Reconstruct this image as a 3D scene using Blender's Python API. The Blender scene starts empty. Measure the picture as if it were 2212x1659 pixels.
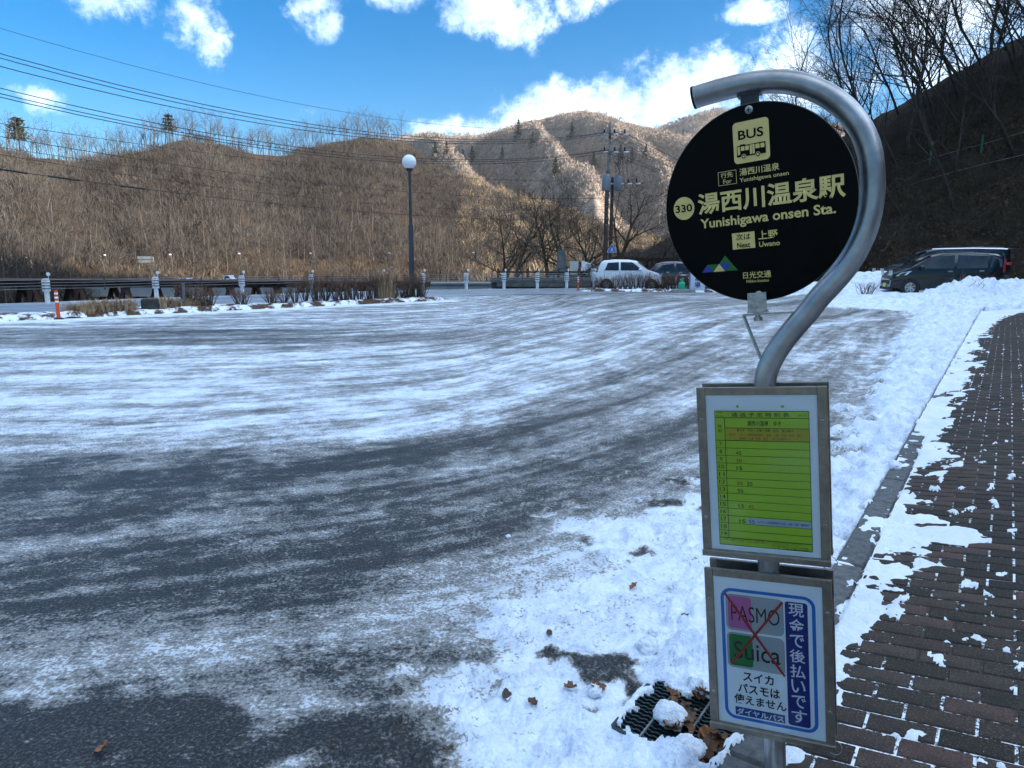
import bpy, bmesh, math, random
import numpy as np
from mathutils import Matrix, Vector
R = math.radians
rnd = random.Random(7)
scn = bpy.context.scene
col = scn.collection

# ------------------------------------------------------------------ camera
F_PX, CX, CY, HOR, EYE = 1530.0, 1106.0, 829.5, 565.0, 1.70      # photo measured at 2212 px width
PITCH = math.atan((CY - HOR) / F_PX)
cam_d = bpy.data.cameras.new('camera')
cam = bpy.data.objects.new('camera', cam_d)
col.objects.link(cam)
cam.location = (0, 0, EYE)
cam.rotation_euler = (math.pi / 2 - PITCH, 0, 0)
cam_d.sensor_width = 36.0
cam_d.lens = F_PX / 2212.0 * 36.0
cam_d.clip_start = 0.05
cam_d.clip_end = 12000
scn.camera = cam

# ------------------------------------------------------------------ light
SUN_AZ, SUN_EL = 101.0, 26.0          # degrees, azimuth clockwise from the view direction
scn.view_settings.view_transform = 'Standard'
scn.view_settings.look = 'None'
scn.view_settings.gamma = 1.0
scn.view_settings.exposure = 2.08
scn.view_settings.use_curve_mapping = False
scn.render.engine = 'CYCLES'
scn.cycles.use_denoising = True
scn.cycles.max_bounces = 5
scn.cycles.diffuse_bounces = 2
scn.cycles.glossy_bounces = 2
scn.cycles.transparent_max_bounces = 8

sun_d = bpy.data.lights.new('sun', 'SUN')
sun_d.energy = 3.5
sun_d.angle = R(0.53)
sun_d.color = (1.0, 0.86, 0.70)
sun = bpy.data.objects.new('sun', sun_d)
col.objects.link(sun)
SDIR = Vector((math.sin(R(SUN_AZ)) * math.cos(R(SUN_EL)), math.cos(R(SUN_AZ)) * math.cos(R(SUN_EL)), math.sin(R(SUN_EL))))
sun.rotation_euler = (-SDIR).to_track_quat('-Z', 'Y').to_euler()
sun.location = (60, 10, 80)

world = bpy.data.worlds.new('World')
scn.world = world
world.use_nodes = True


def build_world():
    nt = world.node_tree
    N = nt.nodes
    L = nt.links
    N.clear()
    out = N.new('ShaderNodeOutputWorld')
    bg = N.new('ShaderNodeBackground')
    bg.inputs[1].default_value = 0.15
    L.new(bg.outputs[0], out.inputs[0])
    sky = N.new('ShaderNodeTexSky')
    sky.sky_type = 'NISHITA'
    sky.sun_disc = False
    sky.sun_elevation = R(SUN_EL)
    sky.sun_rotation = R(SUN_AZ)
    sky.altitude = 600
    sky.air_density = 1.0
    sky.dust_density = 0.1
    sky.ozone_density = 3.0
    hs = N.new('ShaderNodeHueSaturation')
    hs.inputs['Saturation'].default_value = 1.48
    hs.inputs['Value'].default_value = 0.30
    L.new(sky.outputs[0], hs.inputs['Color'])
    tc = N.new('ShaderNodeTexCoord')
    sep = N.new('ShaderNodeSeparateXYZ')
    L.new(tc.outputs['Generated'], sep.inputs[0])

    def mth(op, a, b=None, c=None):
        m = N.new('ShaderNodeMath')
        m.operation = op
        for i, v in enumerate((a, b, c)):
            if v is None:
                continue
            if isinstance(v, (int, float)):
                m.inputs[i].default_value = v
            else:
                L.new(v, m.inputs[i])
        return m.outputs[0]
    az = mth('MULTIPLY', mth('ARCTAN2', sep.outputs[0], sep.outputs[1]), 57.2958)
    el = mth('MULTIPLY', mth('ARCSINE', sep.outputs[2]), 57.2958)
    # cloud layer coordinates: the direction projected on a plane overhead
    zz = mth('ADD', mth('MAXIMUM', sep.outputs[2], 0.0), 0.16)
    comb = N.new('ShaderNodeCombineXYZ')
    L.new(mth('DIVIDE', sep.outputs[0], zz), comb.inputs[0])
    L.new(mth('DIVIDE', sep.outputs[1], zz), comb.inputs[1])

    def noise(vec, scale, detail, rough, dist=0.0, lac=2.0):
        n = N.new('ShaderNodeTexNoise')
        n.inputs['Scale'].default_value = scale
        n.inputs['Detail'].default_value = detail
        n.inputs['Roughness'].default_value = rough
        n.inputs['Distortion'].default_value = dist
        L.new(vec, n.inputs['Vector'])
        return n.outputs['Fac']
    n1 = noise(comb.outputs[0], 3.2, 5, 0.58, 0.0)
    n2 = noise(tc.outputs['Generated'], 13.0, 6, 0.74, 0.0)
    ad = mth('ADD', mth('MULTIPLY', n1, 0.45), mth('MULTIPLY', n2, 1.75))   # ~0.62 mean

    ae = N.new('ShaderNodeCombineXYZ')
    L.new(az, ae.inputs[0])
    L.new(el, ae.inputs[1])

    def vm(op, *a):
        x = N.new('ShaderNodeVectorMath')
        x.operation = op
        for i, v in enumerate(a):
            if isinstance(v, tuple):
                x.inputs[i].default_value = v
            else:
                L.new(v, x.inputs[i])
        return x
    # cloud banks in view (azimuth, elevation, half sizes in degrees)
    blobs = [(-27.0, 17.8, 3.6, 2.3), (-23.0, 16.6, 1.9, 2.4), (-21.6, 14.9, 1.5, 1.8), (-30.9, 19.4, 2.4, 1.2),
             (-14.9, 18.2, 2.2, 2.0), (-14.0, 16.6, 1.6, 1.4), (-8.6, 19.0, 2.4, 1.5), (-1.8, 18.9, 3.8, 2.2), (1.0, 17.3, 3.0, 1.9),
             (4.8, 18.2, 1.8, 1.0), (7.0, 19.2, 1.6, 1.0), (-32.8, 10.2, 2.1, 1.2),
             (-2.0, 9.6, 5.0, 1.6), (3.0, 10.4, 6.5, 2.6), (9.0, 11.0, 7.0, 2.4), (16.0, 12.2, 8.0, 2.8),
             (21.0, 20.0, 9.0, 1.9), (30.0, 15.5, 9.0, 5.2), (17.8, 17.2, 2.4, 0.8), (43.0, 15.0, 13.0, 7.0), (-62.0, 22.0, 14.0, 6.0)]
    acc = None
    for a0, e0, ra, re in blobs:
        ra, re = ra * 1.1, re * 1.1
        q = vm('MULTIPLY_ADD', ae.outputs[0], (1 / ra, 1 / re, 0), (-a0 / ra, -e0 / re, 0)).outputs[0]
        q = vm('DOT_PRODUCT', q, q).outputs['Value']
        acc = q if acc is None else mth('MINIMUM', acc, q)
    acc = mth('MAXIMUM', mth('SUBTRACT', 1.0, acc), -0.6)
    cov = mth('ADD', mth('SUBTRACT', ad, 1.13), mth('MULTIPLY', acc, 0.36))
    mr = N.new('ShaderNodeMapRange')
    mr.interpolation_type = 'SMOOTHSTEP'
    mr.inputs['From Min'].default_value = -0.06
    mr.inputs['From Max'].default_value = 0.44
    L.new(cov, mr.inputs['Value'])
    # denser unseen cloud overhead and behind, added to brighten and whiten the snow
    up = noise(comb.outputs[0], 1.3, 3, 0.6)
    mr2 = N.new('ShaderNodeMapRange')
    mr2.interpolation_type = 'SMOOTHSTEP'
    mr2.inputs['From Min'].default_value = 0.40
    mr2.inputs['From Max'].default_value = 0.58
    L.new(up, mr2.inputs['Value'])
    hi = N.new('ShaderNodeMapRange')
    hi.interpolation_type = 'SMOOTHSTEP'
    hi.inputs['From Min'].default_value = 22
    hi.inputs['From Max'].default_value = 34
    L.new(el, hi.inputs['Value'])
    fac = mth('MAXIMUM', mr.outputs[0], mth('MULTIPLY', mr2.outputs[0], hi.outputs[0]))
    shade = noise(tc.outputs['Generated'], 9.0, 2, 0.5)
    cr = N.new('ShaderNodeValToRGB')
    cr.color_ramp.elements[0].position = 0.36
    cr.color_ramp.elements[0].color = (1.35, 1.85, 2.6, 1)
    cr.color_ramp.elements[1].position = 0.56
    cr.color_ramp.elements[1].color = (2.3, 2.8, 3.4, 1)
    L.new(shade, cr.inputs[0])
    mix = N.new('ShaderNodeMixRGB')
    L.new(mth('MULTIPLY', fac, 0.97), mix.inputs[0])
    L.new(hs.outputs[0], mix.inputs[1])
    # clouds towards the sun are brighter
    dp = N.new('ShaderNodeVectorMath')
    dp.operation = 'DOT_PRODUCT'
    L.new(tc.outputs['Generated'], dp.inputs[0])
    dp.inputs[1].default_value = SDIR
    gain = mth('ADD', 1.0, mth('MULTIPLY', mth('MULTIPLY', mth('MAXIMUM', dp.outputs['Value'], 0.0), mth('MAXIMUM', dp.outputs['Value'], 0.0)), 2.2))
    gv = N.new('ShaderNodeVectorMath')
    gv.operation = 'SCALE'
    L.new(cr.outputs[0], gv.inputs[0])
    L.new(gain, gv.inputs['Scale'])
    L.new(gv.outputs[0], mix.inputs[2])
    L.new(mix.outputs[0], bg.inputs[0])


build_world()
world.cycles.sampling_method = 'MANUAL'
world.cycles.sample_map_resolution = 512
scn.cycles.use_adaptive_sampling = True
scn.cycles.adaptive_threshold = 0.02

# ------------------------------------------------------------------ helpers
_c, _s = math.cos(PITCH), math.sin(PITCH)


def ray(px, py):
    a, b = (px - CX) / F_PX, (CY - py) / F_PX
    return np.array([a, _c + b * _s, -_s + b * _c])


def at(px, py, z=0.0):
    d = ray(px, py)
    t = (z - EYE) / d[2]
    return np.array([0, 0, EYE]) + d * t


def pt(px, py, depth):
    d = ray(px, py)
    return np.array([0, 0, EYE]) + d * (depth / d[1])


def hsh(ix, iy, seed):
    n = (ix.astype(np.int64) * 374761393 + iy.astype(np.int64) * 668265263 + seed * 974634777) & 0x7fffffff
    n = ((n ^ (n >> 13)) * 1274126177) & 0x7fffffff
    n = ((n ^ (n >> 16)) * 2246822519) & 0x7fffffff
    return (n & 0xffff) / 65535.0


def vnoise(x, y, seed=0):
    ix, iy = np.floor(x), np.floor(y)
    fx, fy = x - ix, y - iy
    ux, uy = fx * fx * fx * (fx * (fx * 6 - 15) + 10), fy * fy * fy * (fy * (fy * 6 - 15) + 10)

    def g(dx, dy):
        a = hsh(ix + dx, iy + dy, seed) * 2 * np.pi
        return np.cos(a) * (fx - dx) + np.sin(a) * (fy - dy)
    a = g(0, 0) * (1 - ux) + g(1, 0) * ux
    b = g(0, 1) * (1 - ux) + g(1, 1) * ux
    return (a * (1 - uy) + b * uy) * 1.5


def fbm(x, y, oct=4, seed=0, gain=0.5):
    s, a = 0.0, 1.0
    for o in range(oct):
        s = s + a * vnoise(x * 2.0 ** o + 17.3 * o, y * 2.0 ** o - 9.1 * o, seed + o)
        a *= gain
    return s


def sst(a, b, x):
    t = np.clip((np.asarray(x, float) - a) / (b - a), 0, 1)
    return t * t * (3 - 2 * t)


def tag(o, label=None, cat=None, group=None, kind=None):
    if label:
        o['label'] = label
    if cat:
        o['category'] = cat
    if group:
        o['group'] = group
    if kind:
        o['kind'] = kind
    return o


def link(o, parent=None):
    col.objects.link(o)
    if parent is not None:
        o.parent = parent
    return o


def empty(name, loc=(0, 0, 0), rz=0.0, label=None, cat=None, group=None, parent=None):
    o = bpy.data.objects.new(name, None)
    o.empty_display_size = 0.2
    o.location = loc
    o.rotation_euler = (0, 0, rz)
    link(o, parent)
    return tag(o, label, cat, group)


def inst(name, mesh, parent=None, loc=(0, 0, 0), rot=(0, 0, 0), sc=(1, 1, 1)):
    o = bpy.data.objects.new(name, mesh)
    o.location = loc
    o.rotation_euler = rot
    o.scale = sc if not isinstance(sc, (int, float)) else (sc, sc, sc)
    return link(o, parent)


ORD = ('first second third fourth fifth sixth seventh eighth ninth tenth eleventh twelfth thirteenth fourteenth fifteenth sixteenth seventeenth eighteenth nineteenth twentieth '
       'twenty-first twenty-second twenty-third twenty-fourth twenty-fifth twenty-sixth twenty-seventh twenty-eighth twenty-ninth thirtieth').split()


def ordinal_labels(objs, phrase):
    """label alike things by their place in the row, left to right"""
    for i, o in enumerate(sorted(objs, key=lambda o: o.location.x / o.location.y)):
        o['label'] = (ORD[i] + ' ' + phrase) if i else ('leftmost ' + phrase)


def copy_tree(o, parent=None):
    c = o.copy()
    col.objects.link(c)
    c.parent = parent
    for ch in list(o.children):
        copy_tree(ch, c)
    return c


def frame_of(d):
    d = Vector(d).normalized()
    a = Vector((0, 0, 1)) if abs(d.z) < 0.95 else Vector((1, 0, 0))
    u = d.cross(a).normalized()
    return u, d.cross(u).normalized()


class MB:
    """collects faces for one mesh object"""

    def __init__(self):
        self.v, self.f, self.m = [], [], []

    def face(self, pts, mi=0):
        n = len(self.v)
        self.v += [tuple(p) for p in pts]
        self.f.append(tuple(range(n, n + len(pts))))
        self.m.append(mi)
        return self

    def box(self, c, s, mi=0, rz=0.0, mat=None):
        n = len(self.v)
        for dx, dy, dz in ((-1, -1, -1), (1, -1, -1), (1, 1, -1), (-1, 1, -1), (-1, -1, 1), (1, -1, 1), (1, 1, 1), (-1, 1, 1)):
            p = Vector((dx * s[0] / 2, dy * s[1] / 2, dz * s[2] / 2))
            if rz:
                p = Matrix.Rotation(rz, 3, 'Z') @ p
            if mat is not None:
                p = mat @ p
            self.v.append((p.x + c[0], p.y + c[1], p.z + c[2]))
        for q in ((0, 3, 2, 1), (4, 5, 6, 7), (0, 1, 5, 4), (1, 2, 6, 5), (2, 3, 7, 6), (3, 0, 4, 7)):
            self.f.append(tuple(n + i for i in q))
            self.m.append(mi)
        return self

    def cbox(self, c, s, b=0.01, mi=0):
        """box with chamfered top edges"""
        n = len(self.v)
        x, y, z = s[0] / 2, s[1] / 2, s[2] / 2
        for dx, dy, zz in ((x, y, -z), (x, y, z - b), (x - b, y - b, z)):
            for sx, sy in ((-1, -1), (1, -1), (1, 1), (-1, 1)):
                self.v.append((c[0] + sx * dx, c[1] + sy * dy, c[2] + zz))
        for l in (0, 4):
            for i in range(4):
                j = (i + 1) % 4
                self.f.append((n + l + i, n + l + j, n + l + 4 + j, n + l + 4 + i))
                self.m.append(mi)
        self.f.append((n + 8, n + 9, n + 10, n + 11))
        self.f.append((n + 3, n + 2, n + 1, n))
        self.m += [mi, mi]
        return self

    def tube(self, path, r, n=8, mi=0, cap=True):
        path = [Vector(p) for p in path]
        rr = r if isinstance(r, (list, tuple)) else [r] * len(path)
        base = len(self.v)
        u = None
        for i, p in enumerate(path):
            d = (path[min(i + 1, len(path) - 1)] - path[max(i - 1, 0)]).normalized()
            if u is None:
                u, w = frame_of(d)
            else:
                u = (u - d * u.dot(d)).normalized()
                w = d.cross(u)
            for k in range(n):
                a = 2 * math.pi * k / n
                q = p + (u * math.cos(a) + w * math.sin(a)) * rr[i]
                self.v.append(tuple(q))
        for i in range(len(path) - 1):
            for k in range(n):
                a, b = base + i * n + k, base + i * n + (k + 1) % n
                self.f.append((a, b, b + n, a + n))
                self.m.append(mi)
        if cap:
            self.f.append(tuple(base + k for k in reversed(range(n))))
            self.f.append(tuple(base + (len(path) - 1) * n + k for k in range(n)))
            self.m += [mi, mi]
        return self

    def lathe(self, prof, c=(0, 0, 0), n=16, axis='Z', mi=0):
        """prof: list of (radius, height)"""
        base = len(self.v)
        for r, h in prof:
            for k in range(n):
                a = 2 * math.pi * k / n
                p = (r * math.cos(a), r * math.sin(a), h)
                if axis == 'Y':
                    p = (p[0], p[2], p[1])
                elif axis == 'X':
                    p = (p[2], p[0], p[1])
                self.v.append((p[0] + c[0], p[1] + c[1], p[2] + c[2]))
        for i in range(len(prof) - 1):
            for k in range(n):
                a, b = base + i * n + k, base + i * n + (k + 1) % n
                self.f.append((a, b, b + n, a + n))
                self.m.append(mi)
        self.f.append(tuple(base + k for k in range(n)))
        self.f.append(tuple(base + (len(prof) - 1) * n + k for k in range(n)))
        self.m += [mi, mi]
        return self

    def prism(self, pts, y0, y1, mi=0):
        """outline in x,z extruded along y"""
        n = len(self.v)
        k = len(pts)
        for y in (y0, y1):
            self.v += [(p[0], y, p[1]) for p in pts]
        self.f.append(tuple(n + i for i in range(k)))
        self.f.append(tuple(n + k + i for i in reversed(range(k))))
        for i in range(k):
            j = (i + 1) % k
            self.f.append((n + i, n + k + i, n + k + j, n + j))
        self.m += [mi] * (k + 2)
        return self

    def mesh(self, name, mats, smooth=False, fix=True):
        me = bpy.data.meshes.new(name)
        me.from_pydata(self.v, [], self.f)
        for m in (mats if isinstance(mats, (list, tuple)) else [mats]):
            me.materials.append(m)
        if len(me.materials) > 1:
            me.polygons.foreach_set('material_index', self.m)
        if fix:
            bm = bmesh.new()
            bm.from_mesh(me)
            bmesh.ops.recalc_face_normals(bm, faces=bm.faces)
            bm.to_mesh(me)
            bm.free()
        if smooth:
            me.polygons.foreach_set('use_smooth', [True] * len(me.polygons))
            if smooth is not True:
                try:
                    me.set_sharp_from_angle(angle=R(smooth))
                except Exception:
                    pass
        me.update()
        return me

    def build(self, name, mats, parent=None, smooth=False, loc=(0, 0, 0), rot=(0, 0, 0), fix=True):
        return inst(name, self.mesh(name, mats, smooth, fix), parent, loc, rot)


def np_mesh(name, V, Fq, mats, attrs=None, smooth=True, mi=None):
    """fast mesh from numpy arrays; Fq (n,3) or (n,4)"""
    me = bpy.data.meshes.new(name)
    V = np.ascontiguousarray(V, np.float32)
    Fq = np.ascontiguousarray(Fq, np.int32)
    k = Fq.shape[1]
    me.vertices.add(len(V))
    me.vertices.foreach_set('co', V.ravel())
    me.loops.add(Fq.size)
    me.loops.foreach_set('vertex_index', Fq.ravel())
    me.polygons.add(len(Fq))
    me.polygons.foreach_set('loop_start', np.arange(0, Fq.size, k, dtype=np.int32))
    me.polygons.foreach_set('use_smooth', np.full(len(Fq), smooth, dtype=bool))
    for m in (mats if isinstance(mats, (list, tuple)) else [mats]):
        me.materials.append(m)
    if mi is not None:
        me.polygons.foreach_set('material_index', np.ascontiguousarray(mi, np.int32))
    me.update(calc_edges=True)
    for an, arr in (attrs or {}).items():
        arr = np.ascontiguousarray(arr, np.float32)
        if arr.ndim == 1:
            a = me.attributes.new(an, 'FLOAT', 'POINT')
            a.data.foreach_set('value', arr)
        else:
            a = me.attributes.new(an, 'FLOAT_VECTOR', 'POINT')
            a.data.foreach_set('vector', arr.ravel())
    return me


def grid_faces(nr, nc):
    i = np.arange(nr - 1)[:, None] * nc + np.arange(nc - 1)[None, :]
    i = i.ravel()
    return np.stack([i, i + 1, i + nc + 1, i + nc], -1)


# ------------------------------------------------------------------ materials
class NT:
    def __init__(self, name):
        self.m = bpy.data.materials.new(name)
        self.m.use_nodes = True
        self.t = self.m.node_tree
        self.n = self.t.nodes
        self.l = self.t.links
        self.p = self.n['Principled BSDF']

    def new(self, typ, **kw):
        x = self.n.new(typ)
        for k, v in kw.items():
            setattr(x, k, v)
        return x

    def put(self, sock, v):
        if isinstance(v, bpy.types.NodeSocket):
            self.l.new(v, sock)
        else:
            sock.default_value = v

    def noise(self, scale, detail=4, rough=0.5, vec=None, dist=0.0, obj=True):
        x = self.new('ShaderNodeTexNoise')
        x.inputs['Scale'].default_value = scale
        x.inputs['Detail'].default_value = detail
        x.inputs['Roughness'].default_value = rough
        x.inputs['Distortion'].default_value = dist
        if vec is None:
            vec = self.coord()
        self.l.new(vec, x.inputs['Vector'])
        return x.outputs['Fac']

    def coord(self):
        if not hasattr(self, '_tc'):
            self._tc = self.new('ShaderNodeTexCoord').outputs['Object']
        return self._tc

    def math(self, op, a, b=0.0, clamp=False):
        x = self.new('ShaderNodeMath', operation=op, use_clamp=clamp)
        self.put(x.inputs[0], a)
        self.put(x.inputs[1], b)
        return x.outputs[0]

    def ramp(self, fac, stops):
        x = self.new('ShaderNodeValToRGB')
        e = x.color_ramp.elements
        while len(e) < len(stops):
            e.new(0.5)
        for el, (p, c) in zip(e, stops):
            el.position = p
            el.color = (*c, 1) if len(c) == 3 else c
        self.l.new(fac, x.inputs[0])
        return x.outputs[0]

    def mix(self, f, a, b, typ='MIX'):
        x = self.new('ShaderNodeMixRGB', blend_type=typ)
        self.put(x.inputs[0], f)
        self.put(x.inputs[1], a if isinstance(a, bpy.types.NodeSocket) else (*a[:3], 1))
        self.put(x.inputs[2], b if isinstance(b, bpy.types.NodeSocket) else (*b[:3], 1))
        return x.outputs[0]

    def maprange(self, v, a, b, c=0.0, d=1.0, smooth=True):
        x = self.new('ShaderNodeMapRange')
        x.interpolation_type = 'SMOOTHSTEP' if smooth else 'LINEAR'
        x.inputs['From Min'].default_value = a
        x.inputs['From Max'].default_value = b
        x.inputs['To Min'].default_value = c
        x.inputs['To Max'].default_value = d
        self.l.new(v, x.inputs['Value'])
        return x.outputs[0]

    def attr(self, name, vec=False):
        x = self.new('ShaderNodeAttribute', attribute_name=name)
        return x.outputs['Vector' if vec else 'Fac']

    def bump(self, h, strength=0.3, dist=0.01, prev=None):
        x = self.new('ShaderNodeBump')
        x.inputs['Strength'].default_value = strength
        x.inputs['Distance'].default_value = dist
        self.l.new(h, x.inputs['Height'])
        if prev is not None:
            self.l.new(prev, x.inputs['Normal'])
        return x.outputs[0]


def MAT(name, c, rough=0.6, metal=0.0, var=0.18, scale=6.0, bump=0.0, bscale=60.0, bdist=0.01, rand=0.0, spec=0.5, coat=0.0, vrough=0.0):
    k = NT(name)
    p = k.p
    n = k.noise(scale, 5, 0.6)
    dark = tuple(x * (1 - var) for x in c)
    lite = tuple(min(1.0, x * (1 + var)) for x in c)
    colr = k.ramp(n, [(0.3, dark), (0.7, lite)])
    if rand > 0:
        oi = k.new('ShaderNodeObjectInfo')
        f = k.maprange(oi.outputs['Random'], 0, 1, 1 - rand, 1 + rand, False)
        vm = k.new('ShaderNodeVectorMath', operation='SCALE')
        k.l.new(colr, vm.inputs[0])
        k.l.new(f, vm.inputs['Scale'])
        colr = vm.outputs[0]
    k.l.new(colr, p.inputs['Base Color'])
    p.inputs['Metallic'].default_value = metal
    p.inputs['Specular IOR Level'].default_value = spec
    p.inputs['Coat Weight'].default_value = coat
    p.inputs['Coat Roughness'].default_value = 0.08
    if vrough:
        k.l.new(k.maprange(n, 0.3, 0.7, max(0.02, rough - vrough), rough + vrough), p.inputs['Roughness'])
    else:
        p.inputs['Roughness'].default_value = rough
    if bump:
        k.l.new(k.bump(k.noise(bscale, 4, 0.6), bump, bdist), p.inputs['Normal'])
    return k.m
# ------------------------------------------------------------------ ground
KD = np.array([0.5693, 0.8221])        # along the kerb (away from the camera)
ND = np.array([0.8221, -0.5693])       # across the kerb, towards the pavement
KF, KB = -0.612, -0.466                # kerb front and back edge in the across direction
SLOPE = 0.12                           # the pavement rises away from the kerb


def pav_z(v):
    return 0.13 + SLOPE * (v - KB)


def uv2w(u, v, z=None):
    p = KD * u + ND * v
    return (p[0], p[1], pav_z(v) if z is None else z)


TRACK = np.array([(-60, 1.0), (-12, 3.1), (-3.3, 4.2), (-0.4, 5.2), (2.2, 8.0), (5, 12.5), (8.5, 18.5), (15, 27.0), (24, 38.0), (60, 80)])
GUARD = np.array([(-60, -4), (-32, 16.5), (-24.5, 24.6), (-19.3, 29.6), (-16.5, 33.1), (-13.6, 36), (-10.9, 38.8), (-7.5, 41.3), (-5.3, 42.6), (-2.8, 43.8), (-0.5, 44.6), (1.6, 45.2), (3.5, 45.8), (5.3, 46.4), (12, 50.5), (20, 55), (60, 75)])


def poly_uv(P, x, y):
    """signed distance (positive to the left of travel) and arc length along polyline P"""
    best = np.full(x.shape, 1e9)
    sd = np.zeros(x.shape)
    uu = np.zeros(x.shape)
    acc = 0.0
    for a, b in zip(P[:-1], P[1:]):
        d = b - a
        Ls = math.hypot(*d)
        d = d / Ls
        rx, ry = x - a[0], y - a[1]
        t = np.clip(rx * d[0] + ry * d[1], 0, Ls)
        ex, ey = rx - d[0] * t, ry - d[1] * t
        dd = np.hypot(ex, ey)
        m = dd < best
        best = np.where(m, dd, best)
        sg = np.sign(d[0] * ry - d[1] * rx)
        sd = np.where(m, sg * dd, sd)
        uu = np.where(m, acc + t, uu)
        acc += Ls
    return sd, uu


_tx = np.linspace(-90, 90, 3601)
_ty = np.interp(_tx, TRACK[:, 0], TRACK[:, 1])
_ker = np.exp(-np.linspace(-2.5, 2.5, 101) ** 2)
_ty = np.convolve(np.pad(_ty, 50, mode='edge'), _ker / _ker.sum(), 'valid')
_tm = np.gradient(_ty, _tx)
_ts = np.concatenate([[0], np.cumsum(np.hypot(np.diff(_tx), np.diff(_ty)))])
_ts = _ts - np.interp(-60, _tx, _ts)


def track_uv(x, y):
    """coordinates along and across the family of curves parallel to the driven path"""
    f_, m_ = np.interp(x, _tx, _ty), np.interp(x, _tx, _tm)
    w_ = np.sqrt(1 + m_ * m_)
    return (y - f_) / w_, np.interp(x, _tx, _ts) + (y - f_) * m_ / w_ * 0.6


GR_U, GR_V, GR_SU, GR_SV = 2.34, -0.835, 0.36, 0.40      # drain grate centre and size
ISL_A, ISL_B = np.array([-15.0, 19.9]), np.array([-2.9, 31.6])      # planted strip, lot side


def isl_uv(x, y):
    d = ISL_B - ISL_A
    Ls = math.hypot(*d)
    d = d / Ls
    return ((x - ISL_A[0]) * d[0] + (y - ISL_A[1]) * d[1]), (-(x - ISL_A[0]) * d[1] + (y - ISL_A[1]) * d[0]), Ls


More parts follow.
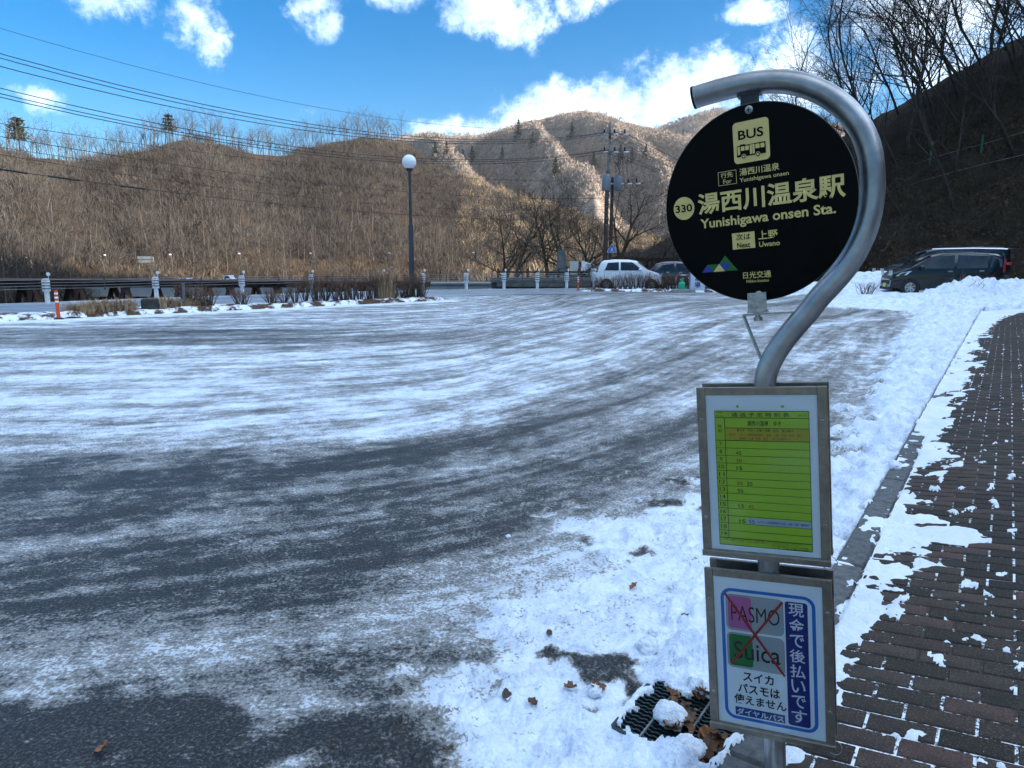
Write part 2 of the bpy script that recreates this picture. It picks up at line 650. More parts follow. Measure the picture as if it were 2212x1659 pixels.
def lot_fields(x, y):
    ku, kv = x * KD[0] + y * KD[1], x * ND[0] + y * ND[1]
    dk = KF - kv
    v, u = track_uv(x, y)
    g, _ = poly_uv(GUARD, x, y)
    big = fbm(x * 0.35, y * 0.35, 4, 3)
    med = fbm(x * 1.7, y * 1.7, 5, 11)
    fine = fbm(x * 7.0, y * 7.0, 4, 23)
    strk = fbm(u * 0.16, v * 1.5, 5, 31, 0.6)
    strk2 = fbm(u * 0.6, v * 7.0, 4, 41, 0.6)
    hw = np.interp(u, [0, 45, 57, 60, 64, 70, 80, 100], [1.6, 1.5, 1.45, 1.5, 1.9, 2.6, 3.6, 5.0])
    vv = v + 0.25 * big + 0.12 * med
    base = 0.17 + 0.13 * sst(-1.5, 2.5, x)
    am = np.where(vv > 0, base + (0.55 - base) * sst(hw - 0.6, hw + 0.9, vv), base)
    # slush on the kerb side of the driven path
    am = np.maximum(am, (0.50 + 0.08 * sst(-1.2, 0.3, x)) * sst(-hw + 0.55, -hw - 0.15, vv) * (1 - 0.85 * sst(-2.05, -2.45, vv)) * (1 - sst(5.6, 7.5, ku)))
    am = np.where((vv < -2.3) & (ku < 5), np.minimum(am, 0.10), am)
    am = am + 0.16 * sst(6, 9, ku) * (vv > -hw) * (vv < hw)
    # light bands across the far part of the lot
    am = am - 0.20 * sst(13.5, 15.5, y) * (1 - sst(17.3, 19.5, y)) * sst(4, -4, x)
    am = am + 0.10 * sst(6.5, 9, y) * (1 - sst(12, 14.5, y)) * sst(4, -1, x)
    am = am - 0.18 * sst(23, 30, y) * sst(-4, 3, x)
    iu, iv, iL = isl_uv(x, y)
    am = np.maximum(am, 0.95 * sst(-1.5, -0.7, iv) * (1 - sst(0.4, 1.0, iv)) * sst(-2.5, 0, iu) * (1 - sst(iL - 0.5, iL + 1.5, iu)))
    dmax = np.interp(ku, [-3, 0, 1.2, 2, 3, 4, 5.2, 6.3, 9, 15, 22, 30], [.5, .7, .95, 1.15, 1.4, 1.5, 1.2, .5, .72, 1.1, 1.5, 2.2])
    dbnk = np.interp(ku, [-3, 2, 3, 4, 5, 6, 9, 15, 22, 30], [.3, .42, .5, .55, .5, .42, .65, 1.0, 1.35, 1.9])
    dk = np.where(ku > 27.3, np.abs(dk), dk)
    dj = dk + 0.22 * med + 0.10 * fine
    thin = sst(dmax + 0.50, dmax - 0.30, dk + 0.42 * med + 0.22 * fine)
    am = np.maximum(am, 0.86 * thin)
    bank = sst(dbnk + 0.12, dbnk - 0.25, dj)
    # bare wet asphalt in the near left corner
    bare = sst(-0.05, -0.45, x + 0.5 * (y - 2.15) + 0.12 * med) * sst(2.62, 2.36, y + 0.16 * med + 0.06 * fine)
    am = am * (1 - 0.93 * bare) + 0.02 * bare
    am = am + 0.55 * np.exp(-(((x + 0.75) * 1.0 + (y - 2.18) * 0.5) / 0.13) ** 2 - ((y - 2.18 - 0.6 * (x + 0.75)) / 0.06) ** 2)
    am = am - 0.85 * sst(0.54, 0.86, fbm(x * 1.25 + 3, y * 1.9, 4, 57) + 0.25 * fine) * (thin > 0.3) * (dk > 0.45) * (1 - sst(7, 9, ku))
    snow = am + 0.22 * strk * (1 - 0.75 * thin) + 0.13 * strk2 * (1 - 0.7 * thin) + 0.16 * med * (1 - 0.5 * thin) + 0.05 * fine
    snow = np.maximum(snow, 1.1 * bank)
    # far right: snow field with ploughed heaps
    fr = sst(25.6, 27.6, ku + 0.25 * kv + 0.9 * med) * sst(-8.0, -4.6, kv)
    snow = np.maximum(snow, 1.15 * fr)
    z = 0.0 + 0.010 * np.clip(snow - 0.45, 0, 0.6) * (1 + fine)
    lump = fbm(x * 4.2, y * 4.2, 5, 71, 0.55)
    ridge = 1 - np.abs(fbm(x * 2.4, y * 2.4, 4, 83))
    bh = np.interp(ku, [0, 2, 3, 4, 6, 10, 20, 30], [.05, .06, .10, .13, .13, .15, .18, .22])
    z = z + bank * bh * (0.70 + 0.52 * lump + 0.30 * ridge - 0.2)
    z = z + thin * (0.020 * fbm(x * 4, y * 4, 4, 91) + 0.015 * fbm(x * 13, y * 13, 4, 97, 0.6)) * (1 - sst(8, 14, ku))
    # footprints trodden into the snow
    fg = random.Random(17)
    for _ in range(46):
        fu, fd, fa = fg.uniform(1.0, 6.5), fg.uniform(0.12, 1.5), fg.uniform(-0.7, 0.7)
        c_ = KD * fu + ND * (KF - fd)
        m_ = np.where((np.abs(x - c_[0]) < 0.3) & (np.abs(y - c_[1]) < 0.3))[0]
        if len(m_) == 0:
            continue
        ca, sa = math.cos(fa), math.sin(fa)
        lx = (x[m_] - c_[0]) * (KD[0] * ca - KD[1] * sa) + (y[m_] - c_[1]) * (KD[1] * ca + KD[0] * sa)
        ly = -(x[m_] - c_[0]) * (KD[1] * ca + KD[0] * sa) + (y[m_] - c_[1]) * (KD[0] * ca - KD[1] * sa)
        rr = np.sqrt((lx / 0.135) ** 2 + (ly / (0.046 + 0.012 * np.sign(lx))) ** 2)
        z[m_] += thin[m_] * (-0.020 * sst(1.0, 0.75, rr) + 0.010 * np.exp(-((rr - 1.12) / 0.12) ** 2) + 0.003 * np.sin(lx * 260) * sst(1, .8, rr))
    # ploughed heaps at the end of the pavement, raised yard behind
    z = z + fr * (0.10 + 0.08 * fbm(x * 1.2, y * 1.2, 4, 105))
    heap = np.zeros_like(x)
    for hx, hy, rx, ry, hh, an in ((18.6, 28.0, 3.5, 1.3, 0.74, -0.12), (15.2, 27.6, 2.4, 0.9, 0.34, 0.1), (16.9, 33.5, 3.0, 1.6, .75, 0.2), (23.4, 28.6, 3.2, 1.2, 0.28, -0.1), (14.5, 34.8, 2.0, 1.2, .5, 0)):
        ca, sa = math.cos(an), math.sin(an)
        ex, ey = ((x - hx) * ca + (y - hy) * sa) / rx, (-(x - hx) * sa + (y - hy) * ca) / ry
        rr = np.sqrt(ex * ex + ey * ey) + 0.10 * fbm(x * 0.9, y * 0.9, 3, 121)
        heap = np.maximum(heap, hh * sst(1.0, 0.10, rr))
    z = z + heap * (1 + 0.14 * fbm(x * 0.9, y * 0.9, 4, 131, 0.5)) + sst(0.05, 0.2, heap) * 0.035 * fbm(x * 2.6, y * 2.6, 3, 7)
    snow = np.maximum(snow, 1.2 * sst(0.01, 0.07, heap))
    z = z + 0.34 * sst(27, 31, y) * sst(12.5, 16, x)
    # the bank falls to the river beyond the guard cable
    drop = sst(0.9, 9.0, g)
    z = z - 4.8 * drop
    soil = sst(0.5, 1.1, g)
    snow = snow * (1 - soil * 0.9)
    # drain pit under the grate
    gm = (np.abs(ku - GR_U) < GR_SU / 2 - 0.004) & (np.abs(kv - GR_V) < GR_SV / 2 - 0.004)
    edge = np.minimum(GR_SU / 2 - np.abs(ku - GR_U), GR_SV / 2 - np.abs(kv - GR_V))
    hole = sst(-0.01, 0.035, edge + 0.035 * fbm(x * 11, y * 11, 3, 141) + 0.012 * fine)
    z = np.where(gm & (hole > 0.5), -0.16, z)
    snow = np.where(gm & (hole > 0.5), 0.0, snow)
    z = np.where((edge > -0.03) & ~gm, np.minimum(z, 0.012), z)
    z = np.where(gm & (hole <= 0.5), np.minimum(z, 0.012), z)
    # under the pavement
    z = np.where((dk < 0) & (ku < 27.35), np.minimum(0.02, z), z)
    z = np.where((dk < -0.05) & (ku < 27.3), -0.25, z)
    return z, np.clip(snow, 0, 1.3), soil, np.stack([u, v, np.zeros_like(u)], -1)


def snow_material():
    k = NT('trodden_snow')
    n = k.noise(3.0, 6, 0.6)
    n2 = k.noise(70, 4, 0.6)
    base = k.ramp(n, [(0.3, (0.70, 0.75, 0.82)), (0.65, (0.87, 0.90, 0.94))])
    speck = k.maprange(k.noise(26, 5, 0.7), 0.66, 0.74)
    k.l.new(k.mix(k.math('MULTIPLY', speck, 0.55), base, (0.30, 0.27, 0.24)), k.p.inputs['Base Color'])
    k.p.inputs['Roughness'].default_value = 0.72
    k.p.inputs['Specular IOR Level'].default_value = 0.35
    h = k.math('ADD', k.math('MULTIPLY', k.noise(14, 5, 0.65), 1.2), k.math('MULTIPLY', n2, 0.35))
    k.l.new(k.bump(h, 0.9, 0.03), k.p.inputs['Normal'])
    return k.m


M_snow = snow_material()


def lot_material():
    k = NT('icy_asphalt')
    sn = k.attr('snow')
    soil = k.attr('soil')
    tuv = k.attr('tuv', True)
    mp = k.new('ShaderNodeMapping')
    mp.inputs['Scale'].default_value = (3.2, 8.0, 1.0)
    k.l.new(tuv, mp.inputs[0])
    strk = k.noise(1.6, 4, 0.68, mp.outputs[0])
    mp2 = k.new('ShaderNodeMapping')
    mp2.inputs['Scale'].default_value = (15.0, 26.0, 1.0)
    k.l.new(tuv, mp2.inputs[0])
    strk2 = k.noise(2.0, 3, 0.7, mp2.outputs[0])
    f1 = k.noise(9, 4, 0.68)
    f2 = k.noise(60, 3, 0.7)
    f3 = k.noise(75, 2, 0.8)
    # snow cover: attribute broken up by streaks and grains
    br = k.math('ADD', k.math('MULTIPLY', k.math('SUBTRACT', strk, 0.5), 0.60), k.math('MULTIPLY', k.math('SUBTRACT', strk2, 0.5), 0.55))
    br = k.math('ADD', br, k.math('MULTIPLY', k.math('SUBTRACT', f2, 0.5), 1.15))
    br = k.math('ADD', br, k.math('MULTIPLY', k.math('SUBTRACT', f1, 0.5), 0.85))
    # tyre treads pressed along the driven lines
    sx = k.new('ShaderNodeSeparateXYZ')
    k.l.new(tuv, sx.inputs[0])
    lane = k.math('FRACT', k.math('ADD', k.math('MULTIPLY', sx.outputs[1], 1.45), k.math('MULTIPLY', k.math('SINE', k.math('MULTIPLY', sx.outputs[0], 0.23)), 0.5)))
    off = k.math('ABSOLUTE', k.math('SUBTRACT', lane, 0.5))
    band = k.math('MULTIPLY', k.maprange(off, 0.17, 0.11), k.maprange(f1, 0.46, 0.6))
    tread = k.math('SINE', k.math('ADD', k.math('MULTIPLY', sx.outputs[0], 105.0), k.math('MULTIPLY', off, 60.0)))
    br = k.math('ADD', br, k.math('MULTIPLY', band, k.math('ADD', k.math('MULTIPLY', tread, 0.08), 0.02)))
    thick = k.maprange(sn, 0.75, 1.0, 1.0, 0.45)
    s = k.math('ADD', sn, k.math('MULTIPLY', br, thick))
    cover = k.maprange(s, 0.50, 0.64)
    film = k.maprange(s, 0.08, 0.52)
    asp = k.ramp(f3, [(0.36, (0.004, 0.0045, 0.005)), (0.52, (0.017, 0.017, 0.0175)), (0.66, (0.10, 0.098, 0.092))])
    asp = k.mix(k.maprange(f1, 0.35, 0.7, 0.0, 0.5), asp, (0.022, 0.023, 0.025))
    icec = k.mix(f2, (0.20, 0.196, 0.186), (0.43, 0.425, 0.41))
    c = k.mix(k.math('MULTIPLY', film, 0.85), asp, icec)
    snc = k.ramp(k.math('ADD', k.math('MULTIPLY', k.noise(5.5, 4, 0.65), 0.6), k.math('MULTIPLY', f2, 0.4)), [(0.36, (0.48, 0.55, 0.66)), (0.50, (0.74, 0.81, 0.91)), (0.63, (0.88, 0.92, 0.97))])
    dirt = k.maprange(k.noise(34, 2, 0.75), 0.66, 0.76)
    snc = k.mix(k.math('MULTIPLY', dirt, 0.5), snc, (0.26, 0.24, 0.21))
    snc = k.mix(k.maprange(sn, 0.45, 0.9), k.mix(0.55, snc, icec), snc)
    c = k.mix(cover, c, snc)
    soilc = k.ramp(k.noise(1.4, 4, 0.6), [(0.3, (0.075, 0.055, 0.035)), (0.6, (0.17, 0.13, 0.08)), (0.75, (0.24, 0.19, 0.12))])
    c = k.mix(soil, c, soilc)
    k.l.new(c, k.p.inputs['Base Color'])
    rg = k.mix(cover, k.maprange(f1, 0.3, 0.7, 0.36, 0.58), (0.72, 0.72, 0.72))
    k.l.new(rg, k.p.inputs['Roughness'])
    k.p.inputs['Specular IOR Level'].default_value = 0.3
    hgt = k.math('ADD', k.math('MULTIPLY', f3, 0.45), k.math('MULTIPLY', k.math('MULTIPLY', f2, sn), 1.2))
    k.l.new(k.bump(hgt, 0.8, 0.014), k.p.inputs['Normal'])
    return k.m


M_lot = lot_material()


def build_lot():
    azs = np.concatenate([np.arange(-120, -44, 3.0), np.arange(-44, 40, 0.145), np.arange(40, 121, 3.0)])
    rs = 1.5 * np.exp(np.arange(0, 660) * 0.0062)
    rs = np.concatenate([[0.05, 0.4, 0.8, 1.15], rs[rs < 80], [80]])
    A, Rr = np.meshgrid(np.radians(azs), rs)
    x, y = (np.sin(A) * Rr).ravel(), (np.cos(A) * Rr).ravel()
    z, s, so, tuv = lot_fields(x, y)
    me = np_mesh('parking_lot_ground', np.stack([x, y, z], -1), grid_faces(len(rs), len(azs)), M_lot, {'snow': s, 'soil': so, 'tuv': tuv})
    tag(inst('parking_lot_ground', me), kind='structure')


build_lot()

M_soil = MAT('winter_soil', (0.13, 0.10, 0.065), 0.9, var=0.4, scale=0.05, bump=0.4, bscale=0.6, bdist=0.5)
mb = MB()
mb.face([(-2400, -900, -7), (2400, -900, -7), (2400, 2300, -7), (-2400, 2300, -7)])
tag(mb.build('valley_ground', M_soil), kind='structure')

# road beyond the planted strip
M_road = NT('wet_sheen_road_asphalt')
_k = M_road
_n = _k.noise(0.7, 6, 0.6)
_mp = _k.new('ShaderNodeMapping')
_mp.inputs['Rotation'].default_value = (0, 0, R(-38))
_mp.inputs['Scale'].default_value = (0.12, 1.6, 1)
_k.l.new(_k.coord(), _mp.inputs[0])
_st = _k.noise(1.2, 5, 0.6, _mp.outputs[0])
_cc = _k.ramp(_st, [(0.33, (0.10, 0.112, 0.128)), (0.52, (0.20, 0.225, 0.26)), (0.70, (0.50, 0.54, 0.60))])  # pale blue sheen of the wet road is painted into the colour
_k.l.new(_cc, _k.p.inputs['Base Color'])
_k.l.new(_k.maprange(_n, 0.3, 0.7, 0.28, 0.5), _k.p.inputs['Roughness'])
_k.l.new(_k.bump(_k.noise(120, 3, 0.6), 0.3, 0.008), _k.p.inputs['Normal'])
M_road = M_road.m
M_line = MAT('worn_white_paint', (0.62, 0.64, 0.66), 0.6, var=0.25, scale=3)


def offset_poly(P, off):
    out = []
    for i, p in enumerate(P):
        d = P[min(i + 1, len(P) - 1)] - P[max(i - 1, 0)]
        d = d / math.hypot(*d)
        out.append(p + off * np.array([-d[1], d[0]]))
    return np.array(out)


def strip(name, P, o0, o1, z, mat, parent=None):
    a, b = offset_poly(P, o0), offset_poly(P, o1)
    mb = MB()
    for i in range(len(P) - 1):
        mb.face([(*a[i], z), (*a[i + 1], z), (*b[i + 1], z), (*b[i], z)])
    return mb.build(name, mat, parent)


GS = GUARD[1:15]
road = tag(strip('road', GS, -0.35, -7.6, 0.016, M_road), kind='structure')
strip('edge_line', GS, -0.95, -1.10, 0.021, M_line, road)
strip('edge_line', GS[:-5], -6.6, -6.75, 0.021, M_line, road)
strip('centre_line', GS, -3.75, -3.88, 0.021, M_line, road)

# ---------------------------------------------------------------- pavement of bricks with kerb
M_kerb = MAT('kerb_granite', (0.085, 0.088, 0.088), 0.75, var=0.45, scale=30, bump=0.6, bscale=90, bdist=0.006, rand=0.15)
M_kerb2 = M_kerb
kerb = tag(empty('kerb'), kind='structure')
mb = MB().cbox((0, 0, 0), (KB - KF - 0.004, 0.596, 0.30), 0.014)
km = mb.mesh('kerb_stone', M_kerb)
KROT = -math.atan2(KD[0], KD[1])
u = -2.1
while u < 27.2:
    w = uv2w(u + 0.3, (KF + KB) / 2, 0.13 - 0.15 + rnd.uniform(-0.003, 0.003))
    inst('kerb_stone', km, kerb, w, (0, rnd.uniform(-0.006, 0.006), KROT))
    u += 0.6


def brick_material():
    k = NT('paving_brick')
    oi = k.new('ShaderNodeObjectInfo')
    gi = k.new('ShaderNodeNewGeometry')
    r = k.math('FRACT', k.math('ADD', oi.outputs['Random'], gi.outputs['Random Per Island']))
    c = k.ramp(r, [(0.0, (0.024, 0.018, 0.013)), (0.3, (0.040, 0.031, 0.023)), (0.55, (0.052, 0.034, 0.026)), (0.8, (0.062, 0.048, 0.037)), (1.0, (0.085, 0.047, 0.038))])
    g = k.noise(110, 4, 0.8)
    c = k.mix(k.maprange(g, 0.53, 0.66, 0, 0.75), c, (0.17, 0.145, 0.12))
    c = k.mix(k.maprange(g, 0.47, 0.34, 0, 0.8), c, (0.012, 0.011, 0.010))
    c = k.mix(k.maprange(k.noise(5, 5, 0.6), 0.4, 0.68, 0, 0.55), c, (0.020, 0.018, 0.016))
    c = k.mix(k.maprange(k.noise(320, 2, 0.5), 0.72, 0.76, 0, 0.5), c, (0.5, 0.52, 0.55))
    k.l.new(c, k.p.inputs['Base Color'])
    k.p.inputs['Roughness'].default_value = 0.75
    k.p.inputs['Specular IOR Level'].default_value = 0.2
    k.l.new(k.bump(k.math('ADD', g, k.math('MULTIPLY', k.noise(30, 3, .5), 0.8)), 0.55, 0.004), k.p.inputs['Normal'])
    return k.m


M_brick = brick_material()
pav = tag(empty('brick_pavement'), kind='structure')
k_ = NT('joint_sand_and_snow')
_j = k_.noise(34, 5, 0.75)
_f = k_.maprange(k_.math('ADD', _j, k_.math('MULTIPLY', k_.noise(1.4, 3, 0.5), 0.55)), 0.77, 0.86)
k_.l.new(k_.mix(_f, (0.028, 0.021, 0.014), (0.80, 0.84, 0.90)), k_.p.inputs['Base Color'])
k_.p.inputs['Roughness'].default_value = 0.8
k_.l.new(k_.bump(k_.noise(120, 3, .6), 0.5, 0.004), k_.p.inputs['Normal'])
M_joint = k_.m
mb = MB()
v0, v1, u0, u1 = KB, 6.0, -6.0, 27.5
mb.face([uv2w(u0, v0, pav_z(v0) - 0.005), uv2w(u0, v1, pav_z(v1) - 0.005), uv2w(u1, v1, pav_z(v1) - 0.005), uv2w(u1, v0, pav_z(v0) - 0.005)])
mb.build('joint_bed', M_joint, pav)
BL, BW, JT = 0.2085, 0.1075, 0.0085
bm_full = MB().cbox((0, 0, -0.02), (BL - JT, BW - JT, 0.04), 0.004).mesh('brick', M_brick)
bm_half = MB().cbox((0, 0, -0.02), (BL / 2 - JT, BW - JT, 0.04), 0.004).mesh('brick', M_brick)
BROT = Matrix.Rotation(KROT, 3, 'Z') @ Matrix.Rotation(-math.atan(SLOPE), 3, 'Y')
BEUL = BROT.to_euler()
cand = []
nrow = int((27.2 + 1.0) / BW)
for rI in range(nrow):
    uu = -1.0 + (rI + 0.5) * BW
    vv = KB + 0.005
    first = True
    while vv < (1.0 if uu < 8 else 2.2):
        half = first and rI % 2 == 1
        ln = BL / 2 if half else BL
        cand.append((uu, vv + ln / 2, half))
        vv += ln
        first = False


def seen_rank(c):
    w = uv2w(c[0], c[1])
    az = math.degrees(math.atan2(w[0], w[1]))
    return (0 if (w[1] > 1.85 and az < 37.6) else 1, math.hypot(w[0], w[1]))


cand.sort(key=seen_rank)
brs = random.Random(5)
for i, (uu, vv, half) in enumerate(cand[:298]):
    dz = brs.uniform(-0.0018, 0.0012)
    e = BEUL.copy()
    e.rotate_axis('Z', brs.uniform(-0.008, 0.008))
    e.x += brs.uniform(-0.006, 0.006)
    inst('brick', bm_half if half else bm_full, pav, uv2w(uu, vv, pav_z(vv) + dz), e)
mb = MB()
for (uu, vv, half) in cand[298:]:
    c = uv2w(uu, vv, pav_z(vv) + brs.uniform(-0.0018, 0.0012))
    ln = (BL / 2 if half else BL) - JT
    n = len(mb.v)
    for zz, ins in ((-0.03, 0), (-0.004, 0), (0, 0.004)):
        for sx, sy in ((-1, -1), (1, -1), (1, 1), (-1, 1)):
            p = BROT @ Vector((sx * (ln / 2 - ins), sy * ((BW - JT) / 2 - ins), zz))
            mb.v.append((c[0] + p.x, c[1] + p.y, c[2] + p.z))
    for l in (0, 4):
        for i in range(4):
            j = (i + 1) % 4
            mb.f.append((n + l + i, n + l + j, n + l + 4 + j, n + l + 4 + i))
            mb.m.append(0)
    mb.f.append((n + 8, n + 9, n + 10, n + 11))
    mb.m.append(0)
tag(mb.build('far_bricks', M_brick, pav), kind='stuff')


# snow lying on the kerb and bricks
def pavement_snow():
    us = np.concatenate([np.arange(1.2, 7, 0.011), 7 * np.exp(np.arange(0, 230) * 0.0061)])
    us = us[us < 27.4]
    vs = np.arange(-0.70, 1.1, 0.011)
    U, Vv = np.meshgrid(us, vs, indexing='ij')
    x, y = U * KD[0] + Vv * ND[0], U * KD[1] + Vv * ND[1]
    fine = fbm(x * 9, y * 9, 3, 201)
    med = fbm(U * 1.3, Vv * 3.4, 5, 203)
    med2 = fbm(U * 4.5, Vv * 5.5, 4, 207)
    d = Vv - KB
    # a ragged band along the back of the kerb, reaching out in tongues, wider further on
    reach = np.interp(U, [1, 1.9, 2.3, 2.7, 3.1, 3.5, 3.8, 4.2, 4.6, 4.9, 5.3, 6, 7, 8, 10, 13, 16, 20, 24, 27], [0.0, 0.0, 0.02, 0.10, 0.15, 0.10, 0.14, 0.18, .32, .24, .08, .16, .18, .10, .16, .20, .14, .25, .5, 1.3])
    m = (reach - d) / 0.16 + 1.0 * med + 0.8 * med2 + 0.30 * fine - 0.1
    m = np.where(d < 0, 0.25 + 1.4 * med + 0.7 * med2 + 0.25 * fine + np.interp(U, [1, 3, 4.4, 4.7, 5, 6, 7, 8, 27], [-1.7, -1.3, -1.1, .1, -0.9, -.6, -.2, .5, 1.2]), m)
    m = np.where(Vv < KF + 0.012, -1, m)
    # small scattered patches further out
    m = np.maximum(m, (fbm(U * 5.1 + 7, Vv * 9.2, 4, 213) - 0.66) * 4 + 0.12 * fine)
    for pu, pv, ru, rv in ((2.20, -0.43, .05, .05), (4.55, -0.20, 0.16, 0.26)):
        q = ((U - pu) / ru) ** 2 + ((Vv - pv) / rv) ** 2
        m = np.maximum(m, (1 - q) * 0.8 + 0.25 * fine + 0.4 * med2)
    th = np.clip(m, -0.2, 1.2)
    hgt = 0.011 * sst(0, 0.9, th) + 0.005 * fine * sst(0, .4, th) + 0.012 * np.clip(fbm(x * 6, y * 6, 3, 219), -.3, 1) * sst(.3, 1.0, th)
    hgt = hgt + np.clip(KB - 0.07 - Vv, 0, 1) * 0.3 * sst(7, 9, U) * sst(0.2, 1, th)
    z = np.where(Vv < KB, 0.13, pav_z(Vv)) + np.where(th > 0, 0.0005 + hgt, 0.0005 + 0.03 * np.clip(m, -0.6, 0))
    keep = (m > -0.5)
    V = np.stack([x, y, z], -1).reshape(-1, 3)
    Fq = grid_faces(len(us), len(vs))
    kf = keep.ravel()
    Fq = Fq[kf[Fq].all(1)]
    used = np.unique(Fq)
    remap = np.full(len(V), -1)
    remap[used] = np.arange(len(used))
    me = np_mesh('pavement_snow', V[used], remap[Fq], M_snow)
    o = tag(inst('pavement_snow', me), 'ragged patches of trodden snow lying on the kerb and brick pavement', 'snow', kind='stuff')


pavement_snow()
# ------------------------------------------------------------------ hills
RIDGE = [(-900, 250, 190), (-500, 300, 195), (-150, 332, 205), (0, 327, 215), (65, 340, 220), (165, 358, 228), (300, 322, 238), (350, 309, 242), (425, 303, 250), (525, 321, 258), (650, 327, 270), (800, 302, 288),
         (870, 307, 298), (950, 362, 300), (1050, 408, 292), (1140, 432, 284), (1200, 455, 276), (1300, 495, 262), (1440, 545, 245), (1560, 562, 232), (1750, 572, 220), (2300, 575, 215)]
_rp = [pt(a, b, d) for a, b, d in RIDGE]
R_AZ = np.array([math.degrees(math.atan2(p[0], p[1])) for p in _rp])
R_D = np.array([math.hypot(p[0], p[1]) for p in _rp])
R_Z = np.array([p[2] for p in _rp])


def left_z(x, y, rough=True):
    az = np.degrees(np.arctan2(x, y))
    d = np.hypot(x, y)
    dr = np.interp(az, R_AZ, R_D)
    zr = np.interp(az, R_AZ, R_Z)
    dt = np.interp(az, [-60, -38, -20, 0, 12, 30], [62, 88, 104, 120, 130, 120])
    t = (d - dt) / (dr - dt)
    zb = -4.6
    up = zb + (zr - zb) * np.clip(t, 0, 1) ** 0.92
    z = np.where(t < 0, zb, np.where(t < 1, up, zr - (d - dr) * 0.45))
    if rough:
        w = np.clip(t, 0, 1) * np.clip(1.25 - t, 0, 1)
        z = z + w * (9.0 * fbm(az * 0.16 + d * 0.006, d * 0.008, 4, 301) - 3.0 * np.abs(fbm(az * 0.35 + d * 0.02, d * 0.01, 3, 305)))
        z = z + 0.4 * fbm(x * 0.12, y * 0.12, 3, 309) * (t > 0)
    return z


M_litter = NT('hillside_leaf_litter')
_k = M_litter
_c0 = _k.ramp(_k.noise(0.06, 6, 0.62), [(0.3, (0.028, 0.020, 0.015)), (0.5, (0.050, 0.036, 0.027)), (0.7, (0.075, 0.056, 0.042))])
_c0 = _k.mix(_k.maprange(_k.noise(0.9, 5, 0.7), 0.4, 0.66, 0, 0.6), _c0, (0.045, 0.034, 0.025))
_k.l.new(_c0, _k.p.inputs['Base Color'])
_k.p.inputs['Roughness'].default_value = 0.95
_k.p.inputs['Specular IOR Level'].default_value = 0.1
_k.l.new(_k.bump(_k.noise(0.8, 6, 0.7), 0.8, 0.8), _k.p.inputs['Normal'])
M_litter = M_litter.m


def polar_patch(name, azs, ds, zf, mat):
    A, D = np.meshgrid(np.radians(azs), ds)
    x, y = (np.sin(A) * D).ravel(), (np.cos(A) * D).ravel()
    z = zf(x, y)
    me = np_mesh(name, np.stack([x, y, z], -1), grid_faces(len(ds), len(azs)), mat)
    return tag(inst(name, me), kind='structure')


polar_patch('river_hillside', np.arange(-75, 45, 0.5), np.concatenate([[52, 60, 70, 80], np.arange(85, 420, 2.5)]), left_z, M_litter)

# far mountains
FAR = [(100, 580), (400, 560), (600, 400), (740, 335), (820, 308), (880, 294), (915, 286), (955, 291), (1010, 293), (1060, 287), (1130, 265), (1200, 247), (1250, 238), (1290, 243), (1340, 258), (1390, 271), (1440, 284), (1500, 300), (1600, 318), (1750, 340), (1900, 360), (2300, 400)]
F_AZ = np.array([math.degrees(math.atan2(*ray(a, b)[:2])) for a, b in FAR])
F_EL = np.array([ray(a, b)[2] / math.hypot(*ray(a, b)[:2]) for a, b in FAR])


def far_z(x, y):
    az = np.degrees(np.arctan2(x, y))
    d = np.hypot(x, y)
    el = np.interp(az, F_AZ, F_EL)
    dr = 1000.0 + 25 * np.sin(az * 0.8)
    t = (d - 330) / (dr - 330)
    zr = EYE + el * dr
    prof = np.clip(t, 0, 1) ** 1.05
    z = zr * prof * (t < 1) + (t >= 1) * (zr - (d - dr) * 0.55)
    # spurs that run down to the right towards the viewer
    ph = az * 0.135 + d * 0.0026
    tri = np.abs(((ph + 0.10 * fbm(az * 0.12, d * 0.004, 3, 351)) % 1.0) * 2 - 1)
    sec = np.abs(((az * 0.30 - d * 0.0035 + 0.2 * fbm(az * 0.2, d * 0.006, 3, 355)) % 1.0) * 2 - 1)
    w = np.clip(t * 1.6, 0, 1) * np.clip((1 - t) * 2.6, 0, 1)
    z = z + w * (88 * (tri - 0.62) + 5 * (sec - 0.5) + 16 * fbm(az * 0.25, d * 0.006, 3, 361))
    z = np.where(t < 1, np.minimum(z, EYE + (el * 0.985 - 0.004) * d), z)
    return np.where(t < 0, -5.5, np.maximum(z, -5.5))


M_far = NT('far_mountain_floor')
_k = M_far
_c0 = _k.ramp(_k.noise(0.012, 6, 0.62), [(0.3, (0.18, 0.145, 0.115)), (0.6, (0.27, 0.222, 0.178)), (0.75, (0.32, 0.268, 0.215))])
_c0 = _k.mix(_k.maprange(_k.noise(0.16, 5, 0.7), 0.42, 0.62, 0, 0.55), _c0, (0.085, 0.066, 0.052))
_k.l.new(_c0, _k.p.inputs['Base Color'])
_k.p.inputs['Roughness'].default_value = 0.95
_k.p.inputs['Specular IOR Level'].default_value = 0.1
M_far = M_far.m
polar_patch('far_mountain', np.arange(-30, 40, 0.2), np.arange(320, 1250, 9.0), far_z, M_far)

FAR2 = [(1100, 330), (1250, 300), (1380, 285), (1430, 276), (1480, 258), (1540, 239), (1600, 243), (1700, 262), (1800, 272), (1850, 280), (1900, 292), (2000, 320), (2300, 360)]
G_AZ = np.array([math.degrees(math.atan2(*ray(a, b)[:2])) for a, b in FAR2])
G_EL = np.array([ray(a, b)[2] / math.hypot(*ray(a, b)[:2]) for a, b in FAR2])


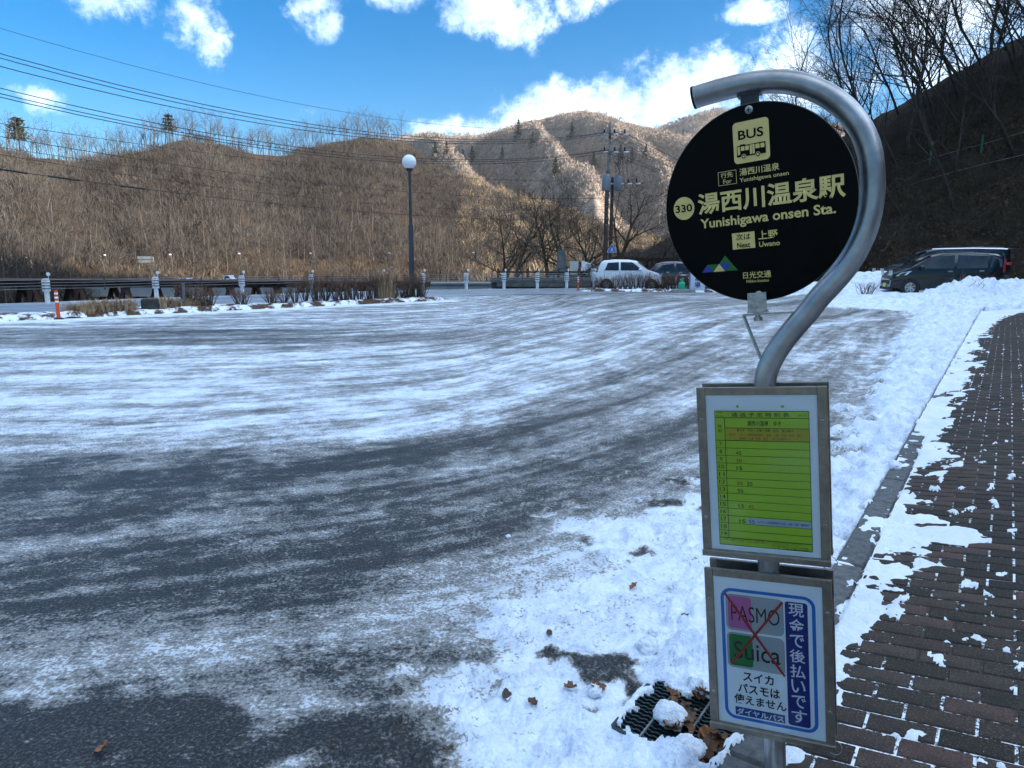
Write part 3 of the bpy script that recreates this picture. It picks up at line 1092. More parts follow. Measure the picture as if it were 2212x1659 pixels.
def far2_z(x, y):
    az = np.degrees(np.arctan2(x, y))
    d = np.hypot(x, y)
    el = np.interp(az, G_AZ, G_EL)
    t = (d - 1000) / 700.0
    zr = EYE + el * 1700
    z = zr * np.clip(t, 0, 1) * (t < 1) + (t >= 1) * (zr - (d - 1700) * 0.5)
    tri = np.abs(((-az * 0.13 + d * 0.0012 + 0.15 * fbm(az * 0.2, d * 0.003, 3, 371)) % 1.0) * 2 - 1)
    w = np.clip(t * 1.6, 0, 1) * np.clip((1 - t) * 2.6, 0, 1)
    return np.maximum(z + w * (75 * (tri - 0.6) + 20 * fbm(az * 0.2, d * 0.004, 3, 375)), -5.5)


polar_patch('farther_mountain', np.arange(0, 42, 0.25), np.arange(980, 2000, 16.0), far2_z, M_far)

# near hillside on the right (and the tall valley flank behind it that keeps the station yard in shade)
TOE = np.array([(12.0, 62.0), (16.5, 54.0), (20.5, 47.0), (25, 43.5), (31, 40.5), (42, 34.0), (52, 20.0), (56, -120.0)])


def right_z(x, y):
    q, _ = poly_uv(TOE, x, y)
    q = q + 0.5 * fbm(x * 0.15, y * 0.15, 3, 401)
    cap = np.interp(x, [14, 20, 22.5, 25.5, 29.0, 31.7, 35.6, 39.0, 48, 70], [-3, -1.0, 2.4, 7.0, 12.0, 14.6, 16.8, 18.8, 24, 32]) + 0.4 * fbm(x * 0.2, y * 0.2, 3, 405)
    k = 1.2
    a, b = 0.98 * q, cap - 0.09 * np.clip(y - 54, 0, 200)
    z = -np.log(np.exp(-np.clip(a, -20, 200) / k) + np.exp(-np.clip(b, -20, 200) / k)) * k
    mnt = np.clip(0.78 * (x - 46), 0, 98) * sst(-4, 26, 0.25 * x + 12 - y) * sst(-320, -160, y)
    z = np.maximum(z, -1.5) + mnt * sst(0, 25, q)
    z = np.where(q < 0, -0.3, z)
    rough = 0.30 * fbm(x * 0.45, y * 0.45, 4, 409) + 0.12 * fbm(x * 1.9, y * 1.9, 3, 411)
    return z + rough * sst(0, 3, q)


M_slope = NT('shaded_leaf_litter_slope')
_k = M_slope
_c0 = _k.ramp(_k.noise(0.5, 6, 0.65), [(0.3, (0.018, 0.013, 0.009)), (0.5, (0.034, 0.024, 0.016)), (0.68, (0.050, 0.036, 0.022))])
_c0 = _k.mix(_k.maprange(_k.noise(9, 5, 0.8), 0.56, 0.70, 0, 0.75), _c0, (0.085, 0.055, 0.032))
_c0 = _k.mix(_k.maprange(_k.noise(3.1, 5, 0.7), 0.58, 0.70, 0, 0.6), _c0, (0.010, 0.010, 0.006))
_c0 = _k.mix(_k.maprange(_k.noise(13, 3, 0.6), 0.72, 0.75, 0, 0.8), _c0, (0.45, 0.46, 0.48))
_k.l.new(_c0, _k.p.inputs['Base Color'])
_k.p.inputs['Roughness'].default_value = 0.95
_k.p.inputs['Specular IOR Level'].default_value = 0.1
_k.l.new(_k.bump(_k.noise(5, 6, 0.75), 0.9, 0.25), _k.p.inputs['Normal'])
M_slope = M_slope.m


def build_right():
    xs = np.concatenate([np.arange(12, 52, 0.4), np.arange(52, 100, 2.5), np.arange(100, 340, 10)])
    ys = np.concatenate([np.arange(-330, 20, 10), np.arange(20, 34, 1.5), np.arange(34, 72, 0.4), np.arange(72, 120, 2.5), np.arange(120, 340, 10)])
    X, Y = np.meshgrid(xs, ys)
    x, y = X.ravel(), Y.ravel()
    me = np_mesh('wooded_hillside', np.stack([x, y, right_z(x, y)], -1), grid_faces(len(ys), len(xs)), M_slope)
    tag(inst('wooded_hillside', me), kind='structure')


build_right()
# ------------------------------------------------------------------ bus stop sign
M_steel = NT('satin_stainless_steel')
_k = M_steel
_n = _k.noise(14, 5, 0.6)
_k.l.new(_k.ramp(_n, [(0.3, (0.24, 0.24, 0.24)), (0.7, (0.37, 0.37, 0.37))]), _k.p.inputs['Base Color'])
_k.p.inputs['Metallic'].default_value = 0.9
_k.l.new(_k.maprange(_k.noise(40, 5, 0.7), 0.3, 0.75, 0.32, 0.48), _k.p.inputs['Roughness'])
_k.l.new(_k.bump(_k.noise(160, 3, 0.6), 0.06, 0.002), _k.p.inputs['Normal'])
M_steel = M_steel.m
M_alu = NT('weathered_frame_steel')
_k = M_alu
_k.l.new(_k.ramp(_k.noise(22, 6, 0.65), [(0.3, (0.17, 0.145, 0.115)), (0.7, (0.29, 0.255, 0.215))]), _k.p.inputs['Base Color'])
_k.p.inputs['Metallic'].default_value = 0.85
_k.l.new(_k.maprange(_k.noise(60, 5, 0.7), 0.3, 0.75, 0.30, 0.46), _k.p.inputs['Roughness'])
M_alu = M_alu.m
M_black = MAT('black_enamel', (0.0022, 0.0021, 0.0020), 0.5, var=0.6, scale=14, spec=0.08, vrough=0.15)
M_cream = MAT('aged_cream_lettering', (0.70, 0.53, 0.18), 0.6, var=0.07, scale=25)
M_paper = MAT('white_notice_paper', (0.84, 0.85, 0.87), 0.30, var=0.04, scale=8)
M_green = MAT('lime_green_print', (0.40, 0.58, 0.022), 0.32, var=0.05, scale=7)
M_olive = MAT('olive_print_band', (0.46, 0.40, 0.010), 0.32, var=0.05, scale=7)
M_ink = MAT('black_print', (0.012, 0.016, 0.010), 0.4, var=0.1)
M_red = MAT('red_print', (0.38, 0.035, 0.02), 0.4, var=0.1)
M_redx = MAT('red_marker', (0.40, 0.02, 0.016), 0.4, var=0.1)
M_blue = MAT('sky_blue_print', (0.02, 0.16, 0.52), 0.32, var=0.06)
M_navy = MAT('navy_print', (0.010, 0.022, 0.19), 0.32, var=0.08)
M_pink = MAT('pink_print', (0.56, 0.13, 0.33), 0.32, var=0.05)
M_pgreen = MAT('green_print', (0.008, 0.19, 0.035), 0.32, var=0.08)
M_grey = MAT('grey_print', (0.40, 0.41, 0.42), 0.32, var=0.04)
M_white = MAT('white_print', (0.74, 0.76, 0.78), 0.35, var=0.04)
M_lgreen = MAT('emblem_green', (0.012, 0.11, 0.012), 0.45, var=0.1)
M_lblue = MAT('emblem_blue', (0.02, 0.035, 0.27), 0.45, var=0.1)
M_bolt = MAT('galvanised_bolt', (0.33, 0.33, 0.32), 0.42, 0.8, var=0.3, scale=80)


def rot3(yaw, lean, tilt):
    return Matrix.Rotation(yaw, 3, 'Z') @ Matrix.Rotation(lean, 3, 'Y') @ Matrix.Rotation(tilt, 3, 'X')


S_R = rot3(-0.4789, -0.0934, -0.0254)
S_O = Vector((0.7021, 1.9195, 1.1093))
zb = -0.99
for _ in range(3):
    w = S_O + S_R @ Vector((0.004, 0.045, zb))
    vv = w.x * ND[0] + w.y * ND[1]
    zb += (max(0.13, pav_z(vv)) - 0.003 - w.z) / S_R[2][2]
S_B = Vector((0.004, 0.045, zb))
sign = empty('bus_stop_sign', S_O + S_R @ S_B, 0, 'round black bus stop sign on a curved steel pole with two notice boards', 'bus stop')
sign.rotation_euler = S_R.to_euler()


def sl(x, y, z):
    return (x - S_B.x, y - S_B.y, z - S_B.z)


def catmull(P, n=6):
    P = [Vector(p) for p in P]
    out = []
    for i in range(len(P) - 1):
        a, b, c, d = P[max(i - 1, 0)], P[i], P[i + 1], P[min(i + 2, len(P) - 1)]
        for k in range(n):
            t = k / n
            out.append(0.5 * ((2 * b) + (c - a) * t + (2 * a - 5 * b + 4 * c - d) * t * t + (3 * b - a - 3 * c + d) * t ** 3))
    out.append(P[-1])
    return out


pp = [(0.004, zb), (0.004, -0.9), (0.004, -0.3), (0.005, 0.10), (0.010, 0.24), (0.017, 0.285), (0.037, 0.33), (0.074, 0.384), (0.128, 0.447), (0.158, 0.485), (0.196, 0.526), (0.231, 0.570), (0.260, 0.624), (0.279, 0.680),
      (0.288, 0.739), (0.289, 0.797), (0.282, 0.855), (0.262, 0.912), (0.228, 0.964), (0.183, 1.008), (0.125, 1.044), (0.062, 1.065), (-0.007, 1.073), (-0.075, 1.072), (-0.150, 1.0655)]
path = catmull([sl(x, 0.045, z) for x, z in pp], 5)
MB().tube(path, 0.0303, 28).build('pole', M_steel, sign, smooth=50)
MB().tube([sl(-0.150, 0.045, 1.0655), sl(-0.156, 0.045, 1.0648)], 0.0309, 28).build('end_cap', M_black, sign, smooth=50)
MB().lathe([(0.05, 0), (0.05, 0.006), (0.034, 0.012), (0.031, 0.03)], (0, 0, 0.001), 24).build('base_collar', M_steel, sign, smooth=40)

# round disc, a little turned against the boards
D_R = S_R.transposed() @ rot3(-0.68288, -0.07982, 0.09428)
D_C = Vector(sl(-0.0002, 0.04, 0.7497))
DR = 0.2645
disc = MB().lathe([(DR - 0.002, -0.0028), (DR, -0.0012), (DR, 0.0022), (DR - 0.002, 0.0032)], (0, 0, 0), 96, axis='Y').build('sign_disc', M_black, sign, loc=D_C, rot=D_R.to_euler(), smooth=30)
rim = MB()
rim.tube([(DR * 1.001 * math.cos(a), 0.0008, DR * 1.001 * math.sin(a)) for a in np.linspace(0, 2 * math.pi, 97)], 0.0014, 6, cap=False)
rim.build('rim', MAT('worn_rim', (0.10, 0.10, 0.09), 0.5, 0.3), disc)


_font_cache = {}


def text_mesh(s, mat, x0, x1, z0, z1, bold=0.0, y=-0.0034, vertical=False, keep=False):
    cu = bpy.data.curves.new('lettering', 'FONT')
    cu.body = s
    cu.size = 1.0
    cu.offset = bold
    cu.resolution_u = 3
    cu.fill_mode = 'FRONT'
    if vertical:
        cu.body = '\n'.join(s)
        cu.align_x = 'CENTER'
        cu.space_line = 0.86
    o = bpy.data.objects.new('lettering', cu)
    me = bpy.data.meshes.new_from_object(o)
    bpy.data.objects.remove(o)
    bpy.data.curves.remove(cu)
    n = len(me.vertices)
    co = np.empty(n * 3, np.float32)
    me.vertices.foreach_get('co', co)
    co = co.reshape(-1, 3)
    mn, mx = co.min(0), co.max(0)
    sx, sz = (x1 - x0) / (mx[0] - mn[0]), (z1 - z0) / (mx[1] - mn[1])
    xx = (co[:, 0] - mn[0]) * sx + x0
    zz = (co[:, 1] - mn[1]) * sz + z0
    out = np.stack([xx, np.full(n, y), zz], -1).astype(np.float32)
    me.vertices.foreach_set('co', out.ravel())
    me.materials.clear()
    me.materials.append(mat)
    me.update()
    return me


def text(parent, *a, name='lettering', **k):
    return inst(name, text_mesh(*a, **k), parent)


def rrect(x0, x1, z0, z1, r, n=6):
    P = []
    for cx_, cz_, a0 in ((x1 - r, z1 - r, 0), (x0 + r, z1 - r, 90), (x0 + r, z0 + r, 180), (x1 - r, z0 + r, 270)):
        for i in range(n + 1):
            a = R(a0 + 90 * i / n)
            P.append((cx_ + r * math.cos(a), cz_ + r * math.sin(a)))
    return P


def flat(parent, name, P, mat, y):
    return MB().face([(p[0], y, p[1]) for p in reversed(P)]).build(name, mat, parent, fix=False)


def ringflat(parent, name, Po, Pi, mat, y):
    mb = MB()
    n = len(Po)
    for i in range(n):
        j = (i + 1) % n
        mb.face([(Po[i][0], y, Po[i][1]), (Pi[i][0], y, Pi[i][1]), (Pi[j][0], y, Pi[j][1]), (Po[j][0], y, Po[j][1])])
    return mb.build(name, mat, parent, fix=False)


def rect(x0, x1, z0, z1):
    return [(x1, z1), (x0, z1), (x0, z0), (x1, z0)]


def circ(cx_, cz_, r, n=40):
    return [(cx_ + r * math.cos(2 * math.pi * i / n), cz_ + r * math.sin(2 * math.pi * i / n)) for i in range(n)]


Y1, Y2, Y3 = -0.0034, -0.0040, -0.0046
flat(disc, 'pictogram_panel', rrect(-0.048, 0.0505, 0.114, 0.222, 0.011), M_cream, Y1)
text(disc, 'BUS', M_black, -0.0333, 0.0356, 0.1755, 0.200, bold=0.018, y=Y2)
bus = MB()


def bq(P, mi):
    bus.face([(p[0], Y2 - 0.0006 * mi, p[1]) for p in reversed(P)], mi)


bq([(0.0400, 0.1310), (0.0400, 0.1610), (-0.0150, 0.1610), (-0.0165, 0.1635), (-0.0290, 0.1635), (-0.0310, 0.1610), (-0.0385, 0.1605), (-0.0395, 0.1310)], 0)
bq(rect(-0.0368, -0.0300, 0.1370, 0.1580), 1)
for a, b in ((-0.0275, -0.0175), (-0.0155, -0.0055), (0.0125, 0.0240), (0.0262, 0.0370)):
    bq(rrect(a, b, 0.1465, 0.1580, 0.002, 3), 1)
for a, b in ((-0.0030, 0.0030), (0.0042, 0.0102)):
    bq(rect(a, b, 0.1345, 0.1590), 1)
for c_ in (-0.0205, 0.0185):
    bq(circ(c_, 0.1310, 0.0066, 20), 1)
    bus.face([(p[0], Y2 - 0.0012, p[1]) for p in reversed(circ(c_, 0.1310, 0.0052, 20))], 0)
    bus.face([(p[0], Y2 - 0.0018, p[1]) for p in reversed(circ(c_, 0.1310, 0.0030, 20))], 1)
bus.build('bus_pictogram', [M_black, M_cream], disc, fix=False)
ringflat(disc, 'destination_box', rect(-0.0972, -0.0444, 0.0632, 0.1005), rect(-0.0960, -0.0456, 0.0644, 0.0993), M_cream, Y1)
text(disc, '行先', M_cream, -0.0895, -0.0545, 0.0825, 0.0975, bold=0.006, y=Y1)
text(disc, 'For', M_cream, -0.0830, -0.0590, 0.0670, 0.0790, bold=0.008, y=Y1)
text(disc, '湯西川温泉', M_cream, -0.0355, 0.0729, 0.0812, 0.1010, bold=0.012, y=Y1)
text(disc, 'Yunishigawa onsen', M_cream, -0.0365, 0.0965, 0.0615, 0.0755, bold=0.012, y=Y1)
text(disc, '湯西川温泉駅', M_cream, -0.1630, 0.2354, -0.0110, 0.0505, bold=0.024, y=Y1)
flat(disc, 'number_roundel', circ(-0.2065, 0.0155, 0.0325), M_cream, Y1)
text(disc, '330', M_black, -0.2330, -0.1805, 0.0045, 0.0265, bold=0.022, y=Y2)
text(disc, 'Yunishigawa onsen Sta.', M_cream, -0.1591, 0.2104, -0.0565, -0.0215, bold=0.022, y=Y1)
flat(disc, 'next_stop_box', rect(-0.0673, -0.0030, -0.1165, -0.0715), M_cream, Y1)
text(disc, '次は', M_black, -0.0560, -0.0150, -0.0925, -0.0745, bold=0.010, y=Y2)
text(disc, 'Next', M_black, -0.0540, -0.0165, -0.1135, -0.0990, bold=0.020, y=Y2)
text(disc, '上野', M_cream, 0.0067, 0.0600, -0.0965, -0.0725, bold=0.012, y=Y1)
text(disc, 'Uwano', M_cream, 0.0081, 0.0646, -0.1160, -0.1020, bold=0.016, y=Y1)
emb = MB()
for tri, mi in ((((-0.1650, -0.1750), (-0.1290, -0.1750), (-0.1465, -0.1535)), 1), (((-0.1465, -0.1535), (-0.1290, -0.1750), (-0.1105, -0.1535)), 0), (((-0.1290, -0.1750), (-0.0940, -0.1750), (-0.1105, -0.1535)), 2),
                (((-0.1105, -0.1535), (-0.0940, -0.1750), (-0.0735, -0.1535)), 1), (((-0.0940, -0.1750), (-0.0560, -0.1750), (-0.0735, -0.1535)), 0), (((-0.1105, -0.1535), (-0.0735, -0.1535), (-0.0919, -0.1310)), 0)):
    emb.face([(p[0], Y1, p[1]) for p in tri], mi)
emb.build('triangle_emblem', [M_lgreen, M_lblue, M_cream], disc, fix=False)
text(disc, '日光交通', M_cream, -0.0422, 0.0367, -0.2010, -0.1815, bold=0.008, y=Y1)
text(disc, 'Nikko-koutsu', M_cream, -0.0335, 0.0292, -0.2125, -0.2045, bold=0.01, y=Y1)


def screw(parent, x, z, y=0.0, r=0.0105):
    mb = MB().lathe([(r, 0), (r, -0.002), (r * 0.8, -0.0042), (r * 0.25, -0.005)], (x, y, z), 18, axis='Y')
    o = mb.build('screw', M_bolt, parent, smooth=40)
    s_ = MB().box((x, y - 0.0051, z), (r * 1.1, 0.0006, r * 0.22)).box((x, y - 0.0053, z), (r * 0.22, 0.0006, r * 1.1))
    return o, s_


for zz in (0.2485, -0.2481):
    mbs = MB().lathe([(0.0108, 0), (0.0108, -0.002), (0.0085, -0.0042), (0.003, -0.005)], (0, -0.003, zz), 18, axis='Y')
    mbs.box((0, -0.0082, zz), (0.011, 0.0008, 0.0022), 1).box((0, -0.0085, zz), (0.0022, 0.0008, 0.011), 1)
    mbs.build('screw', [M_bolt, M_black], disc, smooth=40)
# hanger between tube and disc, lower clamp and stay
MB().box(sl(-0.004, 0.045, 1.018), (0.044, 0.030, 0.062)).box(sl(-0.004, 0.045, 1.045), (0.062, 0.034, 0.010)).build('hanger_bracket', MAT('dark_bracket', (0.035, 0.035, 0.036), 0.45, 0.6), sign)
br = MB().box(sl(-0.003, 0.045, 0.481), (0.050, 0.008, 0.056)).box(sl(-0.003, 0.052, 0.456), (0.054, 0.028, 0.006))
br.build('lower_clamp', M_bolt, sign)
st = MB()
for a, b in (((-0.042, 0.449), (0.128, 0.449)), ((-0.042, 0.449), (0.004, 0.318))):
    A, B = Vector((a[0], 0.046, a[1])), Vector((b[0], 0.046, b[1]))
    d = (B - A)
    ang = math.atan2(d.z, d.x)
    c_ = (A + B) / 2
    st.box(sl(*c_), (d.length, 0.026, 0.005), mat=Matrix.Rotation(-ang, 3, 'Y'))
st.build('stay_bracket', M_bolt, sign)
MB().lathe([(0.012, 0), (0.012, 0.010), (0.007, 0.010), (0.007, 0.02)], sl(-0.003, 0.052, 0.430), 6).lathe([(0.013, 0), (0.013, 0.008)], sl(-0.003, 0.052, 0.452), 6).build('stay_bolt', M_bolt, sign)

_k = NT('clear_acrylic')
_k.n.remove(_k.p)
_tr = _k.new('ShaderNodeBsdfTransparent')
_gl = _k.new('ShaderNodeBsdfGlossy')
_gl.inputs['Roughness'].default_value = 0.06
_gl.inputs['Color'].default_value = (0.9, 0.95, 1.0, 1)
_lw = _k.new('ShaderNodeFresnel')
_lw.inputs['IOR'].default_value = 1.35
_k.l.new(_k.bump(_k.noise(9, 2, 0.5), 0.05, 0.01), _lw.inputs['Normal'])
_k.l.new(_k.bump(_k.noise(9, 2, 0.5), 0.05, 0.01), _gl.inputs['Normal'])
_mx = _k.new('ShaderNodeMixShader')
_k.l.new(_lw.outputs[0], _mx.inputs[0])
_k.l.new(_tr.outputs[0], _mx.inputs[1])
_k.l.new(_gl.outputs[0], _mx.inputs[2])
_k.l.new(_mx.outputs[0], _k.n['Material Output'].inputs[0])
M_acryl = _k.m
W_, H_ = 0.346, 0.4965


def board(name, z0, yb, sgn, nm):
    """frame with paper; front face at local y=0 looking to -y"""
    e = empty(name, sl(0, yb, z0), 0, parent=sign)
    if sgn < 0:
        e.rotation_euler = (0, 0, math.pi)
    fr = MB()
    x, z = W_ / 2, H_ / 2
    fw = 0.0245
    fr.box((-x + fw / 2, 0.007, 0), (fw, 0.014, H_)).box((x - fw / 2, 0.007, 0), (fw, 0.014, H_))
    fr.box((0, 0.0072, z - 0.011), (W_ - 2 * fw, 0.0136, 0.022)).box((0, 0.0072, -z + 0.009), (W_ - 2 * fw, 0.0136, 0.018))
    bw = fr.build('frame', M_alu, e)
    bv = bw.modifiers.new('bevel', 'BEVEL')
    bv.width = 0.0016
    bv.segments = 2
    lp = MB().box((0, -0.004, -z + 0.008), (W_ + 0.002, 0.010, 0.019))
    lo = lp.build('bottom_rail', M_alu, e)
    bv = lo.modifiers.new('bevel', 'BEVEL')
    bv.width = 0.003
    bv.segments = 2
    MB().box((0, 0.011, 0), (W_ - 2 * fw + 0.002, 0.004, H_ - 0.03)).build('backing_plate', M_alu, e)
    MB().face([(-x + fw, 0.006, -z + 0.012), (x - fw, 0.006, -z + 0.012), (x - fw, 0.006, z - 0.02), (-x + fw, 0.006, z - 0.02)]).build('paper', M_paper, e, fix=False)
    MB().face([(-x + fw, 0.0015, -z + 0.012), (x - fw, 0.0015, -z + 0.012), (x - fw, 0.0015, z - 0.02), (-x + fw, 0.0015, z - 0.02)]).build('acrylic_cover', M_acryl, e, fix=False)
    for sx in (-1, 1):
        for zz in (0.155, -0.135):
            MB().lathe([(0.0048, 0), (0.0046, -0.002), (0.0025, -0.0028)], (sx * (x - fw / 2), 0, zz), 14, axis='Y').lathe([(0.0016, -0.0027), (0.0016, -0.0032)], (sx * (x - fw / 2), 0, zz), 8, axis='Y', mi=1).build('screw', [M_bolt, M_black], e, smooth=40)
    return e


tb = board('timetable_board', 0.0, 0.0, 1, '')
fb = board('fare_notice_board', -0.5389, 0.0, 1, '')
for z0, nm in ((0.003, 'rear_timetable_board'), (-0.536, 'rear_notice_board')):
    board(nm, z0, 0.090, -1, '')
MB().tube([sl(0.170 + 0.019 * math.cos(a), 0.008 + 0.004 * math.sin(a), -0.243 + 0.019 * math.sin(a)) for a in np.linspace(0, 2 * math.pi, 33)], 0.0011, 6, cap=False).build('wire_ring', M_bolt, sign)
MB().tube([sl(0.170 + 0.019 * math.cos(a), 0.008 + 0.004 * math.sin(a), -0.782 + 0.019 * math.sin(a)) for a in np.linspace(0, 2 * math.pi, 33)], 0.0011, 6, cap=False).build('wire_ring', M_bolt, sign)
MB().box(sl(0.004, 0.0185, 0.0), (0.05, 0.008, 0.36)).box(sl(0.004, 0.0185, -0.5389), (0.05, 0.008, 0.36)).box(sl(0.004, 0.0715, 0.0), (0.05, 0.008, 0.36)).box(sl(0.004, 0.0715, -0.5389), (0.05, 0.008, 0.36)).build('pole_clamp', M_alu, sign)

# timetable print
P0, P1, P2, P3 = 0.0052, 0.0046, 0.0040, 0.0034
gx0, gx1, gz0, gz1 = -0.124, 0.127, -0.214, 0.180
flat(tb, 'green_timetable_sheet', rect(gx0, gx1, gz0, gz1), M_green, P0)
GH = gz1 - gz0


def gz(f):
    return gz1 - GH * f / 780.0


flat(tb, 'olive_note_band', rect(gx0 + 0.027, gx1, gz(168), gz(96)), M_olive, P1)
ln = MB()


def hl(x0, x1, z, t=0.0007):
    ln.face([(p[0], P2, p[1]) for p in reversed(rect(x0, x1, z - t, z + t))])


def vl(x, z0, z1, t=0.0007):
    ln.face([(p[0], P2, p[1]) for p in reversed(rect(x - t, x + t, z0, z1))])


for f_ in (0, 38, 168, 738, 780):
    hl(gx0, gx1, gz(f_), 0.0009)
hl(gx0 + 0.027, gx1, gz(96))
for i in range(1, 13):
    hl(gx0, gx1, gz(168 + i * 43.85), 0.00055)
vl(gx0, gz0, gz1)
vl(gx1, gz0, gz1)
vl(gx0 + 0.027, gz(738), gz(38))
ln.build('ruled_lines', M_ink, tb, fix=False)
text(tb, '通 過 予 定 時 刻 表', M_ink, -0.077, 0.077, gz(32), gz(8), y=P2, bold=0.004)
text(tb, '湯西川線', M_ink, -0.119, -0.104, gz(13), gz(5), y=P2)
text(tb, '湯西川温泉駅', M_ink, -0.121, -0.100, gz(33), gz(25), y=P2)
text(tb, '2022.12.01', M_ink, 0.101, 0.122, gz(27), gz(18), y=P2)
text(tb, '湯西川温泉　ゆき', M_ink, -0.035, 0.055, gz(83), gz(54), y=P2, bold=0.004)
text(tb, '時', M_ink, -0.1155, -0.1055, gz(97), gz(77), y=P2)
text(tb, '刻', M_ink, -0.1155, -0.1055, gz(124), gz(103), y=P2)
text(tb, '黒文字　平日・土曜・日曜・祝日　毎日運行', M_ink, -0.064, 0.086, gz(116), gz(101), y=P2)
text(tb, '赤文字　かまくら祭開催期間中　金曜・土曜・日曜・祝日　運行', M_red, -0.086, 0.108, gz(142), gz(126), y=P2)
text(tb, '期間外　土曜・日曜　運行　（祝日は運休です）', M_red, -0.058, 0.080, gz(162), gz(147), y=P2)
for i in range(13):
    s_ = str(7 + i)
    wd = 0.0075 if len(s_) == 1 else 0.0155
    cz = gz(168 + (i + 0.48) * 43.85)
    text(tb, s_, M_ink, -0.1105 - wd / 2, -0.1105 + wd / 2, cz - 0.0056, cz + 0.0056, y=P2, bold=0.0)
for hr, s_, xc, m_ in ((8, '45', -0.061, M_ink), (9, '20', -0.061, M_red), (10, '15', -0.0605, M_ink), (12, '05', -0.0605, M_red), (12, '20', -0.034, M_ink), (13, '50', -0.060, M_ink), (15, '15', -0.059, M_ink), (15, '45', -0.0325, M_red), (17, '15', -0.058, M_ink), (17, '55', -0.032, M_ink)):
    cz = gz(168 + (hr - 7 + 0.62) * 43.85)
    text(tb, s_, m_, xc - 0.0078, xc + 0.0078, cz - 0.0052, cz + 0.0052, y=P3)
c17 = gz(168 + 10.58 * 43.85)
flat(tb, 'white_correction_strip', rect(-0.046, 0.1255, c17 - 0.0095, c17 + 0.0095), MAT('correction_paper', (0.44, 0.50, 0.56), 0.4, var=0.03), P1)
text(tb, '※かまくら祭開催期間中 金曜・土曜・日曜　臨時運行', M_navy, -0.014, 0.121, c17 - 0.0035, c17 + 0.0035, y=P3)
text(tb, '○', M_navy, -0.034, -0.031, c17 + 0.0058, c17 + 0.0088, y=P3)
text(tb, 'お願い！道路状況・気象状況により、予定通り運行できないことがありますのでご了承ください。', M_ink, -0.110, 0.104, gz(748), gz(741), y=P3)
text(tb, '一万円札・五千円札・二千円札の両替は出来ません。小銭のご用意をお願いいたします。', M_red, -0.100, 0.095, gz(757.5), gz(750.5), y=P3)
text(tb, '日光交通（株）ダイヤルバス営業所', M_ink, 0.020, 0.116, gz(768), gz(760), y=P3)
text(tb, 'TEL 0288-77-2685', M_ink, 0.055, 0.116, gz(778), gz(771), y=P3)
for x_ in (-0.060, 0.060):
    flat(tb, 'punch_hole', circ(x_, 0.193, 0.0042, 18), M_green, P0 - 0.0003)
    flat(tb, 'punch_hole_shadow', rect(x_ - 0.0035, x_ + 0.0035, 0.1945, 0.1955), M_ink, P1)

# fare notice print
ringflat(fb, 'blue_border', rrect(-0.1290, 0.1300, -0.2130, 0.1930, 0.031), rrect(-0.1195, 0.1205, -0.2035, 0.1835, 0.0225), M_blue, P0)
for (z0, z1, m_, nm) in ((0.066, 0.175, M_pink, 'pink'), (-0.050, 0.058, M_pgreen, 'green')):
    ringflat(fb, 'card_outline', rrect(-0.1145, 0.0450, z0, z1, 0.0155), rrect(-0.1137, 0.0442, z0 + 0.0008, z1 - 0.0008, 0.0150), M_ink, P1)
    flat(fb, 'grey_card', rrect(-0.1137, 0.0442, z0 + 0.0008, z1 - 0.0008, 0.0150), M_grey, P0)
    flat(fb, nm + '_patch', rrect(-0.1090, -0.0425, z0 + 0.006, z1 - 0.005, 0.009), m_, P1)
text(fb, 'PASMO', M_ink, -0.1000, 0.0345, 0.0955, 0.1430, y=P2, bold=-0.004)
text(fb, 'Suica', M_ink, -0.0960, 0.0335, -0.0215, 0.0330, y=P2, bold=0.006)
for (a, b) in (((-0.116, 0.176), (0.0440, -0.0530)), ((0.0435, 0.170), (-0.1040, -0.0400))):
    d = Vector((b[0] - a[0], 0, b[1] - a[1])).normalized()
    q = Vector((-d.z, 0, d.x)) * 0.0034
    MB().face([(a[0] + q.x, P3 - 0.0004, a[1] + q.z), (b[0] + q.x, P3 - 0.0004, b[1] + q.z), (b[0] - q.x, P3 - 0.0004, b[1] - q.z), (a[0] - q.x, P3 - 0.0004, a[1] - q.z)]).build('red_cross_stroke', M_redx, fb, fix=False)
    P3 -= 0.0005
P3 = 0.0034
flat(fb, 'navy_bar', rrect(0.0495, 0.1095, -0.1990, 0.1730, 0.008), M_navy, P0)
for i, ch in enumerate('現金で後払いです'):
    zc = 0.1500 - i * 0.0455
    hw_ = 0.0205 if ch not in 'いで' else 0.019
    text(fb, ch, M_white, 0.0795 - hw_, 0.0795 + hw_, zc - 0.0195, zc + 0.0195, y=P1, bold=0.012)
text(fb, 'スイカ', M_ink, -0.0735, 0.0130, -0.0885, -0.0590, y=P1, bold=0.022)
text(fb, 'パスモは', M_ink, -0.0890, 0.0290, -0.1265, -0.0970, y=P1, bold=0.022)
text(fb, '使えません', M_ink, -0.1010, 0.0455, -0.1625, -0.1320, y=P1, bold=0.020)
flat(fb, 'blue_name_strip', rect(-0.0985, 0.0410, -0.1990, -0.1735), MAT('dark_blue_print', (0.012, 0.055, 0.23), 0.32), P0)
text(fb, 'ダイヤルバス', M_white, -0.0945, 0.0380, -0.1965, -0.1770, y=P1, bold=0.022)
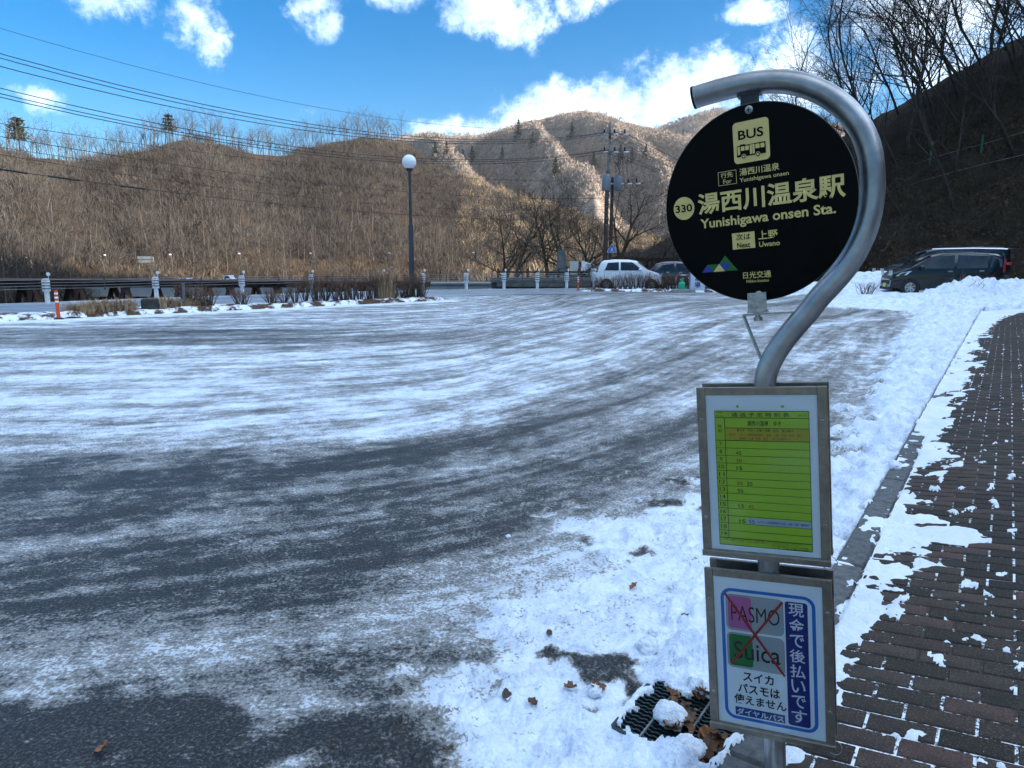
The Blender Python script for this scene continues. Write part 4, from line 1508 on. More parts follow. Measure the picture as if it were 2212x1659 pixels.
# ------------------------------------------------------------------ trees
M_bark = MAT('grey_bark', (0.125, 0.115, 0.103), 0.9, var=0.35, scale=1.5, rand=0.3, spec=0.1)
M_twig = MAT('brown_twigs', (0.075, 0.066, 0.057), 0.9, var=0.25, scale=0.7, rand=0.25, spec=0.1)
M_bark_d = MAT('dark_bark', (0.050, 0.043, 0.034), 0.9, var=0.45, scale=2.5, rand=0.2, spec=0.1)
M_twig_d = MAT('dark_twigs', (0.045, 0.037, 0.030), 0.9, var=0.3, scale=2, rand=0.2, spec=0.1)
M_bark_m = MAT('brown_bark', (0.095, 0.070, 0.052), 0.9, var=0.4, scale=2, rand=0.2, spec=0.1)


def grow(seed, H, first=0.25, nmain=9, spread=0.7, up=0.25, lean=(0, 0), levels=3, rbase=None, kids=(6, 5), wob=0.09, lenf=0.42, twig=0.012):
    """segments of a bare tree: list of (p0, p1, r0, r1, level)"""
    g = random.Random(seed)
    segs = []
    rbase = rbase or H * 0.014

    def limb(p, d, length, r, lev):
        n = (9, 5, 4, 3)[min(lev, 3)]
        pts = [p]
        d = d.normalized()
        q = p
        for i in range(n):
            t = (i + 1) / n
            d = (d + Vector((g.gauss(0, wob), g.gauss(0, wob), g.gauss(0, wob) + up * (0.16 if lev else 0.02)))).normalized()
            q2 = q + d * (length / n)
            r0 = r * (1 - 0.82 * (i / n))
            r1 = r * (1 - 0.82 * t)
            segs.append((q, q2, max(r0, twig * 0.5), max(r1, twig * 0.4), lev))
            q = q2
            pts.append((q, d))
        return pts

    def spawn(pts, length, r, lev):
        if lev > levels:
            return
        k = nmain if lev == 1 else kids[min(lev - 2, len(kids) - 1)]
        n = len(pts) - 1
        for i in range(k):
            t = first + (1 - first) * (i + g.random()) / k if lev == 1 else 0.2 + 0.8 * (i + g.random()) / k
            a = t * n
            j = min(int(a), n - 1)
            p0 = pts[j][0] if j > 0 else pts[0]
            p1, d = pts[j + 1]
            p = p0.lerp(p1, a - j)
            u, w = frame_of(d)
            ph = g.uniform(0, 6.283)
            side = u * math.cos(ph) + w * math.sin(ph)
            ang = spread * g.uniform(0.7, 1.25)
            nd = d * math.cos(ang) + side * math.sin(ang)
            nl = length * lenf * g.uniform(0.65, 1.25) * (1.15 - 0.55 * t if lev == 1 else 1.0 - 0.3 * t)
            nr = max(r * (1 - 0.82 * t) * 0.62, twig)
            spawn(limb(p, nd, nl, nr, lev), nl, nr, lev + 1)
    base = Vector((0, 0, -0.3))
    tp = limb(base, Vector((lean[0], lean[1], 1)), H, rbase, 0)
    spawn(tp, H, rbase, 1)
    return segs


def segs_to_mesh(name, segs, mats, sides=(6, 4, 3, 0), fat=1.0, levels=None):
    V, Fc, mi = [], [], []
    for p0, p1, r0, r1, lev in segs:
        if levels is not None and lev not in levels:
            continue
        ns = sides[min(lev, 3)]
        d = p1 - p0
        if d.length < 1e-6:
            continue
        u, w = frame_of(d)
        n = len(V)
        m = 0 if lev == 0 else 1
        if ns == 0:
            s = (u * ((hash((round(p0.x, 3), round(p0.y, 3))) % 7) / 3.5 - 1) + w).normalized() * r0 * fat
            V += [p0 - s, p0 + s, p1]
            Fc.append((n, n + 1, n + 2))
            mi.append(min(m, len(mats) - 1))
            continue
        for rr, p in ((r0, p0), (r1, p1)):
            for k in range(ns):
                a = 6.28319 * k / ns
                V.append(p + (u * math.cos(a) + w * math.sin(a)) * rr * fat)
        for k in range(ns):
            j = (k + 1) % ns
            Fc.append((n + k, n + j, n + ns + j, n + ns + k))
            mi.append(min(m, len(mats) - 1))
    me = bpy.data.meshes.new(name)
    me.from_pydata([tuple(v) for v in V], [], Fc)
    for m in mats:
        me.materials.append(m)
    me.polygons.foreach_set('material_index', mi)
    me.polygons.foreach_set('use_smooth', [True] * len(me.polygons))
    me.update()
    return me


# --- bare trees of the hill across the river
proto = []
for i in range(6):
    sg = grow(100 + i, 10.5 + (i % 3) * 1.4, first=0.32 + 0.06 * (i % 2), nmain=12, spread=0.78, up=0.42, levels=3, kids=(5, 4), lenf=0.44, twig=0.02, rbase=0.13, wob=0.07)
    proto.append(segs_to_mesh('bare_tree', sg, [M_bark, M_twig], sides=(4, 3, 0, 0), fat=1.7))

tr = random.Random(21)
ridge_objs = []
GRP_R = 'bare trees along the skyline of the hill across the river'
n_r = 0
azr = -37.2
while azr < -8.3 and n_r < 215:
    dr = float(np.interp(azr, R_AZ, R_D)) + tr.uniform(-8, 10)
    x, y = math.sin(R(azr)) * dr, math.cos(R(azr)) * dr
    z = float(left_z(np.array([x]), np.array([y]))[0])
    o = inst('bare_tree', proto[tr.randrange(6)], None, (x, y, z), (tr.uniform(-.05, .05), tr.uniform(-.05, .05), tr.uniform(0, 6.28)), tr.uniform(0.55, 0.86))
    tag(o, 'leafless tree standing in the row along the skyline of the left hill', 'tree', GRP_R)
    ridge_objs.append(o)
    azr += tr.uniform(0.07, 0.20)
    n_r += 1
# pale trunks that stand out low on the slope
GRP_S = 'pale bare trees low on the slope across the river'
for i in range(70):
    a, d = tr.uniform(-37, 0), 0
    d = float(np.interp(a, [-38, 0], [96, 128])) + tr.uniform(0, 26)
    x, y = math.sin(R(a)) * d, math.cos(R(a)) * d
    z = float(left_z(np.array([x]), np.array([y]))[0])
    o = inst('pale_bare_tree', proto[tr.randrange(6)], None, (x, y, z), (tr.uniform(-.1, .1), tr.uniform(-.1, .1), tr.uniform(0, 6.28)), tr.uniform(0.36, 0.6))
    tag(o, 'pale leafless tree at the foot of the left hill beyond the bridge', 'tree', GRP_S)


def scatter_forest(name, label, pts, scl, objs, seed):
    """one mass of trees: points carry copies of the skyline trees"""
    n = len(pts)
    g = np.random.default_rng(seed)
    me = bpy.data.meshes.new(name)
    me.vertices.add(n)
    me.vertices.foreach_set('co', np.ascontiguousarray(pts, np.float32).ravel())
    a = me.attributes.new('rot', 'FLOAT_VECTOR', 'POINT')
    rot = np.stack([g.uniform(-.08, .08, n), g.uniform(-.08, .08, n), g.uniform(0, 6.28, n)], -1).astype(np.float32)
    a.data.foreach_set('vector', rot.ravel())
    a = me.attributes.new('scl', 'FLOAT', 'POINT')
    a.data.foreach_set('value', np.ascontiguousarray(scl, np.float32))
    a = me.attributes.new('idx', 'INT', 'POINT')
    a.data.foreach_set('value', g.integers(0, len(objs), n).astype(np.int32))
    ng = bpy.data.node_groups.new(name, 'GeometryNodeTree')
    ng.interface.new_socket('Geometry', in_out='INPUT', socket_type='NodeSocketGeometry')
    ng.interface.new_socket('Geometry', in_out='OUTPUT', socket_type='NodeSocketGeometry')
    N, L = ng.nodes, ng.links
    gi, go = N.new('NodeGroupInput'), N.new('NodeGroupOutput')
    jn = N.new('GeometryNodeJoinGeometry')
    for ob in objs:
        oi = N.new('GeometryNodeObjectInfo')
        oi.transform_space = 'ORIGINAL'
        oi.inputs['Object'].default_value = ob
        oi.inputs['As Instance'].default_value = True
        L.new(oi.outputs['Geometry'], jn.inputs[0])
    ip = N.new('GeometryNodeInstanceOnPoints')
    ip.inputs['Pick Instance'].default_value = True

    def na(nm, typ):
        x = N.new('GeometryNodeInputNamedAttribute')
        x.data_type = typ
        x.inputs['Name'].default_value = nm
        return x.outputs['Attribute']
    L.new(gi.outputs[0], ip.inputs['Points'])
    L.new(jn.outputs[0], ip.inputs['Instance'])
    L.new(na('idx', 'INT'), ip.inputs['Instance Index'])
    er = N.new('FunctionNodeEulerToRotation')
    L.new(na('rot', 'FLOAT_VECTOR'), er.inputs[0])
    L.new(er.outputs[0], ip.inputs['Rotation'])
    L.new(na('scl', 'FLOAT'), ip.inputs['Scale'])
    L.new(ip.outputs[0], go.inputs[0])
    o = inst(name, me)
    md = o.modifiers.new('scatter', 'NODES')
    md.node_group = ng
    return tag(o, label, 'forest', kind='stuff')


g = np.random.default_rng(4)
az = g.uniform(-40, -2, 800)
u = g.uniform(0, 1, 800) ** 1.8
dr = np.interp(az, R_AZ, R_D)
dt = np.interp(az, [-60, -38, -20, 0, 12, 30], [62, 88, 104, 120, 130, 120])
d = np.sqrt(dt ** 2 + u * (dr ** 2 - dt ** 2))
keep = (d < dr - 30)
az, d = az[keep], d[keep]
x, y = np.sin(np.radians(az)) * d, np.cos(np.radians(az)) * d
scatter_forest('hillside_forest', 'dense leafless winter forest covering the hill across the river', np.stack([x, y, left_z(x, y)], -1), g.uniform(0.30, 0.52, len(x)), ridge_objs[:12], 9)


def fuzz(name, label, P, Hs, Ws, K, width, mat, seed, base=0.1, inner=0.22):
    """joined brushwood crowns: K thin triangles per crown"""
    g = np.random.default_rng(seed)
    n = len(P)
    ph = g.uniform(0, 2 * np.pi, (n, K))
    rr = np.sqrt(g.uniform(0.02, 1, (n, K)))
    top = np.sqrt(np.clip(1 - rr ** 2 * 0.75, 0, 1)) * g.uniform(0.8, 1.02, (n, K))
    tip = np.stack([np.cos(ph) * rr * Ws[:, None], np.sin(ph) * rr * Ws[:, None], top * Hs[:, None]], -1)
    b0 = np.stack([tip[..., 0] * inner, tip[..., 1] * inner, Hs[:, None] * g.uniform(base, 0.5, (n, K)) * (0.35 + 0.65 * rr)], -1)
    if inner > 0.3:
        b0[..., 2] = tip[..., 2] * g.uniform(0.45, 0.8, (n, K))
        b0 += g.normal(0, 0.06, (n, K, 3)) * Hs[:, None, None]
    dv = g.normal(0, 1, (n, K, 3))
    ax = tip - b0
    sd = np.cross(ax, dv)
    sd /= np.linalg.norm(sd, axis=-1, keepdims=True) + 1e-9
    sd *= width
    mid = b0 * 0.45 + tip * 0.55
    V = np.stack([b0 - sd * 0.5, mid + sd, tip, mid - sd * 0.2], 2) + P[:, None, None, :]
    V = V.reshape(-1, 3)
    q = np.arange(n * K) * 4
    Fq = np.stack([q, q + 1, q + 2, q + 3], -1)
    me = np_mesh(name, V, Fq, mat, smooth=False)
    return tag(inst(name, me), label, 'forest', kind='stuff')


M_fuzz = NT('far_winter_twigs')
_k = M_fuzz
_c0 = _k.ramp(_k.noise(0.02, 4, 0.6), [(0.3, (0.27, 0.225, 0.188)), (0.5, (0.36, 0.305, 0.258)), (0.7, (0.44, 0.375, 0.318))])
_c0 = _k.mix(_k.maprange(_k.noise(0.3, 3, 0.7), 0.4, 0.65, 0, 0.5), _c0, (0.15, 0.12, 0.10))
_k.l.new(_c0, _k.p.inputs['Base Color'])
_k.p.inputs['Roughness'].default_value = 1.0
_k.p.inputs['Specular IOR Level'].default_value = 0.0
M_fuzz = M_fuzz.m
az = g.uniform(-12, 26, 30000)
d = np.sqrt(g.uniform(430 ** 2, 1015 ** 2, 30000))
x, y = np.sin(np.radians(az)) * d, np.cos(np.radians(az)) * d
z = far_z(x, y)
k_ = (z > 3) & (z / d > 0.018)
x, y, z = x[k_], y[k_], z[k_]
n_ = len(x)
fuzz('mountain_forest', 'sunlit leafless forest covering the far mountain', np.stack([x, y, z - 0.5], -1), g.uniform(4.5, 8, n_), g.uniform(2.6, 4.4, n_), 14, 0.40, M_fuzz, 5, inner=0.5)
az = g.uniform(6, 34, 9000)
d = np.sqrt(g.uniform(1250 ** 2, 1715 ** 2, 9000))
x, y = np.sin(np.radians(az)) * d, np.cos(np.radians(az)) * d
z = far2_z(x, y)
n_ = len(x)
fuzz('farther_mountain_forest', 'bluish leafless forest on the farther mountain behind the sign', np.stack([x, y, z - 0.5], -1), g.uniform(9, 14, n_), g.uniform(4, 7, n_), 10, 0.8, M_fuzz, 6)
# tan brushwood at the river's edge below the hill
az = g.uniform(-39, 14, 1500)
dt = np.interp(az, [-60, -38, -20, 0, 12, 30], [62, 88, 104, 120, 130, 120])
d = dt + g.uniform(2, 14, 1500)
x, y = np.sin(np.radians(az)) * d, np.cos(np.radians(az)) * d
M_brush = MAT('tan_brushwood', (0.125, 0.098, 0.074), 0.95, var=0.35, scale=0.15, spec=0.05)
fuzz('riverside_brushwood', 'tan leafless brushwood along the foot of the left hill', np.stack([x, y, left_z(x, y) - 0.2], -1), g.uniform(1.6, 4.2, 1500), g.uniform(1.2, 2.8, 1500), 60, 0.045, M_brush, 8, base=0.0, inner=0.4)
# sunlit scrub on the low hill behind the parked cars
az = g.uniform(-4, 24, 2600)
dr = np.interp(az, R_AZ, R_D)
dt = np.interp(az, [-60, -38, -20, 0, 12, 30], [62, 88, 104, 120, 130, 120])
d = dt + g.uniform(0, 1, 2600) ** 0.8 * (dr - dt)
x, y = np.sin(np.radians(az)) * d, np.cos(np.radians(az)) * d
M_brush2 = MAT('sunlit_straw_brushwood', (0.31, 0.245, 0.165), 0.95, var=0.3, scale=0.12, spec=0.05)  # straw tone lightened, so part of the sunlight is in the colour
fuzz('sunlit_scrub', 'straw coloured sunlit scrub on the low hill behind the cars', np.stack([x, y, left_z(x, y) - 0.2], -1), g.uniform(2.5, 5.5, 2600), g.uniform(1.4, 3.2, 2600), 40, 0.07, M_brush2, 10, base=0.0, inner=0.5)

# rounded grey-brown crowns that fill the hill across the river
M_crown = NT('hill_twig_crowns')
_k = M_crown
_c0 = _k.ramp(_k.noise(0.05, 4, 0.6), [(0.3, (0.042, 0.039, 0.036)), (0.5, (0.076, 0.071, 0.066)), (0.7, (0.128, 0.121, 0.112))])  # darkened and greyed; the hill's shade is put into the colour
_c0 = _k.mix(_k.maprange(_k.noise(0.4, 3, 0.7), 0.42, 0.66, 0, 0.6), _c0, (0.06, 0.046, 0.036))
_k.l.new(_c0, _k.p.inputs['Base Color'])
_k.p.inputs['Roughness'].default_value = 1.0
_k.p.inputs['Specular IOR Level'].default_value = 0.0
M_crown = M_crown.m
az = g.uniform(-40, 10, 3600)
dr = np.interp(az, R_AZ, R_D)
dt = np.interp(az, [-60, -38, -20, 0, 12, 30], [62, 88, 104, 120, 130, 120])
d = np.sqrt((dt + 10) ** 2 + g.uniform(0, 1, 3600) * ((dr - 27) ** 2 - (dt + 10) ** 2))
x, y = np.sin(np.radians(az)) * d, np.cos(np.radians(az)) * d
fuzz('hillside_crowns', 'soft grey brown leafless crowns covering the left hill', np.stack([x, y, left_z(x, y) + 0.4], -1), g.uniform(3.2, 5.6, 3600), g.uniform(1.8, 3.6, 3600), 54, 0.06, M_crown, 14, base=0.15, inner=0.55)

# --- pines on the skyline and a few evergreens on the mountain
M_needle = MAT('pine_needles', (0.020, 0.036, 0.018), 0.8, var=0.45, scale=1.2, rand=0.2)
M_needle_f = MAT('far_pine_needles', (0.050, 0.062, 0.030), 0.9, var=0.4, scale=0.4, rand=0.25)


def pine(seed, H, mat, flat_top=True, nlay=6, K=170):
    g = random.Random(seed)
    tm = MB().tube([(0, 0, -0.3), (0.15, 0, H * 0.45), (-0.1, 0.1, H * 0.8), (0, 0, H)], [H * 0.02, H * 0.016, H * 0.01, H * 0.003], 6)
    cm = MB()
    for l in range(nlay):
        t = l / (nlay - 1)
        z = H * ((0.50 if flat_top else 0.22) + (0.48 if flat_top else 0.76) * t)
        rad = H * ((0.34 - 0.16 * t) if flat_top else 0.36 * (1.05 - t))
        for i in range(K):
            a, rr = g.uniform(0, 6.283), rad * math.sqrt(g.uniform(0.02, 1)) * (0.75 + 0.35 * math.sin(3 * g.uniform(0, 2) + l))
            c = Vector((math.cos(a) * rr, math.sin(a) * rr, z + g.gauss(0, H * 0.018) - 0.15 * rr * (not flat_top)))
            s = H * g.uniform(0.03, 0.06)
            d1 = Vector((g.gauss(0, 1), g.gauss(0, 1), g.gauss(0, .5))).normalized() * s
            d2 = Vector((g.gauss(0, 1), g.gauss(0, 1), g.gauss(0.4, .5))).normalized() * s
            cm.face([c - d1, c + d2, c + d1])
    return tm.mesh('trunk', M_bark_m, True), cm.mesh('crown', mat, fix=False)


def put_pine(name, m, loc, sc, rz, label, group):
    e = empty(name, loc, rz, label, 'tree', group)
    e.scale = (sc, sc, sc)
    inst('trunk', m[0], e)
    inst('crown', m[1], e)
    return e


pm = [pine(1, 12, M_needle), pine(2, 12, M_needle, nlay=5)]
for i, (px, top, lab) in enumerate(((40, 258, 'dark flat-topped pine on the left hill skyline nearest the left edge'), (366, 250, 'dark flat-topped pine rising above the middle of the left hill skyline'))):
    a = math.degrees(math.atan2(*ray(px, 300)[:2]))
    dr_ = float(np.interp(a, R_AZ, R_D))
    x_, y_ = math.sin(R(a)) * dr_, math.cos(R(a)) * dr_
    z_ = float(left_z(np.array([x_]), np.array([y_]))[0])
    zt = EYE + ray(px, top)[2] / math.hypot(*ray(px, top)[:2]) * dr_
    put_pine('pine_tree', pm[i], (x_, y_, z_), max(0.5, (zt - z_) / 12), i * 2.0, lab, 'pines on the left skyline')
evs, cds = [], []
ev = pine(5, 12, M_needle_f, False, 8, 70)
for i, (px, py, dd) in enumerate(((1000, 345, 640), (965, 345, 620), (1020, 352, 640), (1085, 345, 700), (1150, 322, 760), (1455, 265, 1100), (1365, 352, 700), (1282, 366, 720), (1340, 360, 820), (1395, 345, 800), (940, 345, 640), (1120, 300, 800), (1475, 300, 1100), (1200, 385, 640), (1235, 300, 900))):
    dv = ray(px, py)
    hh = math.hypot(dv[0], dv[1])
    # first hit of the sight line with the mountain
    ts = np.arange(400, 1080, 3.0)
    X, Y = dv[0] / hh * ts, dv[1] / hh * ts
    Zr = EYE + dv[2] / hh * ts
    hit = np.where(far_z(X, Y) > Zr)[0]
    if len(hit) == 0:
        continue
    j = hit[0]
    evs.append(put_pine('evergreen_tree', ev, (X[j], Y[j], Zr[j] - 3), 1.2 + 0.5 * (i % 3) / 2, i, 'small dark evergreen dotted among the bare trees of the far mountain', 'evergreens on the far mountain'))
ordinal_labels(evs, 'small dark evergreen from the left on the far mountain')

# brown cedars on the lit hill
M_cedar = MAT('rusty_cedar_needles', (0.075, 0.048, 0.028), 0.9, var=0.4, scale=0.6, rand=0.2)
cd = pine(8, 12, M_cedar, False, 8, 40)
for i, (px, py, hpx) in enumerate(((1120, 415, 26), (1132, 416, 28), (1144, 416, 24), (1155, 417, 22), (1172, 420, 26), (1184, 420, 22), (1196, 432, 34), (1226, 436, 22), (1268, 440, 26))):
    a = math.degrees(math.atan2(*ray(px, py)[:2]))
    dr_ = float(np.interp(a, R_AZ, R_D)) - 12
    x_, y_ = math.sin(R(a)) * dr_, math.cos(R(a)) * dr_
    z_ = float(left_z(np.array([x_]), np.array([y_]))[0])
    cds.append(put_pine('cedar_tree', cd, (x_, y_, z_ - 0.3), hpx / F_PX * dr_ / 12 * 1.15, i, 'small rusty brown cedar on the crest of the sunlit low hill', 'rusty cedars left of the utility poles'))
ordinal_labels(cds, 'small rusty cedar from the left on the sunlit low hill')

# --- bare trees on the near hillside, leaning out over the slope
near = []
for i in range(5):
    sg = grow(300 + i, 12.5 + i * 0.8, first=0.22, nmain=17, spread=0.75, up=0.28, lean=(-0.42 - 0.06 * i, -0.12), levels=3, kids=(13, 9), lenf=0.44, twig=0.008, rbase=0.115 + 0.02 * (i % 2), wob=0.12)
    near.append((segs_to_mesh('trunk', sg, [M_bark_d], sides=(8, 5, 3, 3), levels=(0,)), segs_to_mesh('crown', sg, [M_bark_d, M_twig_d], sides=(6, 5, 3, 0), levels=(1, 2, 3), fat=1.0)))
nt_ = random.Random(12)
slots = [(25.3, 50.5), (26.4, 49.2), (27.6, 51.5), (28.6, 52.8), (29.8, 51.6), (31.0, 54.0), (32.2, 53.0), (33.2, 55.0), (34.4, 53.4), (35.6, 55.6), (36.8, 54.2), (38.0, 53.5), (39.4, 55.5), (41.0, 53.0), (26.8, 53.0), (31.6, 56.5), (35.0, 58.0), (37.6, 56.0), (30.2, 49.8), (23.8, 51.8),
         (30.5, 58.5), (33.8, 60.0), (36.5, 61.0), (39.5, 62.0), (27.8, 58.0), (24.6, 54.5), (34.0, 49.5), (38.6, 50.0), (42.0, 58.0), (29.0, 47.6)]
near_objs = []
for i, (x_, y_) in enumerate(slots):
    z_ = float(right_z(np.array([x_]), np.array([y_]))[0])
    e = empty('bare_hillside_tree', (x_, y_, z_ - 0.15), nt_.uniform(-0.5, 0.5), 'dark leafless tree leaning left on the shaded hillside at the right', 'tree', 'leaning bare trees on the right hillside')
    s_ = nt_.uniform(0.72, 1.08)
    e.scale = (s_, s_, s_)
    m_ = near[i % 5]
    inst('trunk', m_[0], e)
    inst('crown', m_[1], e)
    near_objs.append(e)
ordinal_labels(near_objs, 'dark bare tree from the left on the shaded right hillside')

# saplings and dead branches tangled on the slope
g = np.random.default_rng(31)
x, y = g.uniform(18, 44, 1100), g.uniform(38, 57, 1100)
q_, _ = poly_uv(TOE, x, y)
k_ = q_ > 0.6
x, y = x[k_], y[k_]
n_ = len(x)
fuzz('slope_undergrowth', 'tangled dark undergrowth on the shaded hillside at the right', np.stack([x, y, right_z(x, y) - 0.1], -1), g.uniform(0.7, 3.0, n_), g.uniform(0.8, 1.9, n_), 30, 0.014, M_bark_d, 33, base=0.0)
M_dead = MAT('pale_dead_wood', (0.06, 0.05, 0.04), 0.9, var=0.4, scale=3, spec=0.1)
for i, (px, py, dd, ln_, sl_, lab) in enumerate(((2090, 355, 47.0, 6.0, -0.55, 'pale dead trunk lying down the dark hillside'), (1990, 372, 46.5, 4.0, 0.35, 'bent pale dead branch above the green stakes'), (1935, 505, 45, 3.4, 1.2, 'thin pale branch hanging by the pole of the bus sign'))):
    p = pt(px, py, dd)
    P = []
    for k in range(9):
        t = k / 8 - 0.5
        xx, yy = p[0] + t * ln_ * math.cos(math.atan(sl_)), p[1] + 0.6 * t
        zz = p[2] + t * ln_ * math.sin(math.atan(sl_)) + 0.18 * math.sin(k * 1.7 + i)
        P.append((xx, yy, max(zz, float(right_z(np.array([xx]), np.array([yy]))[0]) + 0.08)))
    tag(MB().tube(P, [0.035 - 0.0035 * k for k in range(9)], 5).build('dead_branch', M_dead, smooth=True), lab, 'branch')
# leaf litter flakes on the slope
x, y = g.uniform(18, 42, 16000), g.uniform(38, 54, 16000)
q_, _ = poly_uv(TOE, x, y)
k_ = q_ > 0.2
x, y = x[k_], y[k_]
z = right_z(x, y)
n_ = len(x)
c = np.stack([x, y, z + 0.05], -1)
a1 = g.normal(0, 1, (n_, 3))
a1 /= np.linalg.norm(a1, axis=1, keepdims=True)
a2 = np.cross(a1, g.normal(0, 1, (n_, 3)))
a2 /= np.linalg.norm(a2, axis=1, keepdims=True)
s_ = g.uniform(0.05, 0.17, (n_, 1))
V = np.stack([c - a1 * s_, c + a2 * s_ * .6, c + a1 * s_, c - a2 * s_ * .6], 1).reshape(-1, 3)
qd = np.arange(n_) * 4
M_leafd = MAT('dead_leaf_flakes', (0.075, 0.047, 0.028), 0.85, var=0.6, scale=4, spec=0.2)
tag(inst('slope_leaf_litter', np_mesh('slope_leaf_litter', V, np.stack([qd, qd + 1, qd + 2, qd + 3], -1), M_leafd, smooth=False)), 'dead brown leaves littering the shaded hillside', 'leaves', kind='stuff')
# ------------------------------------------------------------------ roadside things
def gpt(px, py, z=0.0):
    p = at(px, py, z)
    return (p[0], p[1], z)


M_orange = MAT('orange_plastic', (0.62, 0.075, 0.012), 0.5, var=0.12, scale=9)
M_wband = MAT('white_reflective_band', (0.75, 0.75, 0.75), 0.4, var=0.08)
M_postw = MAT('white_painted_steel', (0.62, 0.66, 0.70), 0.45, var=0.12, scale=12)
M_galv = MAT('galvanised_steel', (0.17, 0.175, 0.18), 0.5, 0.6, var=0.2, scale=12)
M_dkm = MAT('dark_grey_metal', (0.045, 0.048, 0.055), 0.45, 0.3, var=0.25, scale=8)
M_cable = MAT('galvanised_cable', (0.16, 0.16, 0.155), 0.6, 0.4, var=0.2)
M_rub = MAT('black_rubber', (0.014, 0.014, 0.015), 0.8, var=0.3, scale=20)


def delineator(loc, label):
    e = empty('lane_delineator', loc, 0.3, label, 'delineator', 'orange flexible lane posts')
    MB().lathe([(0.13, 0), (0.13, 0.03), (0.06, 0.05)], (0, 0, 0), 18).build('base', M_rub, e, smooth=40)
    MB().lathe([(0.052, 0.04), (0.048, 0.50), (0.047, 0.845), (0.041, 0.86)], (0, 0, 0), 18).build('post', M_orange, e, smooth=40)
    for z0 in (0.50, 0.62, 0.74):
        MB().lathe([(0.0490, z0), (0.0495, z0 + 0.055)], (0, 0, 0), 18).build('reflective_band', M_wband, e, smooth=40)
    return e


delineator(gpt(127, 690), 'orange and white lane post by the dry grass at the left')
delineator(gpt(1248.7, 627.6), 'orange and white lane post at the corner in front of the white car')

# globe lamp
lp = gpt(891, 647)
lamp = empty('globe_lamp', lp, 0, 'tall dark lamp post with a white glass globe in the hedge', 'street lamp')
zt = lambda y: EYE + (565 - y) / F_PX * lp[1] * 1.03
MB().lathe([(0.16, 0), (0.16, 0.05), (0.125, 0.06), (0.115, zt(493)), (0.10, zt(490))], (0, 0, -0.02), 16).build('base_column', M_dkm, lamp, smooth=40)
MB().lathe([(0.072, zt(492)), (0.060, zt(384))], (0, 0, 0), 14).build('upper_column', M_dkm, lamp, smooth=40)
MB().lathe([(0.10, zt(386)), (0.16, zt(381)), (0.16, zt(379))], (0, 0, 0), 16).build('globe_holder', M_dkm, lamp, smooth=40)
gl = NT('milky_lamp_glass')
gl.p.inputs['Base Color'].default_value = (0.80, 0.83, 0.86, 1)
gl.p.inputs['Roughness'].default_value = 0.12
gl.p.inputs['Subsurface Weight'].default_value = 0.6
gl.p.inputs['Subsurface Radius'].default_value = (0.2, 0.2, 0.2)
gl.l.new(gl.mix(gl.noise(3, 3, .5), (0.70, 0.74, 0.79), (0.86, 0.88, 0.9)), gl.p.inputs['Base Color'])
rg_ = 0.315
zc_ = zt(367)
MB().lathe([(max(0.012, rg_ * math.sin(a)), -rg_ * math.cos(a)) for a in np.linspace(0.25, math.pi, 18)], (0, 0, zc_), 28).build('globe', gl.m, lamp, smooth=True)

# guard cable with posts
gb = empty('guard_cable', (0, 0, 0), 0, 'white-posted guard cable fence along the far edge of the road', 'guard fence')
GP = [(-32, 16.5), (-24.5, 24.6), (-19.3, 29.6), (-16.5, 33.1), (-13.6, 36.0), (-10.9, 38.8), (-7.5, 41.3), (-5.3, 42.6), (-2.8, 43.8), (-0.5, 44.6), (1.6, 45.2), (3.5, 45.8), (5.3, 46.4)]
pm_ = MB().lathe([(0.095, -0.1), (0.095, 0.46), (0.15, 0.47), (0.15, 0.92), (0.10, 0.985), (0.03, 0.99)], (0, 0, 0), 14).mesh('post', M_postw, 40)
bm_ = MB().lathe([(0.157, -0.022), (0.157, 0.022)], (0, 0, 0), 14).mesh('cable_band', M_dkm, 40)
rf_ = MB().lathe([(0.0, -0.025), (0.075, -0.02), (0.075, 0.02), (0.0, 0.03)], (0, 0, 1.17), 14, axis='Y').tube([(0, 0.02, 0.9), (0, 0, 1.15)], 0.012, 6).mesh('reflector', MAT('reflector_white', (0.72, 0.74, 0.72), 0.35), 40)
HTS = (0.58, 0.70, 0.82)
for i, (x_, y_) in enumerate(GP):
    po = inst('post', pm_, gb, (x_, y_, 0.016), (0, 0, 0.5))
    for h_ in HTS:
        inst('cable_band', bm_, po, (0, 0, h_))
    inst('reflector', rf_, po, (0.12, -0.02, 0), (0, 0, 0.2))
for h_ in HTS + (0.94,):
    P = []
    for (a, b) in zip(GP[:-1], GP[1:]):
        for k in range(4):
            t = k / 4
            P.append((a[0] + (b[0] - a[0]) * t, a[1] + (b[1] - a[1]) * t, h_ + 0.016 - 0.05 * t * (1 - t)))
    P.append((*GP[-1], h_ + 0.016))
    MB().tube([(p[0] + 0.1, p[1] - 0.12, p[2]) for p in P], 0.014, 5).build('cable', M_cable, gb)
for a, b in zip(GP[:-1], GP[1:]):
    MB().box(((a[0] + b[0]) / 2 + 0.1, (a[1] + b[1]) / 2 - 0.1, 0.74), (0.06, 0.03, 0.5)).build('spacer_bar', M_dkm, gb)

# weathered steel trestle bridge beyond the road
M_cor = MAT('weathering_steel', (0.050, 0.022, 0.018), 0.8, var=0.45, scale=1.2, bump=0.2, bscale=8)
M_cor_lit = MAT('lit_rusty_steel', (0.10, 0.050, 0.032), 0.8, var=0.45, scale=1.2)  # lighter copy of the steel; sunlight painted on the right-hand legs
M_conc = MAT('grey_concrete', (0.30, 0.31, 0.31), 0.85, var=0.18, scale=0.5)
BRD = 62.0


def bx(px, d=BRD):
    return (px - CX) / F_PX * d * 1.0


def bz(py, d=BRD):
    return EYE - (py - HOR) / F_PX * d * 1.0


